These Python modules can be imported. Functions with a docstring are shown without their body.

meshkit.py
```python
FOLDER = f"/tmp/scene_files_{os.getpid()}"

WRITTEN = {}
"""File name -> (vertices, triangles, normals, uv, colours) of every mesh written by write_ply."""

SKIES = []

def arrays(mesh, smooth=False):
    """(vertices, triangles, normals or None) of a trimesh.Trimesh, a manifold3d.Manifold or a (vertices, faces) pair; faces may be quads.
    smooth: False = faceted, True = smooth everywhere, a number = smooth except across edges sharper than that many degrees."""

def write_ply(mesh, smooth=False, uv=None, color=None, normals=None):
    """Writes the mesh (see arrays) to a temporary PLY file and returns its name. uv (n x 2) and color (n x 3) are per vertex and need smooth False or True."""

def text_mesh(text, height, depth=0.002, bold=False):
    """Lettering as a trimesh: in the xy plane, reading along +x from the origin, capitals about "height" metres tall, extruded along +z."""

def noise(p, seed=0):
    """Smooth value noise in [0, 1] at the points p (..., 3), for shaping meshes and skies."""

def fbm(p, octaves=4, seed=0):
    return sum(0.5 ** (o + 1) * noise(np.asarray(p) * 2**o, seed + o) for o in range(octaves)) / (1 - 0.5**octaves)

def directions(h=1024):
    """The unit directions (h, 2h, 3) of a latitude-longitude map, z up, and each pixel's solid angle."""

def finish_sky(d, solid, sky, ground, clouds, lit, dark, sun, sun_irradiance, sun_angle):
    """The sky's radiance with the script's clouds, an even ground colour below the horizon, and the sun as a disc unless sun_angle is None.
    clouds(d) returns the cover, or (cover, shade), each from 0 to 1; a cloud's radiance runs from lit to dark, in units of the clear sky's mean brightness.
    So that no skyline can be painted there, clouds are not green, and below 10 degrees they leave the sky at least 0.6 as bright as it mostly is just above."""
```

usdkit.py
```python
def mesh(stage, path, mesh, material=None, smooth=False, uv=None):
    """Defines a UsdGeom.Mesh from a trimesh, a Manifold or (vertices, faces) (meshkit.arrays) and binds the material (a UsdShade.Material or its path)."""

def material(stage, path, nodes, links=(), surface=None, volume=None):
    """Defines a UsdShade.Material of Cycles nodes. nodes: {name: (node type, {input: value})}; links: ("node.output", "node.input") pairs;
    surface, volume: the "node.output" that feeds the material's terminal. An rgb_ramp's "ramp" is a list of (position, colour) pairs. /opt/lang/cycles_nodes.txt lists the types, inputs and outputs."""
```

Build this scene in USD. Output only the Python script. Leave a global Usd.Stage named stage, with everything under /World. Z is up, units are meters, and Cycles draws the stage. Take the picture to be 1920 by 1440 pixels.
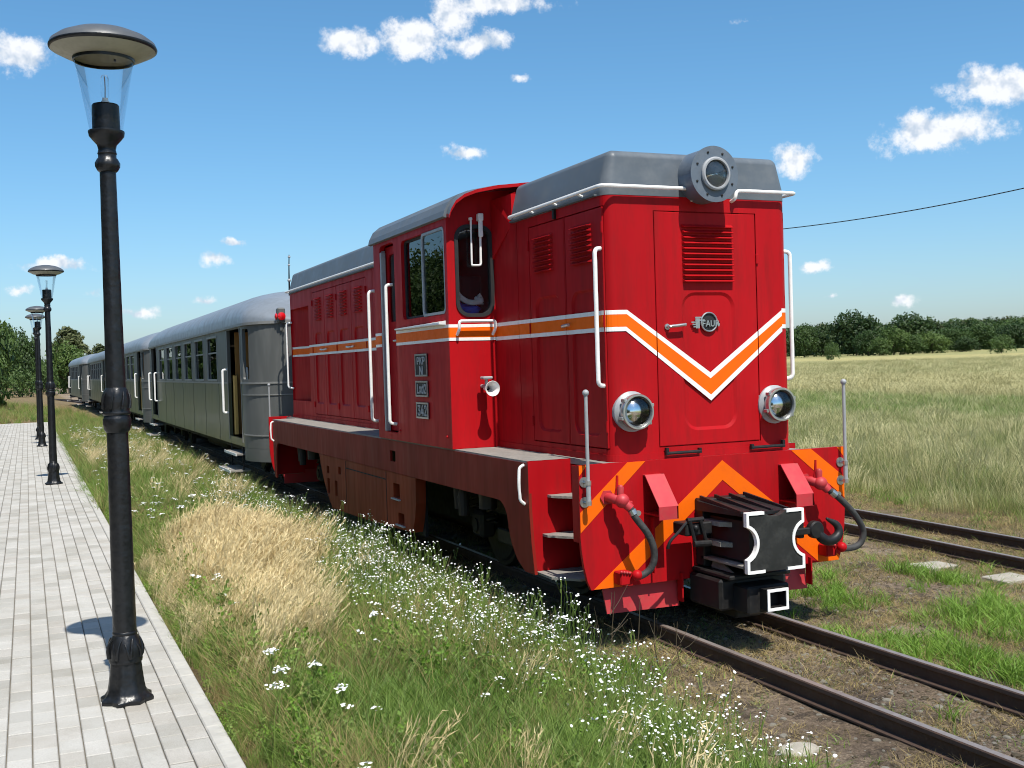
import math, random
import numpy as np, trimesh, usdkit, meshkit
import manifold3d as m3
from manifold3d import Manifold, CrossSection
from shapely.geometry import Polygon, LineString, Point, box as sbox
from shapely.ops import unary_union
from pxr import Usd, UsdGeom, UsdLux, UsdShade, Sdf, Gf, Vt

stage = Usd.Stage.CreateInMemory()
UsdGeom.SetStageUpAxis(stage, 'Z')
UsdGeom.SetStageMetersPerUnit(stage, 1.0)
UsdGeom.Xform.Define(stage, '/World')
UsdGeom.Scope.Define(stage, '/World/Looks')
random.seed(7)
rng = np.random.default_rng(7)
PI = math.pi

# ---------------------------------------------------------------- camera
# x runs to the right across the track, y away along it, z up; rail top is z = 0 and the red headstock stands at y = 0
cam = UsdGeom.Camera.Define(stage, '/World/camera')
R_ = np.array([[0.91496, -0.40245, -0.03031], [0.03463, 0.00345, 0.99939], [0.40210, 0.91544, -0.01810]])
right, up, fwd = R_
fwd = fwd / np.linalg.norm(fwd); right = right - fwd * (right @ fwd); right /= np.linalg.norm(right); up = np.cross(right, fwd)
M4 = Gf.Matrix4d(1)
for i, v in enumerate((right, up, -fwd, (-4.241, -6.241, 1.773))):
    M4.SetRow(i, Gf.Vec4d(float(v[0]), float(v[1]), float(v[2]), 1.0 if i == 3 else 0.0))
cam.AddTransformOp().Set(M4)
cam.CreateHorizontalApertureAttr(36.0)
cam.CreateVerticalApertureAttr(27.0)
cam.CreateFocalLengthAttr(2070.93 / 1920 * 36.0)
cam.CreateClippingRangeAttr((0.1, 20000.0))
cam.CreateExposureAttr(0.38)

# ---------------------------------------------------------------- sky and sun
SUN_EL = math.radians(60.5)
SUN_AZ = math.atan2(-0.01, -1.0)            # atan2(x, y) of the direction towards the sun
SUN = np.array([math.sin(SUN_AZ) * math.cos(SUN_EL), math.cos(SUN_AZ) * math.cos(SUN_EL), math.sin(SUN_EL)])
SKY_STRENGTH = 0.122
SKY_SAT = 1.10


sun = UsdLux.DistantLight.Define(stage, '/World/sun')
sun.CreateIntensityAttr(1.25)
sun.CreateAngleAttr(0.53)
sun.CreateNormalizeAttr(True)
sun.CreateColorAttr(Gf.Vec3f(1.0, 0.955, 0.88))
zax = Gf.Vec3d(*map(float, SUN))
xax = Gf.Cross(Gf.Vec3d(0, 0, 1), zax).GetNormalized(); yax = Gf.Cross(zax, xax)
ms = Gf.Matrix4d(1)
ms.SetRow(0, Gf.Vec4d(*xax, 0)); ms.SetRow(1, Gf.Vec4d(*yax, 0)); ms.SetRow(2, Gf.Vec4d(*zax, 0))
sun.AddTransformOp().Set(ms)

def build_sky(clouds):
    nodes = {
        'tc': ('texture_coordinate', {}),
        'sky': ('sky_texture', {'sky_type': 'single_scattering', 'sun_disc': False, 'sun_elevation': SUN_EL, 'sun_rotation': SUN_AZ, 'altitude': 0.0, 'air_density': 1.0, 'aerosol_density': 1.0, 'ozone_density': 8.0}),
        'n1': ('noise_texture', {'scale': 26.0, 'detail': 7.0, 'roughness': 0.62}),
        'sub': ('vector_math', {'math_type': 'subtract', 'vector2': (0.5, 0.5, 0.5)}),
        'sc': ('vector_math', {'math_type': 'scale', 'scale': 0.024}),
        'add': ('vector_math', {'math_type': 'add'}),
        'n2': ('noise_texture', {'scale': 62.0, 'detail': 8.0, 'roughness': 0.66}),
        'up': ('vector_math', {'math_type': 'add', 'vector2': (-0.002, -0.005, 0.009)}),
        'n2u': ('noise_texture', {'scale': 62.0, 'detail': 3.0, 'roughness': 0.55}),
        'n2s': ('noise_texture', {'scale': 62.0, 'detail': 3.0, 'roughness': 0.55}),
        'dif': ('math', {'math_type': 'subtract'}),
        'lit': ('math', {'math_type': 'multiply_add', 'value2': 1.9, 'value3': 0.60}),
    }
    D = 'tc.generated'
    links = [(D, 'n1.vector'), (D, 'n2.vector'), ('n1.color', 'sub.vector1'), ('sub.vector', 'sc.vector1'), (D, 'add.vector1'), ('sc.vector', 'add.vector2')]
    prev = None
    for i, (c, w, h, dens) in enumerate(clouds):
        c = np.array(c) / np.linalg.norm(c)
        e1 = np.cross(c, (0, 0, 1)); e1 /= np.linalg.norm(e1); e2 = np.cross(e1, c)
        Rm = np.stack([e1, e2, -c], 1)
        # euler xyz of Rm
        sy = -Rm[2, 0]; ry = math.asin(max(-1, min(1, sy))); rx = math.atan2(Rm[2, 1], Rm[2, 2]); rz = math.atan2(Rm[1, 0], Rm[0, 0])
        nodes[f'm{i}'] = ('mapping', {'mapping_type': 'texture', 'location': tuple(c), 'rotation': (rx, ry, rz), 'scale': (w, h, 0.35)})
        nodes[f'l{i}'] = ('vector_math', {'math_type': 'length'})
        nodes[f'r{i}'] = ('map_range', {'from_min': 0.0, 'from_max': 1.25, 'to_min': dens, 'to_max': -0.25 * dens - (1 - dens) * .25, 'clamp': True})
        links += [('add.vector', f'm{i}.vector'), (f'm{i}.vector', f'l{i}.vector1'), (f'l{i}.value', f'r{i}.value')]
        if prev is None:
            prev = f'r{i}.result'
        else:
            nodes[f'x{i}'] = ('math', {'math_type': 'maximum'})
            links += [(prev, f'x{i}.value1'), (f'r{i}.result', f'x{i}.value2')]
            prev = f'x{i}.value'
    nodes['nz'] = ('math', {'math_type': 'multiply_add', 'value2': 1.45, 'value3': -0.78})
    nodes['sum'] = ('math', {'math_type': 'add'})
    nodes['cov'] = ('map_range', {'range_type': 'smoothstep', 'from_min': 0.02, 'from_max': 0.60, 'to_min': 0.0, 'to_max': 0.95, 'clamp': True})
    nodes['shade'] = ('rgb_ramp', {'ramp': [(0.25, (3.9, 4.5, 5.3)), (0.68, (6.4, 6.5, 6.7))]})
    nodes['mixc'] = ('mix', {'mix_type': 'mix'})
    nodes['hs'] = ('hsv', {'hue': 0.488, 'saturation': SKY_SAT})
    nodes['bg'] = ('background_shader', {'strength': SKY_STRENGTH})
    links += [('n2.fac', 'nz.value1'), (prev, 'sum.value1'), ('nz.value', 'sum.value2'), ('sum.value', 'cov.value'), (D, 'up.vector1'), ('up.vector', 'n2u.vector'), (D, 'n2s.vector'), ('n2s.fac', 'dif.value1'), ('n2u.fac', 'dif.value2'), ('dif.value', 'lit.value1'), ('lit.value', 'shade.fac'),
              ('sky.color', 'hs.color'), ('hs.color', 'mixc.color1'), ('shade.color', 'mixc.color2'), ('cov.result', 'mixc.fac'), ('mixc.color', 'bg.color')]
    m = usdkit.material(stage, '/World/Looks/sky_look', nodes, links, surface='bg.background')
    d = UsdLux.DomeLight.Define(stage, '/World/sky')
    d.CreateIntensityAttr(1.0)
    UsdShade.MaterialBindingAPI.Apply(d.GetPrim()).Bind(m)
    d.GetPrim().SetCustomDataByKey('kind', 'structure')

CLOUDS = [
    ((0.0043, 0.9657, 0.2595), 0.0333, 0.0187, 1.00),
    ((0.3155, 0.9058, 0.2827), 0.0413, 0.0240, 1.00),
    ((0.3419, 0.8895, 0.3032), 0.0253, 0.0280, 1.00),
    ((0.3695, 0.8868, 0.2777), 0.0413, 0.0113, 0.95),
    ((0.2657, 0.9224, 0.2802), 0.0320, 0.0147, 1.00),
    ((0.3795, 0.8724, 0.3082), 0.0633, 0.0120, 0.95),
    ((0.6975, 0.6933, 0.1814), 0.0613, 0.0227, 1.00),
    ((0.7259, 0.6541, 0.2126), 0.0533, 0.0200, 1.00),
    ((0.6120, 0.7731, 0.1668), 0.0253, 0.0173, 0.90),
    ((0.3628, 0.9127, 0.1879), 0.0307, 0.0093, 0.80),
    ((0.6283, 0.7741, 0.0780), 0.0213, 0.0080, 0.90),
    ((0.6854, 0.7268, 0.0441), 0.0187, 0.0073, 0.80),
    ((0.1527, 0.9834, 0.0979), 0.0187, 0.0100, 0.85),
    ((0.1707, 0.9787, 0.1144), 0.0147, 0.0053, 0.80),
    ((0.0263, 0.9952, 0.0938), 0.0400, 0.0080, 0.90),
    ((0.0913, 0.9943, 0.0546), 0.0213, 0.0073, 0.75),
    ((-0.0008, 0.9974, 0.0727), 0.0173, 0.0073, 0.75),
    ((0.1444, 0.9874, 0.0640), 0.0147, 0.0053, 0.70),
    ((0.3994, 0.8823, 0.2490), 0.0160, 0.0060, 0.55),
    ((0.6420, 0.7652, 0.0482), 0.0107, 0.0040, 0.60),
    ((0.0547, 0.9960, 0.0712), 0.0120, 0.0053, 0.50),
    ((0.5648, 0.7752, 0.2829), 0.0267, 0.0053, 0.35),
    ((0.9765, 0.0539, 0.2088), 0.0578, 0.0224, 0.77),
    ((-0.1242, -0.9297, 0.3467), 0.0339, 0.0139, 0.78),
    ((0.0737, -0.9271, 0.3676), 0.0533, 0.0207, 0.93),
    ((-0.3432, 0.9091, 0.2362), 0.0532, 0.0215, 0.82),
    ((0.7071, 0.3691, 0.6032), 0.0632, 0.0219, 0.97),
    ((-0.7373, -0.5823, 0.3424), 0.0730, 0.0222, 0.93),
    ((0.1633, -0.9788, 0.1234), 0.0415, 0.0182, 0.80),
    ((-0.8769, -0.4140, 0.2443), 0.0590, 0.0241, 0.80),
    ((-0.7543, 0.4836, 0.4440), 0.0793, 0.0336, 0.86),
    ((-0.8121, 0.1730, 0.5573), 0.0417, 0.0178, 0.85),
    ((-0.3557, -0.9215, 0.1560), 0.0467, 0.0160, 0.97),
    ((0.5681, -0.7234, 0.3924), 0.0533, 0.0209, 0.80),
    ((0.7942, -0.3583, 0.4908), 0.0908, 0.0350, 0.98),
    ((0.7143, -0.4407, 0.5436), 0.0468, 0.0208, 0.91),
    ((-0.6773, -0.4233, 0.6018), 0.1097, 0.0459, 0.76),
    ((0.1878, -0.9749, 0.1199), 0.0224, 0.0074, 0.96),
    ((0.9586, -0.1477, 0.2434), 0.0457, 0.0195, 0.99),
    ((-0.9797, -0.0451, 0.1954), 0.0438, 0.0178, 0.76),
    ((-0.9416, -0.1802, 0.2844), 0.0551, 0.0221, 0.92),
    ((-0.5111, -0.7667, 0.3885), 0.0390, 0.0146, 0.78),
    ((-0.3380, -0.8617, 0.3784), 0.0777, 0.0279, 0.75),
    ((-0.5637, -0.8037, 0.1904), 0.0526, 0.0189, 0.85),
    ((-0.5373, 0.7889, 0.2984), 0.0423, 0.0149, 0.87),
    ((0.9232, 0.0152, 0.3841), 0.0886, 0.0340, 0.94),
    ((-0.3335, 0.7733, 0.5392), 0.0967, 0.0408, 0.96),
    ((0.6560, -0.6696, 0.3484), 0.0458, 0.0155, 0.89),
]
build_sky(CLOUDS)

# ---------------------------------------------------------------- helpers
used = {}
origin = {}                                  # path of a thing's Xform -> its world position
def numbered(parent, name):
    k = used.get((parent, name), 0)
    used[(parent, name)] = k + 1
    return f'{parent}/{name}' + (f'_{k:03d}' if k else '')

def tag(prim, label=None, cat=None, group=None, kind=None):
    for k, v in (('label', label), ('category', cat), ('group', group), ('kind', kind)):
        if v: prim.SetCustomDataByKey(k, v)
    return prim

def thing(name, label, cat, loc=(0, 0, 0), rz=0.0, group=None, kind=None):
    p = numbered('/World', name)
    x = UsdGeom.Xform.Define(stage, p)
    x.AddTranslateOp().Set(Gf.Vec3d(*map(float, loc)))
    if rz: x.AddRotateZOp().Set(math.degrees(rz))
    origin[p] = np.array(loc, float)
    tag(x.GetPrim(), label, cat, group, kind)
    return p

def arr(mesh):
    if isinstance(mesh, (list, tuple)) and len(mesh) and not isinstance(mesh[0], np.ndarray):
        return trimesh.util.concatenate([to_tri(m) for m in mesh])
    return mesh
def to_tri(m):
    if hasattr(m, 'to_mesh'):
        q = m.to_mesh()
        return trimesh.Trimesh(np.array(q.vert_properties[:, :3]), np.array(q.tri_verts), process=False)
    if isinstance(m, tuple):
        v, f = np.asarray(m[0], float), np.asarray(m[1], int)
        if f.shape[1] == 4: f = np.vstack([f[:, [0, 1, 2]], f[:, [0, 2, 3]]])
        return trimesh.Trimesh(v, f, process=False)
    return m
def base_of(path):
    t = '/'.join(path.split('/')[:3])
    return origin.get(t, np.zeros(3))

SPLIT = {'bolster_spring', 'white_line', 'door_frame', 'hinge', 'rib', 'step', 'white_edge', 'hanger', 'seat', 'gangway', 'badge_wing', 'footplate', 'cab_stripe', 'drip_channel', 'cab_desk', 'cab_console', 'inner_bulkhead', 'brake_gear', 'side_lug', 'aerial_fitting'}
def obj(parent, name, mesh, mat, smooth=30, label=None):
    """One Mesh prim, or one per piece where the list holds separate pieces; mesh in world coordinates."""
    if isinstance(mesh, list) and len(mesh) > 1 and name in SPLIT:
        return [obj(parent, name, m, mat, smooth, label) for m in mesh][0]
    if name in SPLIT and isinstance(mesh, trimesh.Trimesh):
        w = trimesh.Trimesh(mesh.vertices, mesh.faces, process=True); w.merge_vertices(merge_norm=True, merge_tex=True)
        q = w.split(only_watertight=False)
        if len(q) > 1: return [obj(parent, name, [k], mat, smooth, label) for k in q][0]
    m = arr(mesh); m = to_tri(m)
    o = base_of(parent) if parent != '/World' else np.zeros(3)
    m = trimesh.Trimesh(np.array(m.vertices) - o, m.faces, process=False)
    p = numbered(parent, name)
    r = usdkit.mesh(stage, p, m, '/World/Looks/' + mat, smooth=smooth)
    if label: tag(r.GetPrim(), label)
    return p

def copy_thing(name, src, loc, label, cat, group=None, rz=0.0, scale=None):
    p = numbered('/World', name)
    x = UsdGeom.Xform.Define(stage, p)
    x.GetPrim().GetReferences().AddInternalReference(src)
    x.GetPrim().SetInstanceable(True)
    x.ClearXformOpOrder()
    x.AddTranslateOp(opSuffix='place').Set(Gf.Vec3d(*map(float, loc)))
    if rz: x.AddRotateZOp(opSuffix='place').Set(math.degrees(rz))
    if scale is not None: x.AddScaleOp(opSuffix='place').Set(Gf.Vec3f(*map(float, np.broadcast_to(scale, 3))))
    tag(x.GetPrim(), label, cat, group)
    return p

def bx(x0, x1, y0, y1, z0, z1, c=0.0):
    """A box, its edges chamfered by c."""
    x0, x1 = min(x0, x1), max(x0, x1); y0, y1 = min(y0, y1), max(y0, y1); z0, z1 = min(z0, z1), max(z0, z1)
    if c <= 0:
        m = trimesh.creation.box((x1 - x0, y1 - y0, z1 - z0)); m.apply_translation(((x0 + x1) / 2, (y0 + y1) / 2, (z0 + z1) / 2)); return m
    c = min(c, (x1 - x0) * .49, (y1 - y0) * .49, (z1 - z0) * .49)
    P = []
    for x in (x0, x1):
        for y in (y0, y1):
            for z in (z0, z1):
                sx, sy, sz = (c if x == x0 else -c), (c if y == y0 else -c), (c if z == z0 else -c)
                P += [(x + sx, y + sy, z), (x + sx, y, z + sz), (x, y + sy, z + sz)]
    return to_tri(Manifold.hull_points(np.array(P)))

def hull(P): return to_tri(Manifold.hull_points(np.asarray(P, float)))

AX = {'x': np.array([[0, 0, 1], [1, 0, 0], [0, 1, 0]], float),     # (u, v, w) -> (w, u, v): u = y, v = z
      'y': np.array([[1, 0, 0], [0, 0, -1], [0, 1, 0]], float),     # u = x, v = z, w = -y
      'z': np.eye(3)}
def prism(poly, axis, a, b):
    """A polygon in (y, z), (x, z) or (x, y) pushed from a to b along the axis."""
    if isinstance(poly, (list, tuple)): poly = Polygon(poly)
    if not poly.is_valid: poly = poly.buffer(0)
    out = []
    for g in getattr(poly, 'geoms', [poly]):
        if g.is_empty or g.area < 1e-9: continue
        m = trimesh.creation.extrude_polygon(g, abs(b - a), engine='earcut')
        v = m.vertices.copy()
        lo = min(a, b)
        if axis == 'y':
            w = np.stack([v[:, 0], v[:, 2] + lo, v[:, 1]], 1); f = m.faces[:, ::-1]
        elif axis == 'x':
            w = np.stack([v[:, 2] + lo, v[:, 0], v[:, 1]], 1); f = m.faces
        else:
            w = np.stack([v[:, 0], v[:, 1], v[:, 2] + lo], 1); f = m.faces
        out.append(trimesh.Trimesh(w, f, process=False))
    return trimesh.util.concatenate(out)

def mani(m):
    m = to_tri(m); m = trimesh.Trimesh(m.vertices, m.faces, process=True); m.merge_vertices()
    return Manifold(m3.Mesh(np.asarray(m.vertices, np.float32), np.asarray(m.faces, np.uint32)))

def rrect(x0, x1, y0, y1, r, n=6):
    return sbox(x0 + r, y0 + r, x1 - r, y1 - r).buffer(r, quad_segs=n)

def bend(P, r=0.04, n=5):
    """Rounds the corners of a polyline."""
    P = [np.array(p, float) for p in P]
    out = [P[0]]
    for i in range(1, len(P) - 1):
        a, b, c = P[i - 1], P[i], P[i + 1]
        d1, d2 = a - b, c - b
        l = min(r, np.linalg.norm(d1) * .49, np.linalg.norm(d2) * .49)
        p, q = b + d1 / np.linalg.norm(d1) * l, b + d2 / np.linalg.norm(d2) * l
        for t in np.linspace(0, 1, n): out.append((1 - t) ** 2 * p + 2 * t * (1 - t) * b + t * t * q)
    out.append(P[-1])
    return np.array(out)

def spline(P, n=6):
    P = np.array(P, float)
    from scipy.interpolate import CubicSpline
    t = np.concatenate([[0], np.cumsum(np.linalg.norm(np.diff(P, axis=0), axis=1))])
    return CubicSpline(t, P)(np.linspace(0, t[-1], n * (len(P) - 1) + 1))

def tube(P, r, n=10, cap=True):
    P = np.array(P, float); k = len(P)
    r = np.broadcast_to(r, k)
    T = np.gradient(P, axis=0); T /= np.linalg.norm(T, axis=1, keepdims=True) + 1e-12
    u = np.cross(T[0], (0, 0, 1.0));
    if np.linalg.norm(u) < .1: u = np.cross(T[0], (0, 1.0, 0))
    u /= np.linalg.norm(u); V = []
    a = np.arange(n) / n * 2 * PI
    for i in range(k):
        u = u - T[i] * (u @ T[i]); u /= np.linalg.norm(u); w = np.cross(T[i], u)
        V.append(P[i] + r[i] * (np.cos(a)[:, None] * u + np.sin(a)[:, None] * w))
    V = np.vstack(V); F = []
    for i in range(k - 1):
        for j in range(n):
            A, B = i * n + j, i * n + (j + 1) % n
            F += [(A, B, B + n), (A, B + n, A + n)]
    if cap:
        V = np.vstack([V, P[0], P[-1]]); c0, c1 = len(V) - 2, len(V) - 1
        for j in range(n):
            F += [(c0, (j + 1) % n, j), (c1, (k - 1) * n + j, (k - 1) * n + (j + 1) % n)]
    return trimesh.Trimesh(V, np.array(F), process=False)

def lathe(prof, c=(0, 0, 0), axis='z', n=32, rot=0.0, r_fun=None):
    """prof: (radius, height) pairs from bottom to top; turned round an axis through c."""
    a = np.arange(n) / n * 2 * PI + rot
    V, F = [], []
    for r, h in prof:
        rr = r if r_fun is None else r_fun(a, r, h)
        V.append(np.stack([rr * np.cos(a), rr * np.sin(a), np.full(n, h)], 1))
    V = np.vstack(V)
    for i in range(len(prof) - 1):
        for j in range(n):
            A, B = i * n + j, i * n + (j + 1) % n
            F += [(A, B, B + n), (A, B + n, A + n)]
    V = np.vstack([V, (0, 0, prof[0][1]), (0, 0, prof[-1][1])]); k = len(prof)
    for j in range(n):
        F += [(len(V) - 2, (j + 1) % n, j), (len(V) - 1, (k - 1) * n + j, (k - 1) * n + (j + 1) % n)]
    F = [f for f in F]
    if axis == 'y': V = np.stack([V[:, 0], -V[:, 2], V[:, 1]], 1)      # height runs towards the viewer (-y)
    elif axis == 'x': V = np.stack([V[:, 2], V[:, 0], V[:, 1]], 1)
    m = trimesh.Trimesh(V + np.array(c), np.array(F), process=False)
    return m

def sphere(c, r, s=2):
    m = trimesh.creation.icosphere(s, 1.0); m.apply_scale(r); m.apply_translation(c); return m

def text_on(text, h, at, face, depth=0.004, bold=True, width=None):
    """Raised lettering centred at a point; face '-y' looks at the viewer in front, '-x' to the left."""
    m = meshkit.text_mesh(text, h, depth, bold)
    m.apply_translation(-m.bounds.mean(0) * np.array([1, 1, 0]))
    v = m.vertices.copy()
    if width: v[:, 0] *= width / max(1e-6, np.ptp(v[:, 0]))
    if face == '-y': w = np.stack([v[:, 0], -v[:, 2], v[:, 1]], 1)
    else: w = np.stack([-v[:, 2], -v[:, 0], v[:, 1]], 1)
    return trimesh.Trimesh(w + np.array(at), m.faces, process=False)

def mirror_x(m):
    m = to_tri(arr(m)); v = m.vertices.copy(); v[:, 0] *= -1
    return trimesh.Trimesh(v, m.faces[:, ::-1], process=False)

def instancer(name, label, cat, protos, pos, idx, scale, yaw, tilt=None, mats=None):
    """Uncountable growth: one PointInstancer over small clump meshes."""
    p = numbered('/World', name)
    pi = UsdGeom.PointInstancer.Define(stage, p)
    tag(pi.GetPrim(), label, cat, None, 'stuff')
    UsdGeom.Scope.Define(stage, p + '/clumps')
    for k, (mesh, mat) in enumerate(protos):
        q = f'{p}/clumps/clump_{k:03d}'
        usdkit.mesh(stage, q, mesh, '/World/Looks/' + mat, smooth=False)
        pi.GetPrototypesRel().AddTarget(q)
    n = len(pos)
    tl = np.zeros((n, 2)) if tilt is None else tilt
    h = np.asarray(yaw) / 2
    qz = np.stack([np.cos(h), 0 * h, 0 * h, np.sin(h)], 1)
    ax, ay = tl[:, 0] / 2, tl[:, 1] / 2
    qt = np.stack([np.ones(n), ax, ay, 0 * ax], 1); qt /= np.linalg.norm(qt, axis=1, keepdims=True)
    w1, x1, y1, z1 = qt.T; w2, x2, y2, z2 = qz.T
    q = np.stack([w1*w2-x1*x2-y1*y2-z1*z2, w1*x2+x1*w2+y1*z2-z1*y2, w1*y2-x1*z2+y1*w2+z1*x2, w1*z2+x1*y2-y1*x2+z1*w2], 1)
    pi.CreatePositionsAttr(Vt.Vec3fArray.FromNumpy(np.asarray(pos, np.float32)))
    pi.CreateProtoIndicesAttr(Vt.IntArray.FromNumpy(np.asarray(idx, np.int32)))
    pi.CreateScalesAttr(Vt.Vec3fArray.FromNumpy(np.asarray(scale, np.float32)))
    pi.CreateOrientationsAttr(Vt.QuathArray([Gf.Quath(float(a), float(b), float(c), float(d)) for a, b, c, d in q]))
    return p

# ---------------------------------------------------------------- materials
def mat(name, nodes, links, surface='p.BSDF'):
    return usdkit.material(stage, '/World/Looks/' + name, nodes, links, surface=surface)

def paint(name, col, rough=0.4, coat=0.0, var=0.12, scale=3.0, dirt=None, dirt_amount=0.0, metallic=0.0, bump=0.02, streak=False, spec=0.5):
    """Painted or bare sheet metal: slight fading in patches, optional dirt with a shape of its own, faint unevenness."""
    c = np.array(col)
    nodes = {
        'g': ('texture_coordinate', {}),
        'mp': ('mapping', {'scale': (1.0, 1.0, 0.16) if streak else (1.0, 1.0, 1.0)}),
        'n': ('noise_texture', {'scale': scale, 'detail': 6.0, 'roughness': 0.6}),
        'r': ('rgb_ramp', {'ramp': [(0.25, tuple(c * (1 - var))), (0.75, tuple(np.minimum(1, c * (1 + var) + var * .012)))]}),
        'nd': ('noise_texture', {'scale': scale * 4.2, 'detail': 8.0, 'roughness': 0.7}),
        'rd': ('rgb_ramp', {'ramp': [(0.46, (0, 0, 0)), (0.72, (1, 1, 1))]}),
        'da': ('math', {'math_type': 'multiply', 'value2': dirt_amount}),
        'mx': ('mix', {'color2': dirt or tuple(c)}),
        'rr': ('map_range', {'from_min': 0.3, 'from_max': 0.7, 'to_min': rough * .8, 'to_max': min(1.0, rough * 1.25)}),
        'nb': ('noise_texture', {'scale': 1.7 if bump < .1 else 14.0, 'detail': 3.0, 'roughness': 0.5}),
        'b': ('bump', {'strength': min(1.0, bump * 6), 'distance': 0.012}),
        'p': ('principled_bsdf', {'metallic': metallic, 'coat_weight': coat, 'coat_roughness': 0.12, 'specular_ior_level': spec}),
    }
    links = [('g.object', 'mp.vector'), ('mp.vector', 'n.vector'), ('mp.vector', 'nd.vector'), ('g.object', 'nb.vector'), ('n.fac', 'r.fac'), ('nd.fac', 'rd.fac'), ('rd.color', 'da.value1'),
             ('r.color', 'mx.color1'), ('da.value', 'mx.fac'), ('mx.color', 'p.base_color'), ('nd.fac', 'rr.value'), ('rr.result', 'p.roughness'),
             ('nb.fac', 'b.height'), ('b.normal', 'p.normal')]
    mat(name, nodes, links)

paint('red_paint', (0.375, 0.0050, 0.0085), 0.46, 0.0, 0.16, 2.2, (0.17, 0.010, 0.010), 0.55, spec=0.11, streak=True, bump=0.06)
paint('frame_red_paint', (0.19, 0.010, 0.006), 0.55, 0.0, 0.22, 2.5, (0.12, 0.032, 0.014), 0.5, streak=True, spec=0.15)
paint('tank_red_paint', (0.24, 0.034, 0.010), 0.6, 0.0, 0.25, 2.5, (0.10, 0.035, 0.014), 0.55, streak=True, spec=0.15)
paint('plough_red_paint', (0.43, 0.022, 0.030), 0.55, 0.0, 0.15, 3.0, (0.25, 0.07, 0.05), 0.4)
paint('orange_paint', (0.80, 0.125, 0.002), 0.5, 0.0, 0.07, 3.0, (0.50, 0.085, 0.01), 0.25, spec=0.15)
paint('white_paint', (0.80, 0.79, 0.76), 0.4, 0.05, 0.06, 6.0, (0.35, 0.33, 0.30), 0.22)
paint('roof_grey_paint', (0.098, 0.116, 0.134), 0.48, 0.0, 0.16, 1.6, (0.155, 0.17, 0.18), 0.5, spec=0.35)
paint('lamp_housing_paint', (0.105, 0.130, 0.160), 0.45, 0.0, 0.1, 5.0, (0.20, 0.225, 0.25), 0.25, spec=0.4)
paint('deck_steel', (0.20, 0.185, 0.165), 0.75, 0.0, 0.2, 8.0, (0.33, 0.29, 0.24), 0.5, bump=0.15)
paint('black_metal', (0.008, 0.008, 0.0085), 0.5, 0.0, 0.3, 5.0, (0.032, 0.027, 0.022), 0.4, bump=0.04, spec=0.35)
paint('buffer_face_steel', (0.014, 0.014, 0.013), 0.5, 0.0, 0.3, 2.5, (0.06, 0.06, 0.052), 0.55, bump=0.03, spec=0.4)
paint('under_black', (0.010, 0.009, 0.008), 0.8, 0.0, 0.3, 5.0, (0.035, 0.028, 0.02), 0.5, bump=0.12)
paint('wheel_steel', (0.014, 0.012, 0.011), 0.6, 0.0, 0.3, 6.0, (0.04, 0.028, 0.018), 0.5)
paint('grey_rod', (0.30, 0.31, 0.32), 0.42, 0.0, 0.12, 8.0, (0.18, 0.17, 0.16), 0.3)
paint('bare_steel', (0.50, 0.50, 0.49), 0.30, 0.0, 0.12, 8.0, (0.22, 0.21, 0.20), 0.4, metallic=0.85)
paint('reflector', (0.78, 0.80, 0.80), 0.12, 0.0, 0.05, 8.0, metallic=1.0)
paint('rubber_hose', (0.028, 0.028, 0.027), 0.72, 0.0, 0.2, 20.0, (0.08, 0.075, 0.07), 0.4, bump=0.15)
paint('seal_rubber', (0.012, 0.012, 0.012), 0.6)
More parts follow.
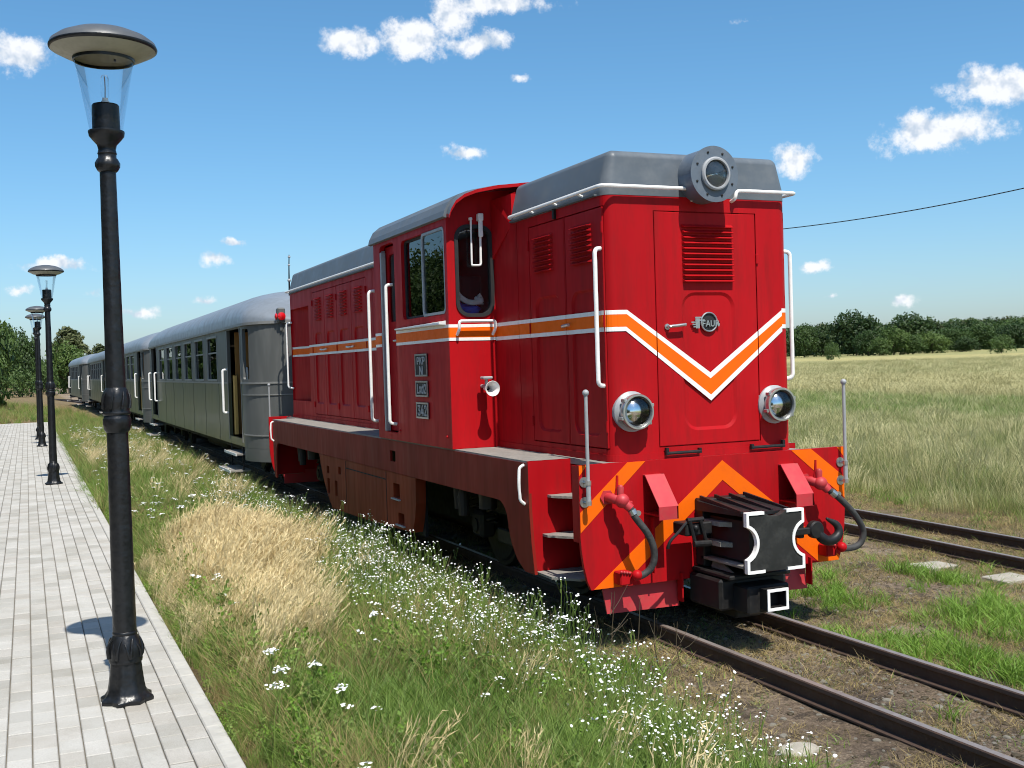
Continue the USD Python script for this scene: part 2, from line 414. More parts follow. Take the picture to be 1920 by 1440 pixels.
paint('lamp_black', (0.0065, 0.007, 0.008), 0.36, 0.0, 0.25, 9.0, (0.018, 0.018, 0.018), 0.35, bump=0.10, spec=0.4)
paint('shade_underside', (0.27, 0.26, 0.20), 0.45, 0.0, 0.12, 9.0, (0.22, 0.21, 0.16), 0.4)
paint('shade_top', (0.075, 0.080, 0.085), 0.45, 0.05, 0.15, 8.0)
paint('car_upper', (0.078, 0.078, 0.068), 0.42, 0.08, 0.16, 1.6, (0.13, 0.125, 0.11), 0.35, streak=True)
paint('car_lower', (0.046, 0.056, 0.028), 0.36, 0.10, 0.20, 1.6, (0.10, 0.10, 0.07), 0.35, streak=True)
paint('car_end', (0.088, 0.092, 0.088), 0.5, 0.04, 0.14, 1.6, (0.16, 0.16, 0.15), 0.4, streak=True)
paint('car_roof', (0.205, 0.228, 0.25), 0.42, 0.0, 0.14, 1.4, (0.13, 0.138, 0.145), 0.5, metallic=0.15)
paint('car_trim', (0.20, 0.20, 0.19), 0.4)
paint('car_inside', (0.055, 0.05, 0.042), 0.7)
paint('door_wood', (0.33, 0.155, 0.035), 0.5, 0.05, 0.2, 6.0, (0.16, 0.07, 0.02), 0.4, streak=True)
paint('door_wood_pale', (0.60, 0.36, 0.10), 0.45, 0.05, 0.15, 6.0, streak=True)
paint('door_red_wood', (0.22, 0.035, 0.015), 0.5)
paint('cab_inside', (0.045, 0.042, 0.04), 0.7)
paint('console_black', (0.01, 0.01, 0.011), 0.5)
paint('blue_cloth', (0.025, 0.10, 0.55), 0.85, bump=0.2)
paint('white_cloth', (0.70, 0.70, 0.70), 0.85, bump=0.2)
paint('red_lens', (0.55, 0.006, 0.010), 0.15, 0.3)
paint('horn_white', (0.72, 0.70, 0.67), 0.35, 0.1)
paint('dark_hole', (0.006, 0.006, 0.006), 0.8)
paint('rail_side', (0.045, 0.026, 0.018), 0.8, 0.0, 0.3, 7.0, (0.09, 0.045, 0.025), 0.5, bump=0.15)
paint('rail_top', (0.24, 0.20, 0.175), 0.38, 0.0, 0.15, 7.0, (0.11, 0.07, 0.05), 0.5, metallic=0.25)
paint('concrete_slab', (0.34, 0.31, 0.25), 0.9, 0.0, 0.2, 9.0, (0.2, 0.18, 0.14), 0.5, bump=0.2)
paint('kerb_concrete', (0.40, 0.385, 0.345), 0.9, 0.0, 0.12, 6.0, (0.33, 0.31, 0.27), 0.4, bump=0.2)
paint('wood_pole', (0.16, 0.13, 0.10), 0.85, 0.0, 0.25, 5.0, streak=True)
paint('wire_black', (0.02, 0.02, 0.022), 0.6)
paint('post_concrete', (0.455, 0.44, 0.408), 0.9, 0.0, 0.15, 5.0)
paint('flower_white', (0.82, 0.82, 0.80), 0.8, 0.0, 0.05, 30.0)
paint('bark', (0.085, 0.062, 0.042), 0.95, 0.0, 0.3, 4.0, bump=0.3, streak=True)

def glass(name, tint=(0.9, 0.92, 0.93), ior=1.45, rough=0.0, boost=1.0):
    mat(name, {'t': ('transparent_bsdf', {'color': tint}), 'g': ('glossy_bsdf', {'color': (1, 1, 1), 'roughness': rough}), 'f': ('fresnel', {'IOR': ior}),
               'k': ('math', {'math_type': 'multiply', 'value2': boost, 'use_clamp': True}), 'm': ('mix_closure', {})},
        [('f.fac', 'k.value1'), ('k.value', 'm.fac'), ('t.transparent', 'm.closure1') if False else ('t.BSDF', 'm.closure1'), ('g.BSDF', 'm.closure2')], surface='m.closure')
glass('window_glass', (0.42, 0.46, 0.46), 1.5)
glass('windscreen_glass', (0.92, 0.93, 0.93), 1.5)
glass('lantern_glass', (0.96, 0.97, 0.975), 1.35, 0.0, 0.45)
glass('headlamp_glass', (0.93, 0.94, 0.94), 1.5)

# paving: pale grey concrete blocks, each with its own tone
def paver_mat(name, island):
    nodes = {
        'o': ('attribute', {'attribute': 'tone'}),
        'tc': ('geometry', {}),
        'r': ('rgb_ramp', {'ramp': [(0.0, (0.345, 0.332, 0.30)), (0.35, (0.415, 0.402, 0.37)), (0.7, (0.455, 0.44, 0.408)), (1.0, (0.38, 0.358, 0.322))]}),
        'n': ('noise_texture', {'scale': 2.2, 'detail': 6.0, 'roughness': 0.65}),
        'rn': ('rgb_ramp', {'ramp': [(0.3, (0.78, 0.76, 0.72)), (0.62, (1.0, 1.0, 1.0))]}),
        'nf': ('noise_texture', {'scale': 160.0, 'detail': 3.0}),
        'rf': ('rgb_ramp', {'ramp': [(0.35, (0.86, 0.86, 0.85)), (0.65, (1.06, 1.06, 1.05))]}),
        'm1': ('mix', {'mix_type': 'multiply', 'fac': 1.0}),
        'm2': ('mix', {'mix_type': 'multiply', 'fac': 1.0}),
        'b': ('bump', {'strength': 0.35, 'distance': 0.004}),
        'p': ('principled_bsdf', {'roughness': 0.88, 'specular_ior_level': 0.3}),
    }
    links = [('o.fac', 'r.fac'), ('tc.position', 'n.vector'), ('tc.position', 'nf.vector'), ('n.fac', 'rn.fac'), ('nf.fac', 'rf.fac'),
             ('r.color', 'm1.color1'), ('rn.color', 'm1.color2'), ('m1.color', 'm2.color1'), ('rf.color', 'm2.color2'), ('m2.color', 'p.base_color'), ('nf.fac', 'b.height'), ('b.normal', 'p.normal')]
    mat(name, nodes, links)
paver_mat('paver_block', False)
paint('joint_sand', (0.13, 0.115, 0.09), 0.95, 0.0, 0.2, 12.0)

def leaf(name, c1, c2, trans=0.35, rough=0.55, pos_scale=0.6, inst=True):
    """Grass and leaves: tone varies from clump to clump and over the ground; light passes through."""
    nodes = {
        'o': ('object_info', {}), 'g': ('geometry', {}),
        'n': ('noise_texture', {'scale': pos_scale, 'detail': 4.0, 'roughness': 0.6}),
        'a': ('math', {'math_type': 'multiply_add', 'value2': 0.45}),
        'ai': ('math', {'math_type': 'multiply_add', 'value2': 0.30}),
        'r': ('rgb_ramp', {'ramp': [(0.35, c1), (0.95, c2)]}),
        'p': ('principled_bsdf', {'roughness': rough, 'specular_ior_level': 0.35}),
        't': ('translucent_bsdf', {}), 'm': ('mix_closure', {'fac': trans}),
    }
    links = [('g.position', 'n.vector'), ('o.random', 'a.value1'), ('n.fac', 'a.value3'), ('g.random_per_island', 'ai.value1'), ('a.value', 'ai.value3'), ('ai.value', 'r.fac'),
             ('r.color', 'p.base_color'), ('r.color', 't.color'), ('p.BSDF', 'm.closure1'), ('t.BSDF', 'm.closure2')]
    mat(name, nodes, links, surface='m.closure')
leaf('grass_green', (0.072, 0.140, 0.018), (0.225, 0.315, 0.068))
leaf('grass_fresh', (0.085, 0.180, 0.014), (0.215, 0.350, 0.050))
leaf('grass_dry', (0.24, 0.185, 0.075), (0.46, 0.36, 0.16))
leaf('straw', (0.56, 0.45, 0.22), (0.84, 0.71, 0.42), trans=0.35)
leaf('field_grass', (0.17, 0.20, 0.06), (0.38, 0.365, 0.15))
leaf('weed_stem', (0.06, 0.05, 0.03), (0.13, 0.10, 0.06))
leaf('field_straw', (0.38, 0.345, 0.15), (0.60, 0.55, 0.29), trans=0.3)
leaf('leaf_dark', (0.018, 0.040, 0.010), (0.048, 0.085, 0.020), trans=0.25, pos_scale=0.25)
leaf('leaf_mid', (0.028, 0.060, 0.013), (0.080, 0.130, 0.030), trans=0.28, pos_scale=0.25)
leaf('leaf_light', (0.050, 0.095, 0.018), (0.130, 0.190, 0.045), trans=0.3, pos_scale=0.25)
leaf('leaf_olive', (0.050, 0.066, 0.022), (0.110, 0.125, 0.050), trans=0.28, pos_scale=0.25)

# ---------------------------------------------------------------- terrain
PLAT_Z, EDGE_X, PLAT_END = 0.05, -3.42, 40.6
def sstep(a, b, x):
    t = np.clip((np.asarray(x, float) - a) / (b - a), 0, 1); return t * t * (3 - 2 * t)
def ground_z(x, y):
    x, y = np.asarray(x, float), np.asarray(y, float)
    z = np.full(np.broadcast(x, y).shape, -0.115)
    z = z + 0.10 * sstep(-1.3, -2.6, x)                                    # bank rising to the paving
    z = z - 0.10 * sstep(-3.30, -3.60, x) * sstep(PLAT_END + 1, PLAT_END - .3, y)   # under the paving
    z = z + 0.0100 * np.clip(x - 7, 0, 195)                                # the field climbs gently
    P = np.stack([x, y, 0 * x], -1)
    z = z + 0.035 * (meshkit.fbm(P * 1.3, 3, 4) - .5) * sstep(-3.5, -3.0, x) + 0.012 * (meshkit.noise(P * 7, 5) - .5)
    far = np.hypot(x, y)
    z = z + (meshkit.fbm(P * .02, 3, 9) - .5) * 0.5 * sstep(60, 160, far) * sstep(-0.5, 6, np.abs(x))
    z = z + 9.0 * sstep(330, 900, far) * sstep(40, 200, x)                  # low rise under the far wood
    return z

def grid_axis(fine0, fine1, step, far0, far1, n):
    mid = np.arange(fine0, fine1 + 1e-9, step)
    lo = fine0 - np.geomspace(step, fine0 - far0, n)[::-1]
    hi = fine1 + np.geomspace(step, far1 - fine1, n)
    return np.concatenate([lo, mid, hi])
gx = grid_axis(-4.2, 9.0, 0.12, -4000, 4000, 60)
gy = grid_axis(-4.5, 16.0, 0.14, -4000, 4000, 60)
GX, GY = np.meshgrid(gx, gy, indexing='ij')
GZ = ground_z(GX, GY)
nx, ny = GX.shape
idx = np.arange(nx * ny).reshape(nx, ny)
gf = np.vstack([np.stack([idx[:-1, :-1], idx[1:, :-1], idx[1:, 1:]], -1).reshape(-1, 3), np.stack([idx[:-1, :-1], idx[1:, 1:], idx[:-1, 1:]], -1).reshape(-1, 3)])

# bare soil and cinders by the rails, dry turf between, meadow strips that run along the track
def band(nodes, links, tag_, x0, x1, soft):
    nodes[f'{tag_}a'] = ('map_range', {'range_type': 'smoothstep', 'from_min': x0 - soft, 'from_max': x0 + soft, 'clamp': True})
    nodes[f'{tag_}b'] = ('map_range', {'range_type': 'smoothstep', 'from_min': x1 - soft, 'from_max': x1 + soft, 'to_min': 1.0, 'to_max': 0.0, 'clamp': True})
    nodes[f'{tag_}m'] = ('math', {'math_type': 'multiply'})
    links += [('wx.value', f'{tag_}a.value'), ('wx.value', f'{tag_}b.value'), (f'{tag_}a.result', f'{tag_}m.value1'), (f'{tag_}b.result', f'{tag_}m.value2')]
    return f'{tag_}m.value'
gn = {
    'g': ('geometry', {}), 's': ('separate_xyz', {}),
    'nw': ('noise_texture', {'scale': 0.35, 'detail': 4.0, 'roughness': 0.6}),
    'wob': ('math', {'math_type': 'multiply_add', 'value2': 3.0, 'value3': -1.5}),
    'wsc': ('map_range', {'from_min': 2.0, 'from_max': 20.0, 'to_min': 0.12, 'to_max': 1.6, 'clamp': True}),
    'wm': ('math', {'math_type': 'multiply'}),
    'wx': ('math', {'math_type': 'add'}),
    'n1': ('noise_texture', {'scale': 1.1, 'detail': 8.0, 'roughness': 0.68}),
    'n2': ('noise_texture', {'scale': 26.0, 'detail': 8.0, 'roughness': 0.78}),
    'n3': ('noise_texture', {'scale': 90.0, 'detail': 4.0, 'roughness': 0.7}),
    'soil': ('rgb_ramp', {'ramp': [(0.34, (0.085, 0.062, 0.045)), (0.5, (0.25, 0.195, 0.142)), (0.64, (0.46, 0.375, 0.275))]}),
    'dry': ('rgb_ramp', {'ramp': [(0.3, (0.095, 0.070, 0.035)), (0.7, (0.27, 0.205, 0.11))]}),
    'mead': ('rgb_ramp', {'ramp': [(0.3, (0.12, 0.155, 0.045)), (0.7, (0.29, 0.285, 0.12))]}),
    'strawc': ('rgb_ramp', {'ramp': [(0.3, (0.27, 0.255, 0.105)), (0.7, (0.43, 0.385, 0.18))]}),
    'greenc': ('rgb_ramp', {'ramp': [(0.3, (0.055, 0.110, 0.020)), (0.7, (0.125, 0.185, 0.04))]}),
    'palec': ('rgb_ramp', {'ramp': [(0.3, (0.215, 0.225, 0.09)), (0.7, (0.335, 0.315, 0.145))]}),
    'fx': ('mix', {'mix_type': 'mix', 'fac': 0.5}),
    'n4': ('noise_texture', {'scale': 4.5, 'detail': 7.0, 'roughness': 0.7}),
    'cin': ('map_range', {'range_type': 'smoothstep', 'from_min': 0.50, 'from_max': 0.60, 'to_max': 0.75, 'clamp': True}),
    'lit_': ('map_range', {'range_type': 'smoothstep', 'from_min': 0.52, 'from_max': 0.62, 'to_max': 0.6, 'clamp': True}),
    'c0': ('mix', {'color2': (0.060, 0.050, 0.042)}), 'c00': ('mix', {'color2': (0.42, 0.33, 0.20)}),
    'c1': ('mix', {}), 'c2': ('mix', {}), 'c3': ('mix', {}), 'c4': ('mix', {}), 'c5': ('mix', {}), 'c6': ('mix', {}), 'c7': ('mix', {}),
    'fine': ('rgb_ramp', {'ramp': [(0.32, (0.45, 0.43, 0.41)), (0.66, (1.42, 1.38, 1.32))]}),
    'mul': ('mix', {'mix_type': 'multiply', 'fac': 1.0}),
    'b': ('bump', {'strength': 1.0, 'distance': 0.05}),
    'p': ('principled_bsdf', {'roughness': 0.95, 'specular_ior_level': 0.2}),
}
gl = [('g.position', 's.vector'), ('g.position', 'nw.vector'), ('g.position', 'n1.vector'), ('g.position', 'n2.vector'), ('g.position', 'n3.vector'),
      ('nw.fac', 'wob.value1'), ('s.x', 'wsc.value'), ('wob.value', 'wm.value1'), ('wsc.result', 'wm.value2'), ('s.x', 'wx.value1'), ('wm.value', 'wx.value2'),
      ('n1.fac', 'fx.color1'), ('n2.fac', 'fx.color2')] + [('fx.color', f'{k}.fac') for k in ('soil', 'dry', 'mead', 'strawc', 'greenc', 'palec')]
b_bank = band(gn, gl, 'ba', -60, -1.15, 0.25)
b_dry = band(gn, gl, 'bd', 5.0, 8.2, 0.6)
b_mead = band(gn, gl, 'bm', 8.0, 4000, 0.8)
b_green = band(gn, gl, 'bg', 17.5, 25, 2.0)
b_straw = band(gn, gl, 'bs', 26, 38, 2.5)
b_pale = band(gn, gl, 'bp', 38, 400, 3.0)
b_far = band(gn, gl, 'bf', 96, 128, 5.0)
gl += [('g.position', 'n4.vector'), ('n4.fac', 'cin.value'), ('n1.fac', 'lit_.value'), ('soil.color', 'c00.color1'), ('lit_.result', 'c00.fac'), ('c00.color', 'c0.color1'), ('cin.result', 'c0.fac'), ('c0.color', 'c1.color1'), ('dry.color', 'c1.color2'), (b_bank, 'c1.fac'),
       ('c1.color', 'c2.color1'), ('dry.color', 'c2.color2'), (b_dry, 'c2.fac'),
       ('c2.color', 'c3.color1'), ('mead.color', 'c3.color2'), (b_mead, 'c3.fac'),
       ('c3.color', 'c4.color1'), ('greenc.color', 'c4.color2'), (b_green, 'c4.fac'),
       ('c4.color', 'c5.color1'), ('strawc.color', 'c5.color2'), (b_straw, 'c5.fac'),
       ('c5.color', 'c6.color1'), ('palec.color', 'c6.color2'), (b_pale, 'c6.fac'),
       ('c6.color', 'c7.color1'), ('strawc.color', 'c7.color2'), (b_far, 'c7.fac'),
       ('n3.fac', 'fine.fac'), ('c7.color', 'mul.color1'), ('fine.color', 'mul.color2'), ('mul.color', 'p.base_color'), ('n2.fac', 'b.height'), ('b.normal', 'p.normal')]
mat('ground_soil', gn, gl)
gp = obj('/World', 'ground', trimesh.Trimesh(np.stack([GX, GY, GZ], -1).reshape(-1, 3), gf, process=False), 'ground_soil', smooth=True)
tag(stage.GetPrimAtPath(gp), kind='structure')

# ---------------------------------------------------------------- paved platform: blocks 20 x 11 cm in running bond, kerb stones along the track side
plat = thing('platform', None, None, (0, 0, 0), kind='structure')
obj(plat, 'bedding', bx(-9.05, -3.425, -9.2, PLAT_END, -0.30, PLAT_Z - 0.012), 'joint_sand', smooth=False)
CW, CL = 0.110, 0.2005
XR = -3.505                                                               # right edge of the first column
def block(x0, x1, y0, y1, z, c=0.004, j=0.0028):
    x0, x1, y0, y1 = x0 + j, x1 - j, y0 + j * 1.35, y1 - j * 1.35; zb = PLAT_Z - 0.02
    V = [(x0, y0, zb), (x1, y0, zb), (x1, y1, zb), (x0, y1, zb), (x0, y0, z - c), (x1, y0, z - c), (x1, y1, z - c), (x0, y1, z - c),
         (x0 + c, y0 + c, z), (x1 - c, y0 + c, z), (x1 - c, y1 - c, z), (x0 + c, y1 - c, z)]
    F = []
    for k in (0, 4):
        for i in range(4):
            a, b = k + i, k + (i + 1) % 4
            F += [(a, b, b + 4), (a, b + 4, a + 4)]
    F += [(8, 9, 10), (8, 10, 11)]
    return np.array(V), np.array(F)
cells = []
for c in range(50):
    x1 = XR - c * CW; x0 = x1 - CW
    off = -0.078 + (0.5 * CL if c % 2 else 0.0) + 0.012 * math.sin(c * 2.3)
    for k in range(-46, 206):
        y0 = off + k * CL
        if y0 < -9.1 or y0 + CL > PLAT_END: continue
        cells.append((x0, x1, y0, y0 + CL))
def in_view(x, y, z):
    d = np.array([x, y, z]) - np.array([-4.241, -6.241, 1.773]); w = d @ fwd
    if w <= 0.2: return False
    u, v = 960 + 2070.93 * (d @ right) / w, 720 - 2070.93 * (d @ up) / w
    return -30 < u < 1950 and -30 < v < 1465
dist = np.array([math.hypot((a + b) / 2 + 4.241, (c + d) / 2 + 6.241) if in_view((a + b) / 2, (c + d) / 2, PLAT_Z) else 1e9 for a, b, c, d in cells])
order = np.argsort(dist)
near = set(order[:300].tolist())
VV, FF, TT, nV = [], [], [], 0
def tone(path, vals):
    UsdGeom.PrimvarsAPI(stage.GetPrimAtPath(path)).CreatePrimvar('tone', Sdf.ValueTypeNames.FloatArray, 'vertex').Set(Vt.FloatArray.FromNumpy(np.asarray(vals, np.float32)))
for i, (a, b, c, d) in enumerate(cells):
    z = PLAT_Z + rng.normal(0, 0.0013)
    v, f = block(a, b, c, d, z)
    t = rng.uniform()
    if i in near: tone(obj(plat, 'paver', trimesh.Trimesh(v, f, process=False), 'paver_block', smooth=False), np.full(len(v), t))
    else: VV.append(v); FF.append(f + nV); TT.append(np.full(len(v), t)); nV += len(v)
pth = obj(plat, 'distant_pavers', trimesh.Trimesh(np.vstack(VV), np.vstack(FF), process=False), 'paver_block', smooth=False)
tone(pth, np.concatenate(TT))
tag(stage.GetPrimAtPath(pth), kind='stuff')
for k in range(-9, 41):
    y0 = k + 0.28
    if y0 + 1 > PLAT_END: continue
    obj(plat, 'kerb_stone', bx(-3.503, -3.42, y0 + .002, y0 + .998, -0.16, PLAT_Z + 0.002 + rng.normal(0, .001), 0.007), 'kerb_concrete', smooth=False)
for k in range(6):
    obj(plat, 'kerb_stone', bx(-3.503 - k - 1, -3.503 - k - .004, PLAT_END + .002, PLAT_END + .082, -0.16, PLAT_Z + 0.002, 0.007), 'kerb_concrete', smooth=False)

# ---------------------------------------------------------------- rails
def rail_profile(x):                                                      # light section, head 44 mm, 95 mm tall
    return Polygon([(x - .040, -.110), (x + .040, -.110), (x + .040, -.100), (x + .010, -.090), (x + .007, -.080), (x + .007, -.035), (x + .024, -.026), (x + .025, -.006), (x + .019, 0), (x - .019, 0), (x - .025, -.006), (x - .024, -.026), (x - .007, -.035), (x - .007, -.080), (x - .010, -.090), (x - .040, -.100)])
def track(name, label, xa, y0, y1, slope=0.0, gauge=0.80, bend_from=None):
    t = thing(name, label, 'railway track', (0, 0, 0))
    for s in (-1, 1):
        ys = np.concatenate([np.arange(y0, min(y1, 30), 0.5), np.arange(30, y1 + 1, 2.0)]) if y1 > 30 else np.arange(y0, y1 + .1, 0.5)
        wob = lambda y: xa + slope * y + (-(np.clip(y - bend_from, 0, None) ** 2) / 260.0 if bend_from else 0)
        xs = np.array([wob(y) for y in ys]) + s * gauge / 2
        xs = xs + 0.004 * np.sin(ys * .8 + s)
        pr = np.array(rail_profile(0).exterior.coords)[:-1][::-1]; n = len(pr)
        V = np.vstack([np.stack([x + pr[:, 0], np.full(n, y), pr[:, 1]], 1) for x, y in zip(xs, ys)])
        side, top = [], []
        for i in range(len(ys) - 1):
            for j in range(n):
                a, b = i * n + j, i * n + (j + 1) % n
                zt = pr[j, 1] > -.001 and pr[(j + 1) % n, 1] > -.001
                (top if zt else side).extend([(a, b, b + n), (a, b + n, a + n)])
        r = obj(t, 'rail', trimesh.Trimesh(V, np.array(side)[:, ::-1], process=False), 'rail_side', smooth=20)
        tv = np.array(top)[:, ::-1]
        obj(r, 'running_surface', trimesh.Trimesh(V, tv, process=False), 'rail_top', smooth=False)
    return t
tk1 = track('railway_track', 'worn narrow gauge track that the red locomotive and its coaches stand on', 0.0, -9.0, 150.0, 0.0, 0.80, 70.0)
tk2 = track('railway_track', 'empty rusty second track to the right of the red locomotive', 3.775, -9.0, 60.0, 0.055, 0.76)

# ---------------------------------------------------------------- the red locomotive
L = thing('diesel_locomotive', 'red narrow gauge diesel locomotive with orange and white stripe at the head of the train', 'locomotive', (0, 4.9, 0))
HW, YF, YB = 0.734, 0.149, 9.66              # hood half width, front, rear
CWD, CF, CR = 1.142, 2.03, 4.04              # cab half width, front, rear
HZ0, HZ1 = 1.124, 2.88
YE = 9.81                                    # rear headstock

# --- underframe
def headstock_poly():
    h = [(1.057, 1.116), (1.057, .66), (1.050, .56), (1.035, .46), (1.014, .37), (.99, .314)]
    return Polygon([(-x, z) for x, z in h] + [(x, z) for x, z in reversed(h)])
hs = obj(L, 'headstock', prism(headstock_poly(), 'y', 0.0, 0.028), 'red_paint', smooth=False)
hsp = headstock_poly().buffer(-0.0015)
orange = [Polygon([(.029, 1.082), (-.983, .306), (-.785, .302), (.027, .950)]), Polygon([(.029, 1.082), (1.02, .330), (1.00, .306), (.835, .302), (.027, .950)]),
          Polygon([(-.683, 1.13), (-.551, 1.13), (-1.07, .672), (-1.07, .800)]), Polygon([(.582, 1.13), (.751, 1.13), (1.07, .893), (1.07, .742)]),
          Polygon([(-1.07, 1.13), (-.985, 1.13), (-1.07, 1.03)]), Polygon([(1.07, 1.13), (.985, 1.13), (1.07, 1.03)])]
for p in orange: obj(hs, 'orange_stripe', prism(p.intersection(hsp), 'y', -0.0025, 0.001), 'orange_paint', smooth=False)
for s in (-1, 1):                             # the plate's folded side edges
    obj(hs, 'folded_edge', bx(s * 1.057, s * 1.045, 0.0285, 0.10, 0.62, 1.11), 'red_paint', smooth=False)
hr = obj(L, 'headstock', prism(headstock_poly(), 'y', YE - 0.028, YE), 'red_paint', smooth=False)
obj(L, 'footplate', [bx(-1.122, 1.122, 0.63, 9.178, 1.070, 1.104), bx(-.80, .80, 0.03, 0.6285, 1.070, 1.104), bx(-.80, .80, 9.1795, YE - .03, 1.070, 1.104)], 'deck_steel', smooth=False)
obj(L, 'main_frame', [bx(-.47, .47, 0.03, YE - .03, 0.62, 1.068), bx(-.30, .30, 2.9, 6.7, .22, .62)], 'under_black', smooth=False)

def arc(cx, cz, r, a0, a1, n=8): return [(cx + r * math.cos(math.radians(a)), cz + r * math.sin(math.radians(a))) for a in np.linspace(a0, a1, n)]
side = [(.627, 1.09), (9.18, 1.09), (9.18, .78), (9.165, .55), (9.13, .305), (9.01, .305), (9.0, .60)] + arc(8.84, .64, .15, 0, 90, 6) + [(6.60, .792), (3.03, .792)] \
    + arc(1.17, .61, .18, 90, 180, 7) + [(.94, .50), (.85, .40), (.72, .335), (.56, .335), (.60, .55), (.624, .78)]
front_leg = side
holes = {0: (3.60, 3.76, .895, .995)}
def tank_poly():
    t = [(6.56, .788), (3.05, .788), (3.06, .56), (3.10, .42), (3.17, .29), (4.6, .235), (6.02, .205), (6.20, .33), (6.38, .50), (6.50, .66)]
    P = Polygon(t)
    for a in ((3.53, 3.70, .57, .68), (3.42, 3.57, .335, .415), (6.13, 6.21, .60, .66), (5.62, 5.70, .625, .685), (6.12, 6.20, .37, .52), (5.78, 5.86, .37, .52)):
        P = P.difference(sbox(a[0], a[2], a[1], a[3]).buffer(.012))
    return P
for s in (-1, 1):
    X = s * 1.126
    P = Polygon(side).difference(sbox(*[holes[0][i] for i in (0, 2, 1, 3)]))
    sp = obj(L, 'side_frame', prism(P, 'x', X, X - s * .022), 'frame_red_paint', smooth=20)
    tk = obj(L, 'side_tank', prism(tank_poly(), 'x', X - s * .006, X - s * .10), 'tank_red_paint', smooth=False)
    for y in (5.40, 3.93):                    # cover seams
        obj(tk, 'seam', bx(X - s * .0075, X - s * .0035, y - .006, y + .006, .30, .78), 'dark_hole', smooth=False)
    obj(tk, 'seam', bx(X - s * .0075, X - s * .0035, 3.937, 5.393, .700, .711), 'dark_hole', smooth=False)
    obj(tk, 'inner_wall', bx(X - s * .103, X - s * .13, 3.1, 6.5, .25, .78), 'dark_hole', smooth=False)
    for (z, y) in ((.552, 3.615), (.318, 3.50)): obj(tk, 'step_tread', bx(X - s * .10, X + s * .015, y - .12, y + .12, z - .012, z), 'grey_rod', smooth=False)
    # ends of the footplate with the entry steps
    for (yy, d, nm) in ((.627, -1, 0), (9.18, 1, 1)):
        pl = Polygon([(1.126, 1.104), (.70, 1.104), (.70, .335), (1.072, .335), (1.10, .50), (1.122, .75)])
        e = prism(pl, 'y', yy - .002, yy + .018) if nm == 0 else prism(pl, 'y', yy - .018, yy + .002)
        ep = obj(L, 'step_board', e if s > 0 else mirror_x(e), 'red_paint', smooth=False)
        yb = yy - .003 if d < 0 else yy + .003
        for z, w1, wm, da, db in ((.865, .985, .86, .06, .23), (.60, 1.030, .88, .08, .27), (.345, 1.085, .95, .24, .40)):
            pl = Polygon([(s * x, yb + d * q) for x, q in ((w1, 0), (w1, da), (wm, db), (.715, db + .03), (.715, 0))])
            obj(ep, 'step_tread', prism(pl, 'z', z - .016, z), 'deck_steel', smooth=False)
        y0, y1 = (.03, .624) if d < 0 else (9.183, YE - .03)
        obj(ep, 'inner_wall', bx(s * .700, s * .690, y0, y1, .33, 1.068), 'red_paint', smooth=False)
        # curved white grab handle on the side frame
        yh = .69 if d < 0 else 9.12
        obj(L, 'grab_handle', tube(bend([(X, yh, 1.075), (X + s * .035, yh, 1.06), (X + s * .045, yh - .005, .95), (X + s * .035, yh, .83), (X, yh, .805)], .05), .011, 8), 'white_paint')

# --- hoods: rounded steel casings with recessed doors
def hood_shell(y0, y1, front):
    plan = sbox(-HW, y0, HW, y1)
    r = .075
    c = rrect(-HW, HW, y0, y1, r, 6)
    if front: c = unary_union([c, sbox(-HW, y0 + r, HW, y1)])
    else: c = unary_union([c, sbox(-HW, y0, HW, y1 - r)])
    return c
planF, planR = hood_shell(YF, CF + .02, True), hood_shell(CR - .02, YB, False)
def cut(solid, boxes):
    s = mani(solid)
    for b in boxes: s = s - mani(b)
    return to_tri(s)
def pressed(plane, a0, a1, z0, z1, r, depth, soft, axis):
    """A shallow pressed recess with a rounded outline (to be cut away). plane: coordinate of the face, looking towards minus."""
    big, small = rrect(a0, a1, z0, z1, r), rrect(a0 + soft, a1 - soft, z0 + soft, z1 - soft, max(.01, r - soft))
    P = [(u, -.002, v) for u, v in big.exterior.coords] + [(u, 0, v) for u, v in big.exterior.coords] + [(u, depth, v) for u, v in small.exterior.coords]
    P = np.array(P)
    Q = np.stack([P[:, 0], plane + P[:, 1], P[:, 2]], 1) if axis == 'y' else np.stack([plane + P[:, 1], P[:, 0], P[:, 2]], 1)
    return hull(Q)
DX0, DX1, DZ0, DZ1 = -.368, .460, 1.182, 2.772                            # front door
sideF = [(.185, .748), (.756, 1.352)]                                      # side doors, front hood (y ranges)
sideR = [(5.735, 6.368), (6.376, 7.020), (7.028, 7.636), (7.644, 8.262)]
g = .007
cutsF = [bx(DX0, DX1, YF - .01, YF + .014, DZ0, DZ1)]
for y0, y1 in sideF:
    for s in (-1, 1): cutsF.append(bx(s * (HW + .01), s * (HW - .025), y0, y1, 1.186, 2.80))
for s in (-1, 1): cutsF.append(bx(s * (HW + .01), s * (HW - .008), 1.565, 1.572, 1.13, 2.86))
hoodF = obj(L, 'front_hood', cut(prism(planF, 'z', HZ0, HZ1), cutsF), 'red_paint', smooth=35)
obj(hoodF, 'base_strip', prism(unary_union([planF.buffer(.006, join_style=1), sbox(-HW - .006, CF - .2, HW + .006, CF)]).difference(planF.buffer(.001)).intersection(sbox(-2, 0, 2, CF - .002)), 'z', 1.105, 1.150), 'red_paint', smooth=35)
cutsR = []
for y0, y1 in sideR:
    for s in (-1, 1): cutsR.append(bx(s * (HW + .01), s * (HW - .025), y0, y1, 1.186, 2.80))
for s in (-1, 1):
    q = [(HW + .01, 8.49), (HW + .01, 9.60), (HW - .02, 9.60), (HW - .17, 8.49)]
    cutsR.append(prism(Polygon([(s * x, y) for x, y in q]), 'z', 1.35, 2.645))
    cutsR.append(bx(s * (HW + .01), s * (HW - .008), 5.46, 5.466, 1.13, 2.86))
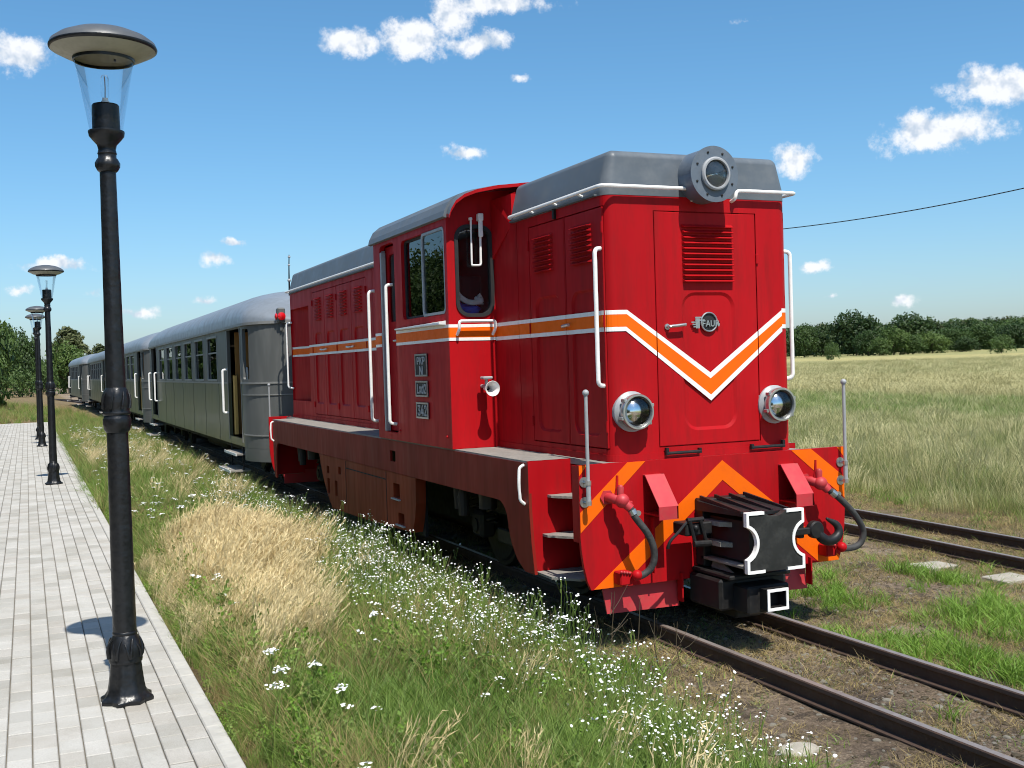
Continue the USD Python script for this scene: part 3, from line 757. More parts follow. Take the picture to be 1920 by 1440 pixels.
hoodR = obj(L, 'rear_hood', cut(prism(planR, 'z', HZ0, HZ1), cutsR), 'red_paint', smooth=35)
obj(hoodR, 'base_strip', prism(unary_union([planR.buffer(.012), sbox(-HW - .012, CR, HW + .012, CR + .2)]).difference(planR.buffer(.001)).intersection(sbox(-2, CR + .002, 2, 12)), 'z', 1.105, 1.150), 'red_paint', smooth=35)

def louvres_front(parent, x0, x1, z0, z1, n, plane, m):
    h = (z1 - z0) / n
    for k in range(n):
        z = z0 + k * h
        P = []
        for x, e in ((x0, 0), (x1, 0)):
            P += [(x, plane + .002, z + h * .92), (x, plane + .002, z + .004)]
        P += [(x0 + .006, plane - .026, z + h * .30), (x1 - .006, plane - .026, z + h * .30), (x0 + .006, plane - .026, z + h * .22), (x1 - .006, plane - .026, z + h * .22)]
        P = np.array(P)
        # the blade slopes out and down and its lower lip is open
        b = hull(np.array([(x0, plane + .002, z + h * .92), (x1, plane + .002, z + h * .92), (x0 + .005, plane - .034, z + h * .36), (x1 - .005, plane - .034, z + h * .36), (x0, plane + .002, z + h * .80), (x1, plane + .002, z + h * .80), (x0 + .005, plane - .033, z + h * .28), (x1 - .005, plane - .033, z + h * .28),
                           (x0, plane + .002, z + h * .3), (x1, plane + .002, z + h * .3)]))
        obj(parent, 'louvre', b, m, smooth=False)
def louvres_side(parent, y0, y1, z0, z1, n, s, m, depth=.030):
    h = (z1 - z0) / n; X = s * HW
    for k in range(n):
        z = z0 + k * h
        b = hull(np.array([(X - s * .012, y0, z + h * .92), (X - s * .012, y1, z + h * .92), (X + s * depth, y0 + .012, z + h * .34), (X + s * depth, y1 - .012, z + h * .34), (X - s * .012, y0, z + h * .8), (X - s * .012, y1, z + h * .8),
                           (X + s * depth, y0 + .012, z + h * .24), (X + s * depth, y1 - .012, z + h * .24), (X - s * .012, y0, z + h * .25), (X - s * .012, y1, z + h * .25)]))
        obj(parent, 'louvre', b, m, smooth=False)
dp = mani(bx(DX0 + g, DX1 - g, YF - .001, YF + .012, DZ0 + g, DZ1 - g, .003)) - mani(pressed(YF - .001, -.165, .268, 1.283, 2.224, .11, .011, .022, 'y'))
dp = dp - mani(bx(-.02, .125, YF - .01, YF + .007, 1.400, 1.412))
fd = obj(L, 'front_door', to_tri(dp), 'red_paint', smooth=25)
louvres_front(fd, -.150, .258, 2.283, 2.690, 11, YF, 'red_paint')
obj(fd, 'handle', [tube(bend([(-.285, YF, 1.992), (-.285, YF - .035, 1.992), (-.19, YF - .038, 2.000), (-.155, YF - .036, 2.004)], .02), (.011), 8), lathe([(.02, 0), (.02, .012)], (-.285, YF, 1.992), 'y', 12)], 'bare_steel')
obj(fd, 'hinge', [bx(.452, .472, YF - .012, YF, z, z + .07, .003) for z in (1.32, 2.42)], 'red_paint', smooth=False)
obj(fd, 'latch_rod', [tube([(-.33, YF - .028, 1.142), (-.06, YF - .028, 1.142)], .011, 8), bx(-.335, -.315, YF - .036, YF - .012, 1.13, 1.18), bx(-.075, -.055, YF - .036, YF - .012, 1.13, 1.165)], 'black_metal')
obj(fd, 'latch_rod', [tube([(.36, YF - .028, 1.142), (.64, YF - .028, 1.142)], .011, 8), bx(.355, .375, YF - .036, YF - .012, 1.13, 1.165), bx(.62, .64, YF - .036, YF - .012, 1.13, 1.18)], 'black_metal')
# round maker's badge with wings
bd = obj(fd, 'badge', lathe([(.066, -.011), (.066, -.004), (.058, -.002)], (.052, YF - .001, 2.020), 'y', 28), 'seal_rubber')
obj(bd, 'badge_rim', trimesh.Trimesh(*(lambda m: (np.stack([m.vertices[:, 0], m.vertices[:, 2], m.vertices[:, 1]], 1) + (.052, YF - .004, 2.020), m.faces[:, ::-1]))(trimesh.creation.torus(.064, .006, 36, 8)), process=False), 'bare_steel')
obj(bd, 'badge_lettering', text_on('FAUR', .040, (.062, YF - .004, 2.010), '-y', .007, True, .135), 'bare_steel', smooth=False)
obj(bd, 'badge_wing', [bx(-.062, -.005 + .02 * k, YF - .008, YF - .003, 2.052 - .018 * k - .006, 2.052 - .018 * k + .004) for k in range(2)] + [bx(-.092 + .008 * k, -.030, YF - .008, YF - .003, 2.020 - .015 * k - .005, 2.020 - .015 * k + .004) for k in range(3)]
    + [bx(-.058, -.026, YF - .009, YF - .003, 1.978, 2.045), bx(.112, .136, YF - .008, YF - .003, 2.012, 2.020), bx(.124, .136, YF - .008, YF - .003, 1.994, 2.020)], 'bare_steel', smooth=False)
# doors in the hood sides
for s in (-1, 1):
    X = s * HW
    for (y0, y1), lv, rc in ((sideF[0], (.342, .642), (.262, .668)), (sideF[1], (.935, 1.252), (.845, 1.262))):
        b = bx(X, X - s * .024, y0 + g, y1 - g, 1.186 + g, 2.80 - g, .003)
        rcx = pressed(-HW, rc[0], rc[1], 1.268, 2.262, .09, .016, .018, 'x')
        if s > 0: rcx = mirror_x(rcx)
        d = obj(L, 'hood_door', to_tri(mani(b) - mani(rcx)), 'red_paint', smooth=25)
        louvres_side(d, lv[0], lv[1], 2.436, 2.716, 8, s, 'red_paint')
        for z in (1.30, 2.0, 2.62) if s < 0 else (): obj(d, 'hinge', tube([(X + s * .006, (y1 if lv[0] > .7 else y0), z), (X + s * .006, (y1 if lv[0] > .7 else y0), z + .075)], .008, 6), 'red_paint')
        if lv[0] > .7: obj(d, 'handle', tube(bend([(X, .772, 2.028), (X + s * .03, .772, 2.028), (X + s * .03, .66, 2.034)], .02), .011, 8), 'bare_steel')
    for k, (y0, y1) in enumerate(sideR):
        b = bx(X, X - s * .024, y0 + g, y1 - g, 1.186 + g, 2.80 - g, .003)
        ym = (y0 + y1) / 2
        rcx = pressed(-HW, ym - .20, ym + .20, 1.33, 2.26, .07, .016, .018, 'x')
        if s > 0: rcx = mirror_x(rcx)
        d = obj(L, 'hood_door', to_tri(mani(b) - mani(rcx)), 'red_paint', smooth=25)
        louvres_side(d, ym - .145, ym + .145, 2.415, 2.725, 8, s, 'red_paint')
        if k % 2 == 0: obj(d, 'handle', [tube(bend([(X, y1 - .06, 2.03), (X + s * .03, y1 - .06, 2.03), (X + s * .03, y1 - .17, 2.035)], .02), .011, 8), tube(bend([(X, y1 + .04, 2.03), (X + s * .03, y1 + .04, 2.03), (X + s * .03, y1 + .14, 2.035)], .02), .011, 8)], 'bare_steel')
        for z in (1.28, 2.0, 2.62) if s < 0 else (): obj(d, 'hinge', tube([(X + s * .006, y0 if k % 2 == 0 else y1, z), (X + s * .006, y0 if k % 2 == 0 else y1, z + .075)], .008, 6), 'red_paint')
    louvres_side(hoodR, 5.10, 5.33, 2.44, 2.72, 8, s, 'red_paint')

# --- grey hood roofs
def hood_roof(y0, y1, end):
    """Straight band, then sides leaning in to a flat top with soft edges; end: -1 the slope is at y0, +1 at y1."""
    P = []
    zt, wt, r = 3.170, .688, .060
    yin0 = y0 + (.015 if end < 0 else 0); yin1 = y1 - (.015 if end > 0 else 0)
    for y in (y0, y1):
        for s in (-1, 1):
            if (y == y0 and end < 0) or (y == y1 and end > 0):
                cx, cy, rr = s * (HW - .075), y + (.075 if y == y0 else -.075), .077
                for a in np.linspace(0, 2 * PI, 24, endpoint=False):
                    for z in (2.868, 2.928): P.append((cx + rr * math.cos(a), cy + rr * math.sin(a), z))
            else:
                for z in (2.868, 2.928): P.append((s * (HW + .002), y, z))
    for y in (yin0, yin1):
        e = (y == yin0 and end < 0) or (y == yin1 and end > 0)
        for s in (-1, 1):
            cx, cz = s * (wt - r), zt - r
            if e:
                cy = y + (r if y == yin0 else -r)
                sp = trimesh.creation.icosphere(3, r).vertices + (cx, cy, cz); P += [tuple(p) for p in sp]
            else:
                for a in np.linspace(0, 2 * PI, 20, endpoint=False): P.append((cx + r * math.cos(a), y, cz + r * math.sin(a)))
    return hull(np.array(P))
rf = obj(L, 'front_hood_roof', hood_roof(YF, 1.655, -1), 'roof_grey_paint', smooth=28)
rr_ = obj(L, 'rear_hood_roof', hood_roof(CR + .05, YB, 1), 'roof_grey_paint', smooth=28)
obj(rr_, 'filler_cap', lathe([(.03, 3.16), (.03, 3.21), (.018, 3.22)], (-.45, 7.4, 0), 'z', 12), 'roof_grey_paint')
obj(L, 'hood_top_panel', prism(sbox(-HW + .001, 1.657, HW - .001, CF - .004), 'z', HZ1 + .0005, 3.10), 'red_paint', smooth=False)
for s in (-1, 1):                            # narrow fillet between hood and cab
    q = hull(np.array([(s * HW, 1.66, 2.86), (s * (HW - .05), 1.68, 3.12), (s * .752, CF - .004, 2.62), (s * .752, CF - .004, 3.10), (s * .70, CF - .004, 2.62), (s * .68, 1.70, 2.86)]))
    obj(L, 'gusset', q, 'red_paint', smooth=False)
# gutter rails
so = .048
left = bend([(-HW - .020, 1.640, 2.905), (-HW - so, 1.60, 2.906), (-HW - so, YF - so, 2.918), (-.075, YF - so, 2.918), (-.060, YF - so, 2.860), (-.060, YF, 2.85)], .05)
rightg = bend([(.262, YF, 2.85), (.262, YF - so, 2.86), (.275, YF - so, 2.918), (HW + so, YF - so, 2.918), (HW + so, 1.60, 2.906), (HW + .02, 1.64, 2.905)], .05)
for P in (left, rightg):
    gr = obj(L, 'gutter_rail', tube(P, .0125, 10), 'white_paint')
for s in (-1, 1):
    for y in (.45, .85, 1.25): obj(L, 'rail_bracket', tube([(s * HW, y, 2.895), (s * (HW + so), y, 2.912)], .008, 6), 'white_paint')
    obj(L, 'gutter_rail', tube(bend([(s * (HW + .02), 4.3, 2.905), (s * (HW + so), 4.34, 2.906), (s * (HW + so), YB + so, 2.906), (s * .2, YB + so, 2.906)], .05), .0125, 8), 'white_paint')
    obj(L, 'drip_channel', [bx(s * (HW + .001), s * (HW + .022), .25, 1.655, 2.872, 2.884), bx(s * (HW + .001), s * (HW + .022), 4.06, 9.55, 2.872, 2.884)], 'roof_grey_paint', smooth=False)
obj(hoodF, 'lifting_lug', bx(-HW - .02, -HW + .005, .87, .90, 2.80, 2.87, .004), 'black_metal')

# --- orange stripe with white edges, carried round the hoods and dipping to a V on the nose
def strip_mesh(name, parent, zs, m):
    pass
TOP = [(-.664, 2.108), (-.588, 2.108), (.053, 1.674), (.664, 2.096)]
BOT = [(-.664, 1.968), (-.600, 1.968), (.053, 1.482), (.664, 1.946)]
T2 = [(-.664, 2.080), (-.592, 2.080), (.053, 1.634), (.664, 2.056)]
B2 = [(-.664, 1.996), (-.597, 1.996), (.053, 1.522), (.664, 1.986)]
gaps = unary_union([sbox(DX0 - .001, 1, DX0 + g, 3), sbox(DX1 - g, 1, DX1 + .001, 3)])
stp = obj(L, 'nose_stripe', prism(Polygon(T2 + B2[::-1]).difference(gaps), 'y', YF - .004, YF - .0005), 'orange_paint', smooth=False)
obj(stp, 'white_line', prism(Polygon(TOP + T2[::-1]).difference(gaps), 'y', YF - .004, YF - .0005), 'white_paint', smooth=False)
obj(stp, 'white_line', prism(Polygon(B2 + BOT[::-1]).difference(gaps), 'y', YF - .004, YF - .0005), 'white_paint', smooth=False)
def wrap(plan, clip, dy=None):
    ring = plan.buffer(.0035, join_style=1).difference(plan.buffer(-.0)).intersection(clip)
    return ring
clipF = unary_union([sbox(-2, YF - .1, -.664, CF - .001), sbox(.664, YF - .1, 2, CF - .001)])
cutlines = unary_union([sbox(-2, y - .0035, 2, y + .0035) for y in (.185, .752, 1.354, 1.568)])
cutlinesR = unary_union([sbox(-2, y - .0035, 2, y + .0035) for y in (5.735, 6.372, 7.024, 7.640, 8.262)])
for plan, clip, cl in ((planF, clipF, cutlines), (planR, sbox(-2, CR + .001, 2, 8.488), cutlinesR)):
    ring = wrap(plan, clip).difference(cl)
    sg = obj(L, 'side_stripe', prism(ring, 'z', 1.997, 2.079), 'orange_paint', smooth=30)
    obj(sg, 'white_line', prism(ring, 'z', 2.0795, 2.108), 'white_paint', smooth=30)
    obj(sg, 'white_line', prism(ring, 'z', 1.968, 1.9965), 'white_paint', smooth=30)
for s in (-1, 1):                            # in the leaning radiator recess and behind it
    q = lambda o: Polygon([(s * (HW - .02 + o), 9.60), (s * (HW - .17 + o), 8.49), (s * (HW - .172 + o), 8.49), (s * (HW - .022 + o), 9.60)])
    sg = obj(L, 'recess_stripe', prism(q(.003), 'z', 1.997, 2.079), 'orange_paint', smooth=False)
    obj(sg, 'white_line', prism(q(.003), 'z', 2.0795, 2.108), 'white_paint', smooth=False)
    obj(sg, 'white_line', prism(q(.003), 'z', 1.968, 1.9965), 'white_paint', smooth=False)

# --- lamps
def headlight(x, z, yf):
    h = obj(L, 'headlight', lathe([(.095, -.10), (.106, .02), (.117, .045), (.119, .075), (.115, .083), (.104, .083), (.102, .060)], (x, yf + .085, z), 'y', 36), 'bare_steel', smooth=35)
    obj(h, 'housing', lathe([(.135, -.02), (.135, .012), (.112, .03)], (x, YF - .0005, z), 'y', 32), 'grey_rod', smooth=35)
    obj(h, 'reflector', lathe([(.012, -.055), (.045, -.045), (.078, -.015), (.100, .045)], (x, yf + .062, z), 'y', 32), 'reflector', smooth=True)
    obj(h, 'bulb', sphere((x, yf + .075, z), .016, 1), 'horn_white', smooth=True)
    lens = lathe([(.101, .058), (.101, .064), (.082, .076), (.050, .085), (.020, .089), (.004, .090)], (x, yf + .085, z), 'y', 32)
    obj(h, 'lens', lens, 'headlamp_glass', smooth=True)
    for a in (20, 140, 200, 320):
        dx, dz = .118 * math.cos(math.radians(a)), .118 * math.sin(math.radians(a))
        obj(h, 'clamp', bx(x + dx - .014, x + dx + .014, yf + .010, yf + .055, z + dz - .012, z + dz + .012, .004), 'bare_steel')
headlight(-.576, 1.434, .048)
headlight(.576, 1.434, .048)
LX, LZ, LY = .018, 3.002, -.010
tl = obj(L, 'top_lamp', lathe([(.178, -.50), (.181, -.006), (.176, 0), (.110, 0), (.110, .0)], (LX, LY, LZ), 'y', 48), 'lamp_housing_paint', smooth=35)
obj(tl, 'flange', lathe([(.104, .0005), (.188, .0005), (.188, .010), (.108, .012)], (LX, LY, LZ), 'y', 48), 'lamp_housing_paint', smooth=30)
obj(tl, 'lamp_ring', lathe([(.110, .012), (.112, .030), (.103, .040), (.092, .040), (.088, .018)], (LX, LY, LZ), 'y', 40), 'grey_rod', smooth=30)
obj(tl, 'reflector', lathe([(.012, -.075), (.05, -.06), (.075, -.025), (.088, .020)], (LX, LY, LZ), 'y', 32), 'reflector', smooth=True)
obj(tl, 'bulb', sphere((LX, LY + .03, LZ), .018, 1), 'horn_white', smooth=True)
obj(tl, 'lens', lathe([(.088, .020), (.088, .026), (.070, .034), (.045, .040), (.004, .043)], (LX, LY, LZ), 'y', 32), 'headlamp_glass', smooth=True)
for k in range(8):
    a = k * PI / 4 + .35
    obj(tl, 'bolt', lathe([(.008, .010), (.008, .016), (.004, .018)], (LX + .150 * math.cos(a), LY, LZ + .150 * math.sin(a)), 'y', 8), 'black_metal')

# --- white handrails
def handrail(P, r=.0145, m='white_paint'): return obj(L, 'handrail', tube(bend(P, .045, 6), r, 10), m)
for s in (-1, 1):
    handrail([(s * (HW - .01), .225, 2.52), (s * (HW + .055), .20, 2.515), (s * (HW + .055), .20, 1.615), (s * (HW - .01), .225, 1.607)])
    handrail([(s * (HW - .01), 9.56, 2.46), (s * (HW + .06), 9.60, 2.455), (s * (HW + .06), 9.60, 1.53), (s * (HW - .01), 9.56, 1.52)])
    handrail([(s * (CWD - .005), 3.487, 2.535), (s * (CWD + .060), 3.487, 2.53), (s * (CWD + .060), 3.487, 1.262), (s * (CWD - .005), 3.487, 1.255)])
    handrail([(s * (HW - .005), 4.15, 2.52), (s * (CWD + .045), 4.10, 2.52), (s * (CWD + .045), 4.10, 1.262), (s * (HW - .005), 4.15, 1.255)])
    # marker poles on the headstocks
    for yy, d in ((0, -1), (YE, 1)):
        px, py = s * 1.022, yy + d * .060
        mp = obj(L, 'marker_pole', tube([(px, py, .868), (px, py, .995), (px, py, 1.0), (px, py, 1.56)], (.0155, .0155, .0115, .0115), 10), 'grey_rod')
        obj(mp, 'ball', sphere((px, py, 1.577), .021, 2), 'grey_rod', smooth=True)
        for z in (.880, 1.008):
            obj(mp, 'bracket', [lathe([(.019, z - .014), (.019, z + .014)], (px, py, 0), 'z', 12), tube([(px, py, z), (px, yy, z)], .010, 8), lathe([(.034, 0), (.034, .008)], (px, yy, z), 'y', 14) if d < 0 else lathe([(.034, -.008), (.034, 0)], (px, yy, z), 'y', 14)], 'bare_steel')
# slender aerial on the rear corner of the hood
ae = obj(L, 'aerial', tube([(-.712, 9.70, 2.86), (-.712, 9.70, 3.06), (-.708, 9.70, 3.28), (-.70, 9.70, 3.45)], (.014, .012, .009, .007), 8), 'black_metal')
obj(ae, 'aerial_fitting', [sphere((-.711, 9.70, 3.08), .026, 1), sphere((-.706, 9.70, 3.30), .018, 1), sphere((-.7, 9.70, 3.42), .020, 1)], 'grey_rod')

# --- cab
roofp = [(-1.142, 2.952), (-1.128, 3.000), (-1.095, 3.062), (-1.035, 3.110), (-.95, 3.142), (-.80, 3.170), (-.55, 3.195), (-.25, 3.208), (0, 3.212)]
prof = roofp + [(-x, z) for x, z in reversed(roofp[:-1])]
outer = Polygon([(-CWD, 1.106)] + prof + [(CWD, 1.106)])
inner = outer.buffer(-.045, join_style=2)
cabm = mani(prism(outer, 'y', CF, CR)) - mani(prism(inner, 'y', CF + .04, CR - .04))
W1, W2, WZ0, WZ1 = (2.655, 3.190), (2.090, 2.645), 2.195, 2.895
for s in (-1, 1):
    cabm = cabm - mani(prism(rrect(W2[0], W1[1], WZ0, WZ1, .05), 'x', s * (CWD + .02), s * (CWD - .10)))
    cabm = cabm - mani(prism(rrect(min(s * 1.062, s * .756), max(s * 1.062, s * .756), 2.175, 2.890, .10), 'y', CF - .02, CF + .10))
    cabm = cabm - mani(prism(rrect(min(s * 1.062, s * .80), max(s * 1.062, s * .80), 2.175, 2.890, .10), 'y', CR - .10, CR + .02))
    cabm = cabm - mani(prism(rrect(3.40, 3.845, 1.172, 2.92, .07), 'x', s * (CWD + .02), s * (CWD - .10)))
cab = obj(L, 'cab', to_tri(cabm), 'red_paint', smooth=25)
obj(cab, 'cab_floor', bx(-1.09, 1.09, CF + .045, CR - .045, 1.107, 1.165), 'cab_inside', smooth=False)
obj(cab, 'cab_desk', [bx(-1.05, -.15, CF + .06, CF + .42, 1.17, 2.12), bx(.3, 1.05, CF + .06, CF + .40, 1.17, 2.10)], 'cab_inside', smooth=False)
obj(cab, 'cab_console', [bx(-.98, -.62, CF + .55, CF + .75, 2.10, 2.55, .02), bx(-.70, -.3, CF + .2, CF + .42, 2.125, 2.30, .02)], 'console_black')
obj(cab, 'cab_seat', [bx(-.95, -.5, CF + 1.0, CF + 1.42, 1.55, 1.65, .02), bx(-.95, -.5, CF + 1.40, CF + 1.48, 1.66, 2.25, .02), bx(-.76, -.69, CF + 1.15, CF + 1.25, 1.17, 1.55)], 'console_black')
obj(cab, 'inner_bulkhead', [bx(-.72, .72, CF + .042, CF + .05, 2.1, 3.1), bx(-.72, .72, CR - .05, CR - .042, 1.17, 3.1)], 'cab_inside', smooth=False)
# roof sheet with its forward visor
rs = Polygon(prof).buffer(.0)
out2 = LineString(prof).buffer(.030, cap_style=2, join_style=1)
sheet = out2.difference(outer.buffer(.001))
cr_ = obj(L, 'cab_roof', prism(sheet, 'y', CF - .02, CR + .075), 'roof_grey_paint', smooth=30)
def visor():
    """Hood over the windscreens: reaches furthest forward at the middle and sweeps back to the eaves."""
    V, F = [], []
    n = len(prof); P = np.array(prof)
    nrm = np.stack([P[:, 0] * .02, np.full(n, .03)], 1)
    t = np.abs(P[:, 0]) / CWD
    fwd_ = 0.10 + .22 * (1 - np.clip((t - .45) / .55, 0, 1) ** 2.0)
    ys = np.linspace(0, 1, 6)
    Vt_ = []
    for q in ys:
        y = CF - .021 - fwd_ * q
        z = P[:, 1] + .002 - .020 * q * q
        Vt_.append(np.stack([P[:, 0] * (1 + .012 * q), y, z], 1))
    top = np.stack([v + np.array([0, 0, .026]) for v in Vt_]); bot = np.stack(Vt_)
    k = len(ys); V = np.vstack([top.reshape(-1, 3), bot.reshape(-1, 3)]); o = k * n
    ft, fb = [], []
    for i in range(k - 1):
        for j in range(n - 1):
            a = i * n + j
            ft += [(a, a + 1, a + n + 1), (a, a + n + 1, a + n)]
            fb += [(o + a, o + a + n + 1, o + a + 1), (o + a, o + a + n, o + a + n + 1)]
    i = k - 1
    for j in range(n - 1):
        a = i * n + j; fb += [(a, a + 1, o + a + 1), (a, o + a + 1, o + a)]
    for i in range(k - 1):
        for j in (0, n - 1):
            a = i * n + j; fb += [(a, a + n, o + a + n), (a, o + a + n, o + a)]
    return trimesh.Trimesh(V, np.array(ft), process=False), trimesh.Trimesh(V, np.array(fb), process=False)
vt, vb = visor()
vp = obj(L, 'visor', vb, 'red_paint', smooth=35)
obj(vp, 'visor_skin', vt, 'roof_grey_paint', smooth=35)
for s in (-1, 1):
    X = s * CWD
    # windscreen: rubber seal, pane, wiper
    x0, x1 = sorted((s * 1.062, s * .756))
    hole = rrect(x0, x1, 2.175, 2.890, .10)
    wn = obj(L, 'windscreen', prism(hole.buffer(-.012), 'y', CF + .020, CF + .026), 'windscreen_glass', smooth=False)
    obj(wn, 'seal', prism(hole.buffer(.014).difference(hole.buffer(-.016)), 'y', CF - .010, CF + .035), 'seal_rubber', smooth=False)
    wxp, wxq = s * .860, s * .938
    obj(wn, 'wiper', [tube(bend([(wxp, CF - .045, 2.975), (wxp, CF - .030, 2.80), (wxp, CF - .024, 2.575), (wxq, CF - .024, 2.575)], .02), np.linspace(.012, .009, 12), 8), tube([(wxq, CF - .030, 2.945), (wxq, CF - .024, 2.80), (wxq, CF - .024, 2.575)], (.009, .008, .008), 8), bx(wxp - .022, wxp + .022, CF - .06, CF - .0005, 2.93, 2.99, .006), bx(wxp - .018, wxp + .018, CF - .052, CF - .028, 2.80, 2.93, .006), bx(wxq - .012, wxq + .012, CF - .036, CF - .0005, 2.935, 2.958, .004)], 'white_paint')
    # rear window of the cab
    hole = rrect(*sorted((s * 1.062, s * .80)), 2.175, 2.890, .10)
    wn = obj(L, 'rear_window', prism(hole.buffer(-.012), 'y', CR - .026, CR - .020), 'window_glass', smooth=False)
    obj(wn, 'seal', prism(hole.buffer(.014).difference(hole.buffer(-.016)), 'y', CR - .035, CR + .010), 'seal_rubber', smooth=False)
    # sliding side windows
    for (a, b), o, fr in ((W1, .040, 'seal_rubber'), (W2, .012, 'grey_rod')):
        wn = obj(L, 'side_window', prism(rrect(a, b, WZ0, WZ1, .045), 'x', X - s * o, X - s * (o + .005)), 'window_glass', smooth=False)
        obj(wn, 'frame', prism(rrect(a - .004, b + .004, WZ0 - .004, WZ1 + .004, .05).difference(rrect(a + .022, b - .022, WZ0 + .022, WZ1 - .022, .035)), 'x', X - s * (o - .012), X - s * (o + .016)), fr, smooth=False)
    obj(L, 'arm_rest', hull(np.array([(X, 3.40, 2.122), (X, 2.10, 2.138), (X, 3.40, 2.108), (X, 2.10, 2.105), (X + s * .030, 3.36, 2.112), (X + s * .030, 3.36, 2.122), (X + s * .045, 2.14, 2.128), (X + s * .045, 2.14, 2.110)])), 'white_paint', smooth=False)
    # door set back in its opening
    dm = mani(bx(X - s * .055, X - s * .085, 3.412, 3.832, 1.18, 2.905)) - mani(prism(rrect(3.49, 3.755, 2.20, 2.83, .06), 'x', X - s * .04, X - s * .10))
    dr = obj(L, 'cab_door', to_tri(dm), 'red_paint', smooth=False)
    obj(dr, 'pane', prism(rrect(3.485, 3.76, 2.195, 2.835, .06), 'x', X - s * .068, X - s * .073), 'window_glass', smooth=False)
    obj(dr, 'door_edge', bx(X - s * .054, X - s * .020, 3.838, 3.842, 1.19, 2.88), 'grey_rod', smooth=False)
    obj(dr, 'grey_post', bx(X - s * .045, X + s * .004, 3.790, 3.828, 1.176, 2.86, .006), 'grey_rod')
    obj(dr, 'handle', tube(bend([(X - s * .055, 3.45, 2.02), (X - s * .02, 3.45, 2.02), (X - s * .02, 3.55, 2.02)], .02), .009, 6), 'bare_steel')
    # stripe on the cab: front face and side
    fx0, fx1 = sorted((s * (CWD - .0005), s * (HW + .004)))
    sg = obj(L, 'cab_stripe', [bx(fx0, fx1, CF - .0035, CF - .0002, 1.997, 2.079), bx(X + s * .0002, X + s * .0035, CF + .001, 3.398, 1.997, 2.079), bx(X + s * .0002, X + s * .0035, 3.847, CR - .001, 1.997, 2.079)], 'orange_paint', smooth=False)
    for z0, z1 in ((2.0792, 2.104), (1.972, 1.9968)):
        obj(sg, 'white_line', [bx(fx0, fx1, CF - .0035, CF - .0002, z0, z1), bx(X + s * .0002, X + s * .0035, CF + .001, 3.398, z0, z1), bx(X + s * .0002, X + s * .0035, 3.847, CR - .001, z0, z1)], 'white_paint', smooth=False)
    # foothold under the windscreen, horn
    obj(L, 'grab_handle', tube(bend([(s * 1.075, CF, 2.02), (s * 1.075, CF - .055, 2.06), (s * 1.075, CF - .06, 2.126), (s * .765, CF - .06, 2.126), (s * .765, CF - .055, 2.06), (s * .765, CF, 2.02)], .02), .0125, 8), 'white_paint')
hx, hz, hy = -.865, 1.583, CF - .16
hn = obj(L, 'horn', lathe([(.012, -.13), (.020, -.09), (.026, -.04), (.040, .01), (.055, .035), (.062, .042), (.060, .044), (.052, .036), (.036, .008), (.022, -.04), (.016, -.06)], (hx, hy, hz), 'y', 28), 'horn_white', smooth=40)
obj(hn, 'mount', [bx(hx - .055, hx + .03, hy + .01, hy + .09, hz + .075, hz + .098, .008), tube([(hx - .01, hy + .06, hz), (hx - .01, hy + .06, hz + .08)], .014, 8), tube([(hx - .01, hy + .06, hz + .02), (hx - .01, CF, hz + .02)], .014, 8)], 'grey_rod')
obj(hn, 'throat', lathe([(.016, -.061), (.0165, -.058)], (hx, hy, hz), 'y', 12), 'dark_hole')
# number plates with raised characters
for s in (-1, 1):
    X = s * CWD
    for z0, z1, rows in ((1.690, 1.882, (('PKP', .062, 1.825, .20), ('N', .080, 1.738, .09))), (1.516, 1.652, (('Lxd2', .078, 1.584, .23),)), (1.330, 1.468, (('342', .088, 1.399, .23),))):
        pl = obj(L, 'number_plate', bx(X, X + s * .010, 2.555, 2.862, z0, z1, .004), 'black_metal', smooth=False)
        obj(pl, 'border', prism(sbox(2.555, z0, 2.862, z1).difference(sbox(2.569, z0 + .014, 2.848, z1 - .014)), 'x', X + s * .009, X + s * .016), 'bare_steel', smooth=False)
        for txt, h, zc, w in rows:
            t = text_on(txt, h, (-CWD - .009, 2.7085, zc), '-x', .006, True, w)
            if s > 0:
                v = t.vertices.copy(); v[:, 0] *= -1; v[:, 1] = 2 * 2.7085 - v[:, 1]; t = trimesh.Trimesh(v, t.faces, process=False)
            obj(pl, 'lettering', t, 'grey_rod', smooth=False)
# rivets along the cab foot
for y in (2.14, 3.36): obj(cab, 'rivet', sphere((-CWD, y, 1.20), .012, 1), 'red_paint')

# --- brackets, hoses, hook, coupler
def bracket(x0, x1):
    z1 = 1.026
    pf = [(0, z1), (-.030, z1), (-.195, .832), (-.195, .752), (0, .752)]
    out = [hull([(x, y, z) for x in (x0, x1) for y, z in ((0, z1), (-.030, z1), (-.030, z1 - .008), (0, z1 - .008))]),
           hull([(x, y, z) for x in (x0, x1) for y, z in ((-.030, z1), (-.195, .834), (-.187, .834), (-.026, z1 - .008))]),
           hull([(x, y, z) for x in (x0, x1) for y, z in ((-.195, .834), (-.195, .750), (-.187, .750), (-.187, .834))]),
           prism(Polygon(pf), 'x', x1 - .010, x1 - .0005)]
    b = obj(L, 'bracket', out, 'plough_red_paint', smooth=False)
    obj(b, 'shelf', bx(x0, x1 - .011, -.185, 0, .772, .780), 'red_paint', smooth=False)
    obj(b, 'rib', bx(x0 + .04, x0 + .052, -.05, 0, .385, .749), 'red_paint', smooth=False)
bracket(-.590, -.447)
bracket(.487, .630)
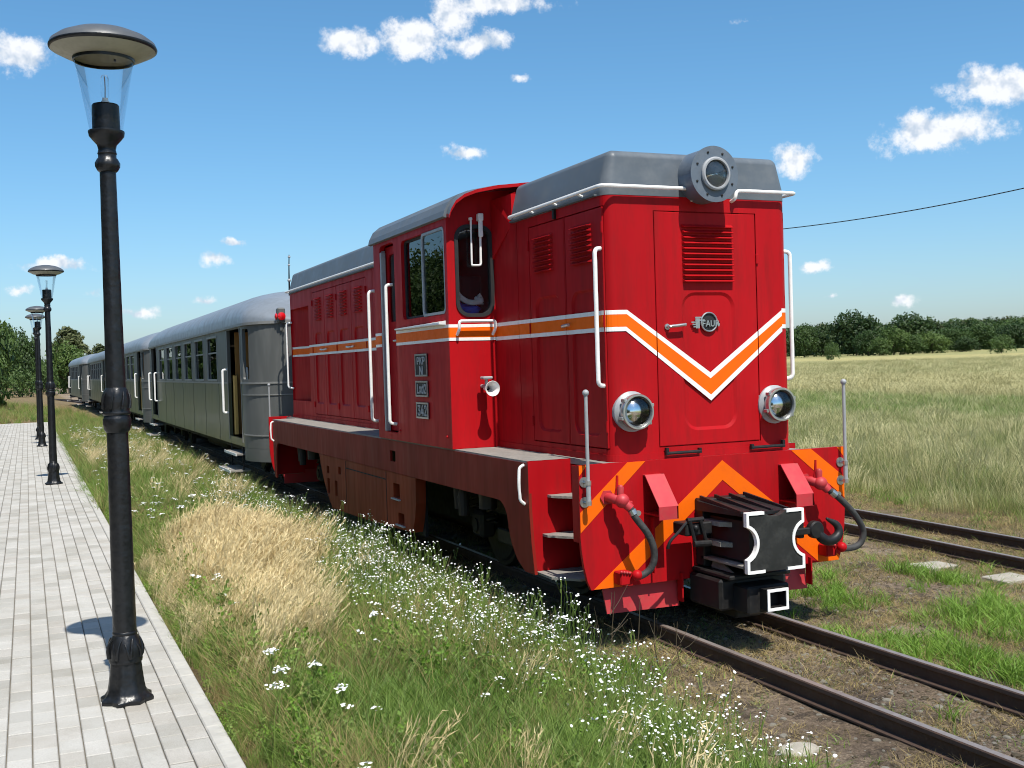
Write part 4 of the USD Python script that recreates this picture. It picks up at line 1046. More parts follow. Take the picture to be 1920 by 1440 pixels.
def hose(x, xs, pts, d):
    pts = np.array(pts)
    h = obj(L, 'brake_hose', tube(spline(pts, 8), .0225, 12), 'rubber_hose', smooth=True)
    obj(h, 'clamp', [tube([pts[0] * .75 + pts[1] * .25, pts[0] * .40 + pts[1] * .60], .027, 12), lathe([(.018, -.02), (.018, .02)], tuple(pts[0] * .5 + pts[1] * .5 + np.array([.028, 0, 0])), 'y', 8)], 'bare_steel')
    a = pts[0]
    v = obj(L, 'brake_valve', [tube([(a[0] - .09, -.001, a[2] + .055), (a[0] - .085, -.07, a[2] + .055), (a[0] - .03, -.12, a[2] + .035), tuple(a + (0.006, 0, -.01))], (.028, .032, .036, .028), 12),
                               sphere((a[0] - .04, -.115, a[2] + .04), .047, 2), lathe([(.036, 0), (.036, .014)], (a[0] - .005, -.12, a[2] + .02), 'z', 6) , lathe([(.022, .0), (.024, .05), (.012, .065)], (a[0] - .045, -.105, a[2] + .075), 'z', 8), lathe([(.05, 0), (.05, .014)], (a[0] - .09, 0, a[2] + .055), 'y', 6)], 'plough_red_paint', smooth=40)
    obj(v, 'valve_handle', tube([(a[0] - .075, -.085, a[2] + .03), (a[0] - .062, -.09, a[2] + .12), (a[0] - .055, -.085, a[2] + .20)], (.013, .010, .008), 8), 'red_paint')
    e = pts[-1]
    c = obj(L, 'hose_rest', [bx(e[0] - .085, e[0] + .005, -.10, -.003, e[2] - .055, e[2] + .03, .008), sphere((e[0] + .012, e[1], e[2] + .012), .036, 1)], 'red_paint', smooth=30)
    obj(c, 'rest_chain', [sphere((e[0] - .08 + .02 * k, -.104, e[2] + .035 - .004 * k), .010, 1) for k in range(4)], 'plough_red_paint')
hose(-.775, 0, [(-.772, -.14, .845), (-.735, -.16, .765), (-.682, -.18, .688), (-.640, -.185, .600), (-.627, -.18, .515), (-.646, -.165, .447), (-.695, -.15, .408), (-.745, -.14, .395)], 1)
hose(.80, 0, [(.795, -.14, .845), (.89, -.155, .768), (.969, -.165, .690), (1.040, -.165, .603), (1.078, -.16, .518), (1.055, -.155, .449), (.980, -.15, .421), (.893, -.14, .420)], 1)
hk = obj(L, 'coupling_hook', tube(spline([(.66, -.19, .578), (.675, -.20, .535), (.725, -.205, .503), (.785, -.205, .508), (.830, -.20, .548), (.826, -.195, .590), (.79, -.19, .622), (.737, -.19, .652)], 6), np.interp(np.linspace(0, 1, 43), [0, .15, .5, .75, 1], [.030, .036, .034, .026, .009]), 10), 'black_metal', smooth=True)
obj(hk, 'hook_eye', lathe([(.052, -.030), (.060, -.018), (.060, .018), (.052, .030)], (.632, -.195, .585), 'y', 20), 'black_metal', smooth=30)
obj(hk, 'hook_shank', bx(.28, .60, -.215, -.175, .560, .605, .006), 'black_metal')
obj(hk, 'hook_lug', bx(.52, .56, -.175, 0, .53, .64, .006), 'black_metal')

cp = obj(L, 'coupler', [bx(-.20, .20, -.10, 0, .40, .845, .008), bx(-.155, .155, -.56, -.09, .470, .760, .02)], 'black_metal', smooth=False)
# ribbed upper cheek
obj(cp, 'cheek_plate', hull([(-.228, -.07, .836), (.165, -.07, .836), (-.20, -.54, .800), (.20, -.54, .800), (-.228, -.07, .772), (.165, -.07, .772), (-.20, -.54, .780), (.20, -.54, .780)]), 'black_metal', smooth=False)
for k in range(4):
    x = -.205 + .115 * k
    obj(cp, 'cheek_rib', hull([(x, -.07, .868), (x + .016, -.07, .868), (x, -.53, .812), (x + .016, -.53, .812), (x, -.07, .834), (x + .016, -.07, .834), (x, -.53, .799), (x + .016, -.53, .799)]), 'black_metal', smooth=False)
for z in (.690, .560): obj(cp, 'side_lug', hull([(-.21, -.12, z), (-.21, -.30, z), (-.155, -.12, z), (-.155, -.36, z), (-.21, -.12, z + .03), (-.21, -.30, z + .03), (-.155, -.12, z + .03), (-.155, -.36, z + .03)]), 'deck_steel', smooth=False)
obj(cp, 'lower_flange', bx(-.20, .20, -.55, -.06, .452, .470, .003), 'deck_steel')
def buffer_outline():
    P = sbox(-.213, .436, .213, .806)
    for s in (-1, 1): P = P.difference(Point(s * .250, .620).buffer(.112, quad_segs=10)).difference(Polygon([(s * .250, .735), (s * .200, .712), (s * .17, .70), (s * .17, .54), (s * .200, .528), (s * .250, .505)]))
    P = P.difference(Point(0, .90).buffer(.125, quad_segs=10))
    return P
bo = buffer_outline()
bf = obj(cp, 'buffer_face', prism(bo, 'y', -.600, -.555), 'buffer_face_steel', smooth=False)
edge = bo.buffer(.006).difference(bo.buffer(-.013)).difference(sbox(-.085, .4, .085, .9))
obj(cp, 'white_edge', prism(edge, 'y', -.606, -.575), 'white_paint', smooth=False)
# lower draw box with socket
obj(cp, 'draw_box', [bx(-.26, .26, -.36, -.001, .16, .36, .015), bx(-.235, .235, -.44, -.001, .365, .395, .008), bx(-.16, .16, -.52, -.10, .155, .33, .012), bx(-.10, .10, -.30, -.05, .085, .158, .01)], 'black_metal')
for x in (-.16, -.04): obj(cp, 'gusset', hull([(x, -.36, .397), (x + .012, -.36, .397), (x, -.12, .397), (x + .012, -.12, .397), (x, -.14, .455), (x + .012, -.14, .455), (x, -.22, .455), (x + .012, -.22, .455)]), 'deck_steel', smooth=False)
sock = sbox(-.072, .188, .082, .318)
obj(cp, 'socket', [prism(sock.difference(sock.buffer(-.016, join_style=2)), 'y', -.60, -.40)], 'black_metal', smooth=False)
obj(cp, 'white_edge', prism(sock.buffer(.003).difference(sock.buffer(-.015, join_style=2)), 'y', -.606, -.598), 'white_paint', smooth=False)
obj(cp, 'socket_back', bx(-.056, .066, -.41, -.40, .204, .302), 'dark_hole', smooth=False)
# uncoupling lever and shackle on the left of the coupler
lv = obj(L, 'uncoupling_lever', tube(spline([(-.56, -.24, .575), (-.545, -.25, .625), (-.49, -.25, .67), (-.44, -.245, .712), (-.40, -.235, .735)], 5), .010, 8), 'black_metal')
obj(lv, 'shackle', [tube([(-.405, -.26, .735), (-.375, -.27, .595)], .012, 8), tube([(-.325, -.26, .735), (-.290, -.27, .592)], .012, 8), tube([(-.39, -.275, .592), (-.265, -.275, .588)], .020, 10), tube([(-.42, -.25, .742), (-.30, -.25, .742)], .016, 8), sphere((-.36, -.255, .69), .022, 1)], 'black_metal')
obj(lv, 'lever_mount', bx(-.43, -.23, -.25, -.09, .64, .72, .008), 'black_metal')
# snow ploughs under the headstock
for s, xa, xb in ((-1, -.882, -.32), (1, .36, .735)):
    q = np.array([(xa, .062, .330), (xb, .062, .330), (xa + .02, .034, .140), (xb, .030, .135)])
    pl = hull(np.vstack([q, q + (0, .012, 0)]))
    obj(L, 'plough', pl, 'plough_red_paint', smooth=False)
    obj(L, 'plough_stay', bx(xb - .012, xb, -.03, .028, .17, .36), 'red_paint', smooth=False)
    q = q * (1, -1, 1) + (0, YE, 0); obj(L, 'plough', hull(np.vstack([q, q - (0, .012, 0)])), 'plough_red_paint', smooth=False)

# --- bogies
def wheel(x, y, r=.375, w=.10, s=1):
    return lathe([(r * .30, -w * .5), (r * .86, -w * .5), (r * .9, -w * .3), (r, -w * .35), (r * 1.005, w * .35), (r * 1.07, w * .38), (r * 1.07, w * .5), (r * .3, w * .5)], (x, y, r), 'x', 30) if s < 0 else mirror_x(lathe([(r * .30, -w * .5), (r * .86, -w * .5), (r * .9, -w * .3), (r, -w * .35), (r * 1.005, w * .35), (r * 1.07, w * .38), (r * 1.07, w * .5), (r * .3, w * .5)], (-x, y, r), 'x', 30))
for yc in (2.02, 7.72):
    bg = obj(L, 'bogie', [bx(-.45, .45, yc - .15, yc + .15, .45, .60), bx(-.60, -.54, yc - 1.15, yc + 1.15, .50, .66, .02), bx(.54, .60, yc - 1.15, yc + 1.15, .50, .66, .02)], 'under_black')
    for dy in (-.72, .72):
        for s in (-1, 1):
            obj(bg, 'wheel', wheel(s * .40, yc + dy, s=s), 'wheel_steel', smooth=35)
            obj(bg, 'axle_box', [bx(s * .53, s * .68, yc + dy - .11, yc + dy + .11, .27, .50, .03), lathe([(.06, -.01), (.06, .01)], (s * .685, yc + dy, .375), 'x', 14)], 'wheel_steel')
            for q in (-.19, .19): obj(bg, 'spring', tube([(s * .60 + .045 * math.cos(t), yc + dy + q + .045 * math.sin(t), .40 + .012 * t) for t in np.linspace(0, 6 * PI, 48)], .012, 6), 'wheel_steel')
        obj(bg, 'axle', tube([(-.5, yc + dy, .375), (.5, yc + dy, .375)], .06, 12), 'wheel_steel')
    for s in (-1, 1): obj(bg, 'bolster_spring', [lathe([(.07, .66), (.07, .78)], (s * 1.0, yc - .35, 0), 'z', 12), lathe([(.04, .56), (.05, .70), (.03, .78)], (s * 1.03, yc + .1, 0), 'z', 10), lathe([(.03, .60), (.04, .78)], (s * 1.03, yc + .22, 0), 'z', 10)], 'wheel_steel')
    obj(bg, 'brake_gear', [bx(s * .66, s * .70, yc - .2, yc + .2, .30, .42, .01) for s in (-1, 1)], 'wheel_steel')
# things left in the cab
def cloth(c, sx, sy, h, seed):
    m = trimesh.creation.icosphere(3, 1.0); v = m.vertices * (sx, sy, h)
    v[:, 2] = np.maximum(v[:, 2], -.02)
    v += (meshkit.fbm(m.vertices * 2.2, 3, seed)[:, None] - .5) * m.vertices * (sx, sy, h) * 1.1
    return trimesh.Trimesh(v + np.array(c), m.faces, process=False)
j = obj('/World', 'jacket', cloth((-.95, CF + .17, 2.185), .14, .09, .10, 3), 'blue_cloth', smooth=True)
tag(stage.GetPrimAtPath(j), 'crumpled blue jacket lying behind the locomotive windscreen', 'jacket')
j = obj('/World', 'cloth', [tube(spline([(-1.03, CF + .085, 2.36), (-.99, CF + .080, 2.315), (-.93, CF + .075, 2.285), (-.87, CF + .075, 2.285), (-.82, CF + .08, 2.31)], 5), .022, 8), cloth((-.835, CF + .10, 2.29), .035, .03, .055, 8)], 'white_cloth', smooth=True)
tag(stage.GetPrimAtPath(j), 'white cloth strip draped over the blue jacket in the cab', 'cloth')

# ---------------------------------------------------------------- coaches: rounded ends, arched silver roofs
CARL, CARW, CZ0, CZE, CZT = 16.0, 1.15, .60, 2.52, 3.09
def coach():
    C = thing('passenger_coach', 'green and grey coach with silver roof and open door coupled right behind the red locomotive', 'railway coach', (0, 10.2, 0), 0, 'coaches of the train')
    Y0 = 10.2
    N = 72
    def plan(w, d, n=14):
        """Outline with softly rounded ends d deep."""
        P = []
        for t in np.linspace(0, PI / 2, n): P.append((w * math.sin(t) ** .75 if t > 0 else 0, Y0 + d * (1 - math.cos(t) ** .9 if t < PI / 2 else 1)))
        right_ = P + [(x, 2 * Y0 + CARL - y) for x, y in reversed(P)]
        left_ = [(-x, y) for x, y in reversed(right_)]
        return Polygon(right_ + left_).buffer(0)
    pl = plan(CARW, .95)
    body = mani(prism(pl, 'z', CZ0, CZE)) - mani(prism(pl.buffer(-.05), 'z', CZ0 + .06, CZE - .001 + .1))
    wins, doors = [], []
    for k in range(6): wins.append((Y0 + 3.50 + 1.62 * k, Y0 + 4.66 + 1.62 * k))
    for k in (0, 1):
        d0 = Y0 + 1.20 if k == 0 else Y0 + CARL - 2.62
        doors.append((d0, d0 + 1.20))
    small = [(Y0 + .66, Y0 + .98), (Y0 + CARL - .98, Y0 + CARL - .66)]
    zw0, zw1 = 1.64, 2.42
    cut_ = []
    for s in (-1, 1):
        for a, b in wins: cut_.append(prism(rrect(a, b, zw0, zw1, .05, 3), 'x', s * 1.25, s * 1.0))
        for a, b in doors: cut_.append(bx(s * 1.25, s * 1.0, a, b, .72, 2.47))
        for a, b in small: cut_.append(prism(rrect(a, b, zw0 + .02, 2.44, .04, 3), 'x', s * 1.25, s * .80))
    for m in cut_: body = body - mani(m)
    body = to_tri(body)
    bu = mani(body)
    up_, lo_ = bu.split_by_plane((0, 0, 1), 1.60)
    endc = mani(bx(-2, 2, Y0 + 1.06, Y0 + CARL - 1.06, 0, 3))
    obj(C, 'upper_side', to_tri(up_ ^ endc), 'car_upper', smooth=30)
    obj(C, 'lower_side', to_tri(lo_ ^ endc), 'car_lower', smooth=30)
    en = bu - endc
    for k, q in enumerate((mani(bx(-2, 2, Y0 - 1, Y0 + 3, 0, 3)), mani(bx(-2, 2, Y0 + 10, Y0 + 20, 0, 3)))):
        obj(C, 'rounded_end', to_tri(en ^ q), 'car_end', smooth=30)
    for z, hgt in ((1.60, .028), (1.42, .016), (.80, .018)):
        ring = pl.buffer(.012).difference(pl.buffer(-.003))
        for a, b in doors: ring = ring.difference(sbox(-2, a, 2, b))
        if z != 1.60: ring = ring.difference(sbox(-2, Y0 + 1.05, 2, Y0 + CARL - 1.05))
        obj(C, 'moulding', prism(ring, 'z', z - hgt / 2, z + hgt / 2), 'car_trim', smooth=30)
    for y in np.arange(Y0 + 3.42, Y0 + CARL - 3.2, 1.62):
        for s in (-1, 1): obj(C, 'panel_seam', bx(s * (CARW - .002), s * (CARW + .0035), y - .012, y + .012, CZ0 + .01, 1.58), 'car_lower', smooth=False)
    # skirt below the rounded ends
    sk = pl.difference(sbox(-2, Y0 + 1.06, 2, Y0 + CARL - 1.06)).difference(pl.buffer(-.05))
    obj(C, 'end_skirt', prism(sk, 'z', .40, CZ0 - .002), 'car_end', smooth=30)
    # roof: arched section, drooping to the ends
    yy = np.concatenate([Y0 + 1.0 * (1 - np.cos(np.linspace(0, PI / 2, 12))), np.linspace(Y0 + 1.05, Y0 + CARL - 1.05, 40), Y0 + CARL - 1.0 * (1 - np.sin(np.linspace(0, PI / 2, 12)))])
    th = np.linspace(0, PI, 25); V = []
    for y in yy:
        e = max(0.0, max(Y0 + 1.0 - y, y - (Y0 + CARL - 1.0)) / 1.0); e = min(e, 1.0)
        w = (CARW + .025) * max(.02, math.sqrt(max(0.0, 1 - e ** 2.2)))
        hgt = (CZT - CZE) * (max(0.0, 1 - (max(0.0, max(Y0 + 2.6 - y, y - (Y0 + CARL - 2.6)) / 2.6)) ** 3.2)) + .02
        V.append(np.stack([w * np.cos(th) * (1 - .0 * np.sin(th)), np.full(25, y), CZE + .002 + hgt * np.sin(th) ** .78], 1))
    V = np.vstack(V); F = []
    for i in range(len(yy) - 1):
        for j in range(24):
            a = i * 25 + j; F += [(a, a + 1, a + 26), (a, a + 26, a + 25)]
    roof = obj(C, 'roof', trimesh.Trimesh(V, np.array(F), process=False), 'car_roof', smooth=True)
    obj(roof, 'roof_vent', [bx(-.16, .16, Y0 + y, Y0 + y + .3, CZT - .02, CZT + .09, .03) for y in (7.9,)], 'car_roof')
    ring = pl.buffer(.030).difference(pl.buffer(-.02))
    obj(C, 'eave', prism(ring, 'z', CZE - .03, CZE + .012), 'car_trim', smooth=30)
    obj(C, 'ceiling', bx(-1.08, 1.08, Y0 + .9, Y0 + CARL - .9, CZE - .028, CZE - .015), 'car_inside', smooth=False)
    for s in (-1, 1):
        X = s * CARW
        for k, (a, b) in enumerate(wins):
            w = obj(C, 'window', prism(rrect(a, b, zw0, zw1, .05, 3), 'x', X - s * .028, X - s * .032), 'window_glass', smooth=False)
            obj(w, 'frame', prism(rrect(a - .012, b + .012, zw0 - .012, zw1 + .012, .06, 3).difference(rrect(a + .022, b - .022, zw0 + .022, zw1 - .022, .03, 3)), 'x', X + s * .006, X - s * .02), 'car_trim', smooth=False)
            obj(w, 'sash_bar', bx(X - s * .034, X - s * .018, a + .02, b - .02, 2.12, 2.145), 'car_trim', smooth=False)
        for k, (a, b) in enumerate(doors):
            hinge = b if k == 0 else a
            d = obj(C, 'open_door', bx(X - s * .12, X - s * .75, (b - .05) if k == 0 else (a + .01), (b - .01) if k == 0 else (a + .05), .74, 2.44), 'door_wood' if k == 0 else 'door_red_wood', smooth=False)
            obj(d, 'door_edge', bx(X - s * .075, X - s * .118, (b - .16) if k == 0 else (a + .012), (b - .012) if k == 0 else (a + .16), .74, 1.72), 'door_wood_pale', smooth=False)
            obj(d, 'handle', tube(bend([(X - s * .30, (b - .05) if k == 0 else a + .05, 1.62), (X - s * .30, (b - .11) if k == 0 else a + .11, 1.62), (X - s * .30, (b - .11) if k == 0 else a + .11, 1.84), (X - s * .30, (b - .05) if k == 0 else a + .05, 1.84)], .03), .018, 8), 'white_paint')
            obj(C, 'partition', bx(X - s * .80, X - s * .86, a - .2, b + .2, .68, CZE - .04), 'car_inside', smooth=False)
            obj(C, 'door_frame', [bx(X + s * .008, X - s * .04, a - .03, a - .001, .66, 2.47), bx(X + s * .008, X - s * .04, b + .001, b + .03, .66, 2.47)], 'car_trim', smooth=False)
            for yy_ in ((b + .10,) if k == 0 else (a - .10, b + .10)):
                o = obj(C, 'handrail', tube(bend([(X, yy_, 1.82), (X + s * .075, yy_, 1.82), (X + s * .075, yy_, 1.10), (X, yy_, 1.10)], .05), .020, 8), 'white_paint')
            st = obj(C, 'step', [bx(X - s * .20, X + s * .10, a + .05, b - .05, .46, .485), bx(X - s * .12, X + s * .20, a + .05, b - .05, .20, .225)], 'deck_steel', smooth=False)
            obj(st, 'white_edge', [bx(X + s * .101, X + s * .112, a + .05, b - .05, .452, .492), bx(X + s * .201, X + s * .212, a + .05, b - .05, .192, .232)], 'white_paint', smooth=False)
            obj(st, 'hanger', [bx(X - s * .02, X + s * .0, yy_, yy_ + .03, .20, .62) for yy_ in (a + .06, b - .09)], 'under_black', smooth=False)
        for k, (a, b) in enumerate(small):
            P = [pt for pt in ((a, 0), (b, 0))]
            obj(C, 'corner_window', prism(rrect(a - .01, b + .01, zw0, 2.45, .04, 3), 'x', s * (CARW - .17), s * (CARW - .175)), 'window_glass', smooth=False)
        for k, (ys, zz) in enumerate(((Y0 + .12, 1), (Y0 + CARL - .12, -1))):
            ln = obj(C, 'tail_lamp', [bx(s * .66, s * .78, ys - .06, ys + .06, 2.50, 2.72, .02), bx(s * .70, s * .74, ys - .02, ys + .02, 2.38, 2.50)], 'car_end')
            obj(ln, 'lens', lathe([(.062, 0), (.058, .02), (.02, .034)], (s * .72, ys - .062, 2.59), 'y', 18) if zz > 0 else lathe([(.02, -.034), (.058, -.02), (.062, 0)], (s * .72, ys + .062, 2.59), 'y', 18), 'red_lens', smooth=40)
            obj(ln, 'side_lens', lathe([(.05, 0), (.045, .02), (.01, .03)], (s * .782, ys, 2.59), 'x', 14) if s > 0 else mirror_x(lathe([(.05, 0), (.045, .02), (.01, .03)], (.782, ys, 2.59), 'x', 14)), 'red_lens', smooth=40)
    for k in range(7):
        y = Y0 + 3.30 + 1.62 * k
        obj(C, 'seat', [bx(-1.0, -.25, y - .05, y + .05, .66, 1.74, .02), bx(.25, 1.0, y - .05, y + .05, .66, 1.74, .02)], 'door_wood', smooth=False)
    obj(C, 'underframe', [bx(-1.02, 1.02, Y0 + .8, Y0 + CARL - .8, .50, CZ0 - .003), bx(-.6, .6, Y0 + 6.2, Y0 + 8.8, .22, .50, .05), bx(-.12, .12, Y0 - .25, Y0 + CARL + .25, .42, .56)], 'under_black', smooth=False)
    for yc in (Y0 + 2.6, Y0 + CARL - 2.6):
        bg = obj(C, 'bogie', [bx(-.62, -.56, yc - 1.05, yc + 1.05, .34, .46, .02), bx(.56, .62, yc - 1.05, yc + 1.05, .34, .46, .02), bx(-.5, .5, yc - .12, yc + .12, .3, .50)], 'under_black')
        for dy in (-.7, .7):
            for s in (-1, 1):
                obj(bg, 'wheel', wheel(s * .40, yc + dy, .30, s=s), 'wheel_steel', smooth=35)
                obj(bg, 'axle_box', bx(s * .56, s * .68, yc + dy - .09, yc + dy + .09, .20, .40, .03), 'wheel_steel')
            obj(bg, 'axle', tube([(-.5, yc + dy, .30), (.5, yc + dy, .30)], .05, 10), 'wheel_steel')
    obj(C, 'gangway', [bx(-.35, .35, Y0 - .12, Y0 + .03, .70, 2.45, .05), bx(-.35, .35, Y0 + CARL - .03, Y0 + CARL + .12, .70, 2.45, .05)], 'seal_rubber')
    return C
coach0 = coach()
for k, lb in enumerate(('second coach behind the locomotive, its red wooden door open, seen past the nearest lamp post', 'third coach of the train, half hidden by the nearest lamp post', 'last coach of the train, at the far left end beside the meadow')):
    y = 10.2 + 16.42 * (k + 1)
    copy_thing('passenger_coach', coach0, (-.0 - (.25 if k == 2 else 0), y, 0), lb, 'railway coach', 'coaches of the train', rz=(.012 if k == 2 else 0))

# ---------------------------------------------------------------- platform lamps
def lamp():
    A = thing('street_lamp', 'tall black lamp post with clear glass lantern nearest the camera on the paving', 'street lamp', (-3.81, -.05, PLAT_Z), 0, 'lamp posts along the platform edge')
    o = np.array([-3.81, -.05, PLAT_Z])
    def lt(prof, n=32, **k): return lathe([(r, h) for r, h in prof], tuple(o), 'z', n, **k)
    octo = lambda a, r, h: r * (1 + .045 * np.cos(8 * a))
    base = lt([(.128, 0), (.130, .012), (.128, .022), (.112, .034), (.098, .055), (.090, .10), (.083, .16), (.079, .205), (.080, .212)], 32, r_fun=lambda a, r, h: r * (1 + (.05 if h > .03 else .09) * np.cos(8 * a + PI)))
    obj(A, 'base', base, 'lamp_black', smooth=35)
    leafy = lambda a, r, h: r * (1 + .075 * np.abs(np.cos(4 * a)) * math.sin(max(0, min(PI, (h - .22) / .13 * PI))))
    obj(A, 'leaf_collar', lt([(.084, .208), (.086, .222), (.080, .230), (.084, .25), (.083, .28), (.076, .315), (.066, .34), (.060, .352), (.063, .358), (.063, .366), (.058, .372)], 64, r_fun=leafy), 'lamp_black', smooth=50)
    # raised acanthus leaves on the collar
    for k in range(8):
        a = k * PI / 4 + .2
        P = [o + np.array([math.cos(a + t) * r, math.sin(a + t) * r, z]) for t, r, z in ((0, .086, .235), (.06, .092, .27), (.14, .086, .31), (.26, .074, .335))]
        obj(A, 'collar_leaf', [tube(spline(P, 4), np.linspace(.010, .004, 13), 6), tube(spline([P[0], o + np.array([math.cos(a - .18) * .090, math.sin(a - .18) * .090, .285]), o + np.array([math.cos(a - .30) * .078, math.sin(a - .30) * .078, .315])], 4), np.linspace(.008, .004, 9), 6)], 'lamp_black')
    obj(A, 'lower_shaft', lt([(.060, .372), (.0605, .375), (.054, 1.43)], 28), 'lamp_black', smooth=35)
    obj(A, 'middle_collar', lt([(.056, 1.425), (.066, 1.44), (.071, 1.47), (.072, 1.495), (.067, 1.502), (.064, 1.515), (.070, 1.522), (.070, 1.532), (.064, 1.540), (.066, 1.56), (.068, 1.60), (.062, 1.635), (.054, 1.655), (.051, 1.662)], 48, r_fun=lambda a, r, h: r * (1 + (.05 * np.abs(np.cos(4 * a)) if 1.545 < h < 1.645 else 0))), 'lamp_black', smooth=45)
    for k in range(8):
        a = k * PI / 4 + .3
        P = [o + np.array([math.cos(a + t) * r, math.sin(a + t) * r, z]) for t, r, z in ((0, .071, 1.552), (.10, .074, 1.59), (.25, .062, 1.64))]
        obj(A, 'collar_leaf', tube(spline(P, 4), np.linspace(.008, .003, 9), 6), 'lamp_black')
    obj(A, 'upper_shaft', lt([(.0505, 1.662), (.046, 2.1), (.041, 2.80)], 28), 'lamp_black', smooth=35)
    obj(A, 'capital', lt([(.041, 2.795), (.052, 2.805), (.059, 2.825), (.060, 2.845), (.053, 2.865), (.046, 2.872), (.046, 2.888), (.050, 2.895)], 48, r_fun=lambda a, r, h: r * (1 + (.06 * np.abs(np.cos(5 * a)) if 2.81 < h < 2.86 else 0))), 'lamp_black', smooth=45)
    obj(A, 'lantern_cup', lt([(.048, 2.895), (.044, 2.915), (.050, 2.940), (.072, 2.965), (.088, 2.985), (.092, 3.005), (.091, 3.012), (.074, 3.012)], 36), 'lamp_black', smooth=40)
    obj(A, 'lamp_holder', [lt([(.070, 3.010), (.069, 3.145), (.064, 3.152)], 36), ], 'lamp_black', smooth=35)
    b = obj(A, 'bulb', lt([(.012, 3.185), (.021, 3.195), (.022, 3.29), (.014, 3.305), (.003, 3.309)], 20), 'lantern_glass', smooth=50)
    obj(b, 'bulb_socket', lt([(.021, 3.152), (.021, 3.170), (.015, 3.172), (.015, 3.186)], 18), 'horn_white', smooth=35)
    obj(b, 'filament', tube([o + np.array(p) for p in ((0, 0, 3.19), (.002, 0, 3.24), (.0, 0, 3.30))], .003, 6), 'grey_rod')
    gl_ = [(.084, 3.013), (.150, 3.378)]
    obj(A, 'glass', lathe_open([(.083, 3.013), (.148, 3.378)], o, 48), 'lantern_glass', smooth=True)
    sh = obj(A, 'shade', lathe_open([(.270, 3.452), (.262, 3.472), (.225, 3.500), (.160, 3.528), (.080, 3.545), (.012, 3.550), (.001, 3.550)], o, 56), 'shade_top', smooth=50)
    obj(sh, 'shade_rim', lathe_open([(.262, 3.434), (.270, 3.440), (.272, 3.448), (.2705, 3.4525)], o, 56), 'lamp_black', smooth=50)
    obj(sh, 'shade_underside', lathe_open([(.001, 3.470), (.10, 3.465), (.151, 3.410), (.156, 3.392), (.20, 3.402), (.262, 3.434)][::-1], o, 56), 'shade_underside', smooth=20)
    obj(sh, 'glass_ring', lathe_open([(.146, 3.376), (.154, 3.376), (.156, 3.391), (.147, 3.391)], o, 48), 'lamp_black', smooth=30)
    obj(A, 'screw', sphere(o + np.array([.045, -.135, 3.352]), .007, 1), 'lamp_black')
    return A
def lathe_open(prof, c, n):
    m = lathe(prof, tuple(c), 'z', n)
    keep = len(m.faces) - 2 * n
    return trimesh.Trimesh(m.vertices[:-2], m.faces[:keep], process=False)
lamp0 = lamp()
for (x, y), lb in (((-3.89, 13.15), 'second lamp post, standing at the grass edge beyond the nearest one'), ((-3.935, 24.1), 'third lamp post, just left of and behind the second'), ((-3.95, 27.7), 'farthest lamp post, largely hidden behind the third')):
    copy_thing('street_lamp', lamp0, (x, y, PLAT_Z), lb, 'street lamp', 'lamp posts along the platform edge', rz=x * 3)

# ---------------------------------------------------------------- overhead wire over the field, its poles, small things
pa, pb = (20.0, 30.7), (22.9, 14.4)
za, zb = float(ground_z(*pa)), float(ground_z(*pb))
for (x, y), z, lb in ((pa, za, 'wooden line pole in the meadow, hidden behind the red locomotive'), (pb, zb, 'wooden line pole in the meadow beyond the second track, off to the right')):
    t = thing('utility_pole', lb, 'utility pole', (x, y, z), 0)
    obj(t, 'pole', lathe([(.11, -.4), (.105, 0), (.075, 6.55), (.03, 6.62)], (x, y, z), 'z', 14), 'wood_pole', smooth=40)
    obj(t, 'insulator', lathe([(.02, 6.50), (.035, 6.55), (.03, 6.63), (.015, 6.66)], (x + .12, y, z), 'z', 12), 'white_paint', smooth=40)
    obj(t, 'bracket', bx(x - .02, x + .13, y - .02, y + .02, z + 6.46, z + 6.50), 'black_metal', smooth=False)
w0, w1 = np.array([pa[0] + .12, pa[1], za + 6.60]), np.array([pb[0] + .12, pb[1], zb + 6.60])
dw = w1 - w0
P = [w0 + dw * t - np.array([0, 0, .35 * 4 * t * (1 - t)]) for t in np.linspace(0, 1, 26)]
wr = obj('/World', 'overhead_wire', tube(P, .017, 6), 'wire_black', smooth=True)
tag(stage.GetPrimAtPath(wr), 'dark overhead wire crossing the sky to the right of the locomotive nose', 'wire')
# flat concrete slabs lying beside the second track
for k, (x, y, lb) in enumerate(((3.00, 1.15, 'flat concrete slab on the soil beside the second track, nearer the locomotive'), (3.02, .36, 'flat concrete slab beside the second track at the right edge of the photo'))):
    z = float(ground_z(x, y))
    b = bx(x - .16, x + .16, y - .13, y + .13, z - .05, z + .028, .008)
    v = b.vertices.copy(); v[:, :2] += (meshkit.noise(v * 9, 3)[:, None] - .5) * .05; b.vertices = v
    p = obj('/World', 'concrete_slab', b, 'concrete_slab', smooth=False)
    tag(stage.GetPrimAtPath(p), lb, 'slab')
z = float(ground_z(-.92, -2.05))
sd = trimesh.creation.icosphere(3, 1.0); v = sd.vertices * (.11, .075, .03) * (1 + .25 * (meshkit.fbm(sd.vertices * 2, 3, 2)[:, None] - .5)); sd = trimesh.Trimesh(v + np.array((-.93, -1.98, z + .004)), sd.faces, process=False)
p = obj('/World', 'flat_stone', sd, 'concrete_slab', smooth=True); tag(stage.GetPrimAtPath(p), 'flat grey stone lying in the soil left of the near rail', 'stone')
# short concrete post far left
t = obj('/World', 'concrete_post', hull([(-17.6 + a, 62 + b, z_) for a in (-.09, .09) for b in (-.09, .09) for z_ in (-.3, 1.75)] + [(-17.6, 62, 1.85)]), 'post_concrete', smooth=False)
tag(stage.GetPrimAtPath(t), 'pale concrete post standing in the grass before the trees at far left', 'post')

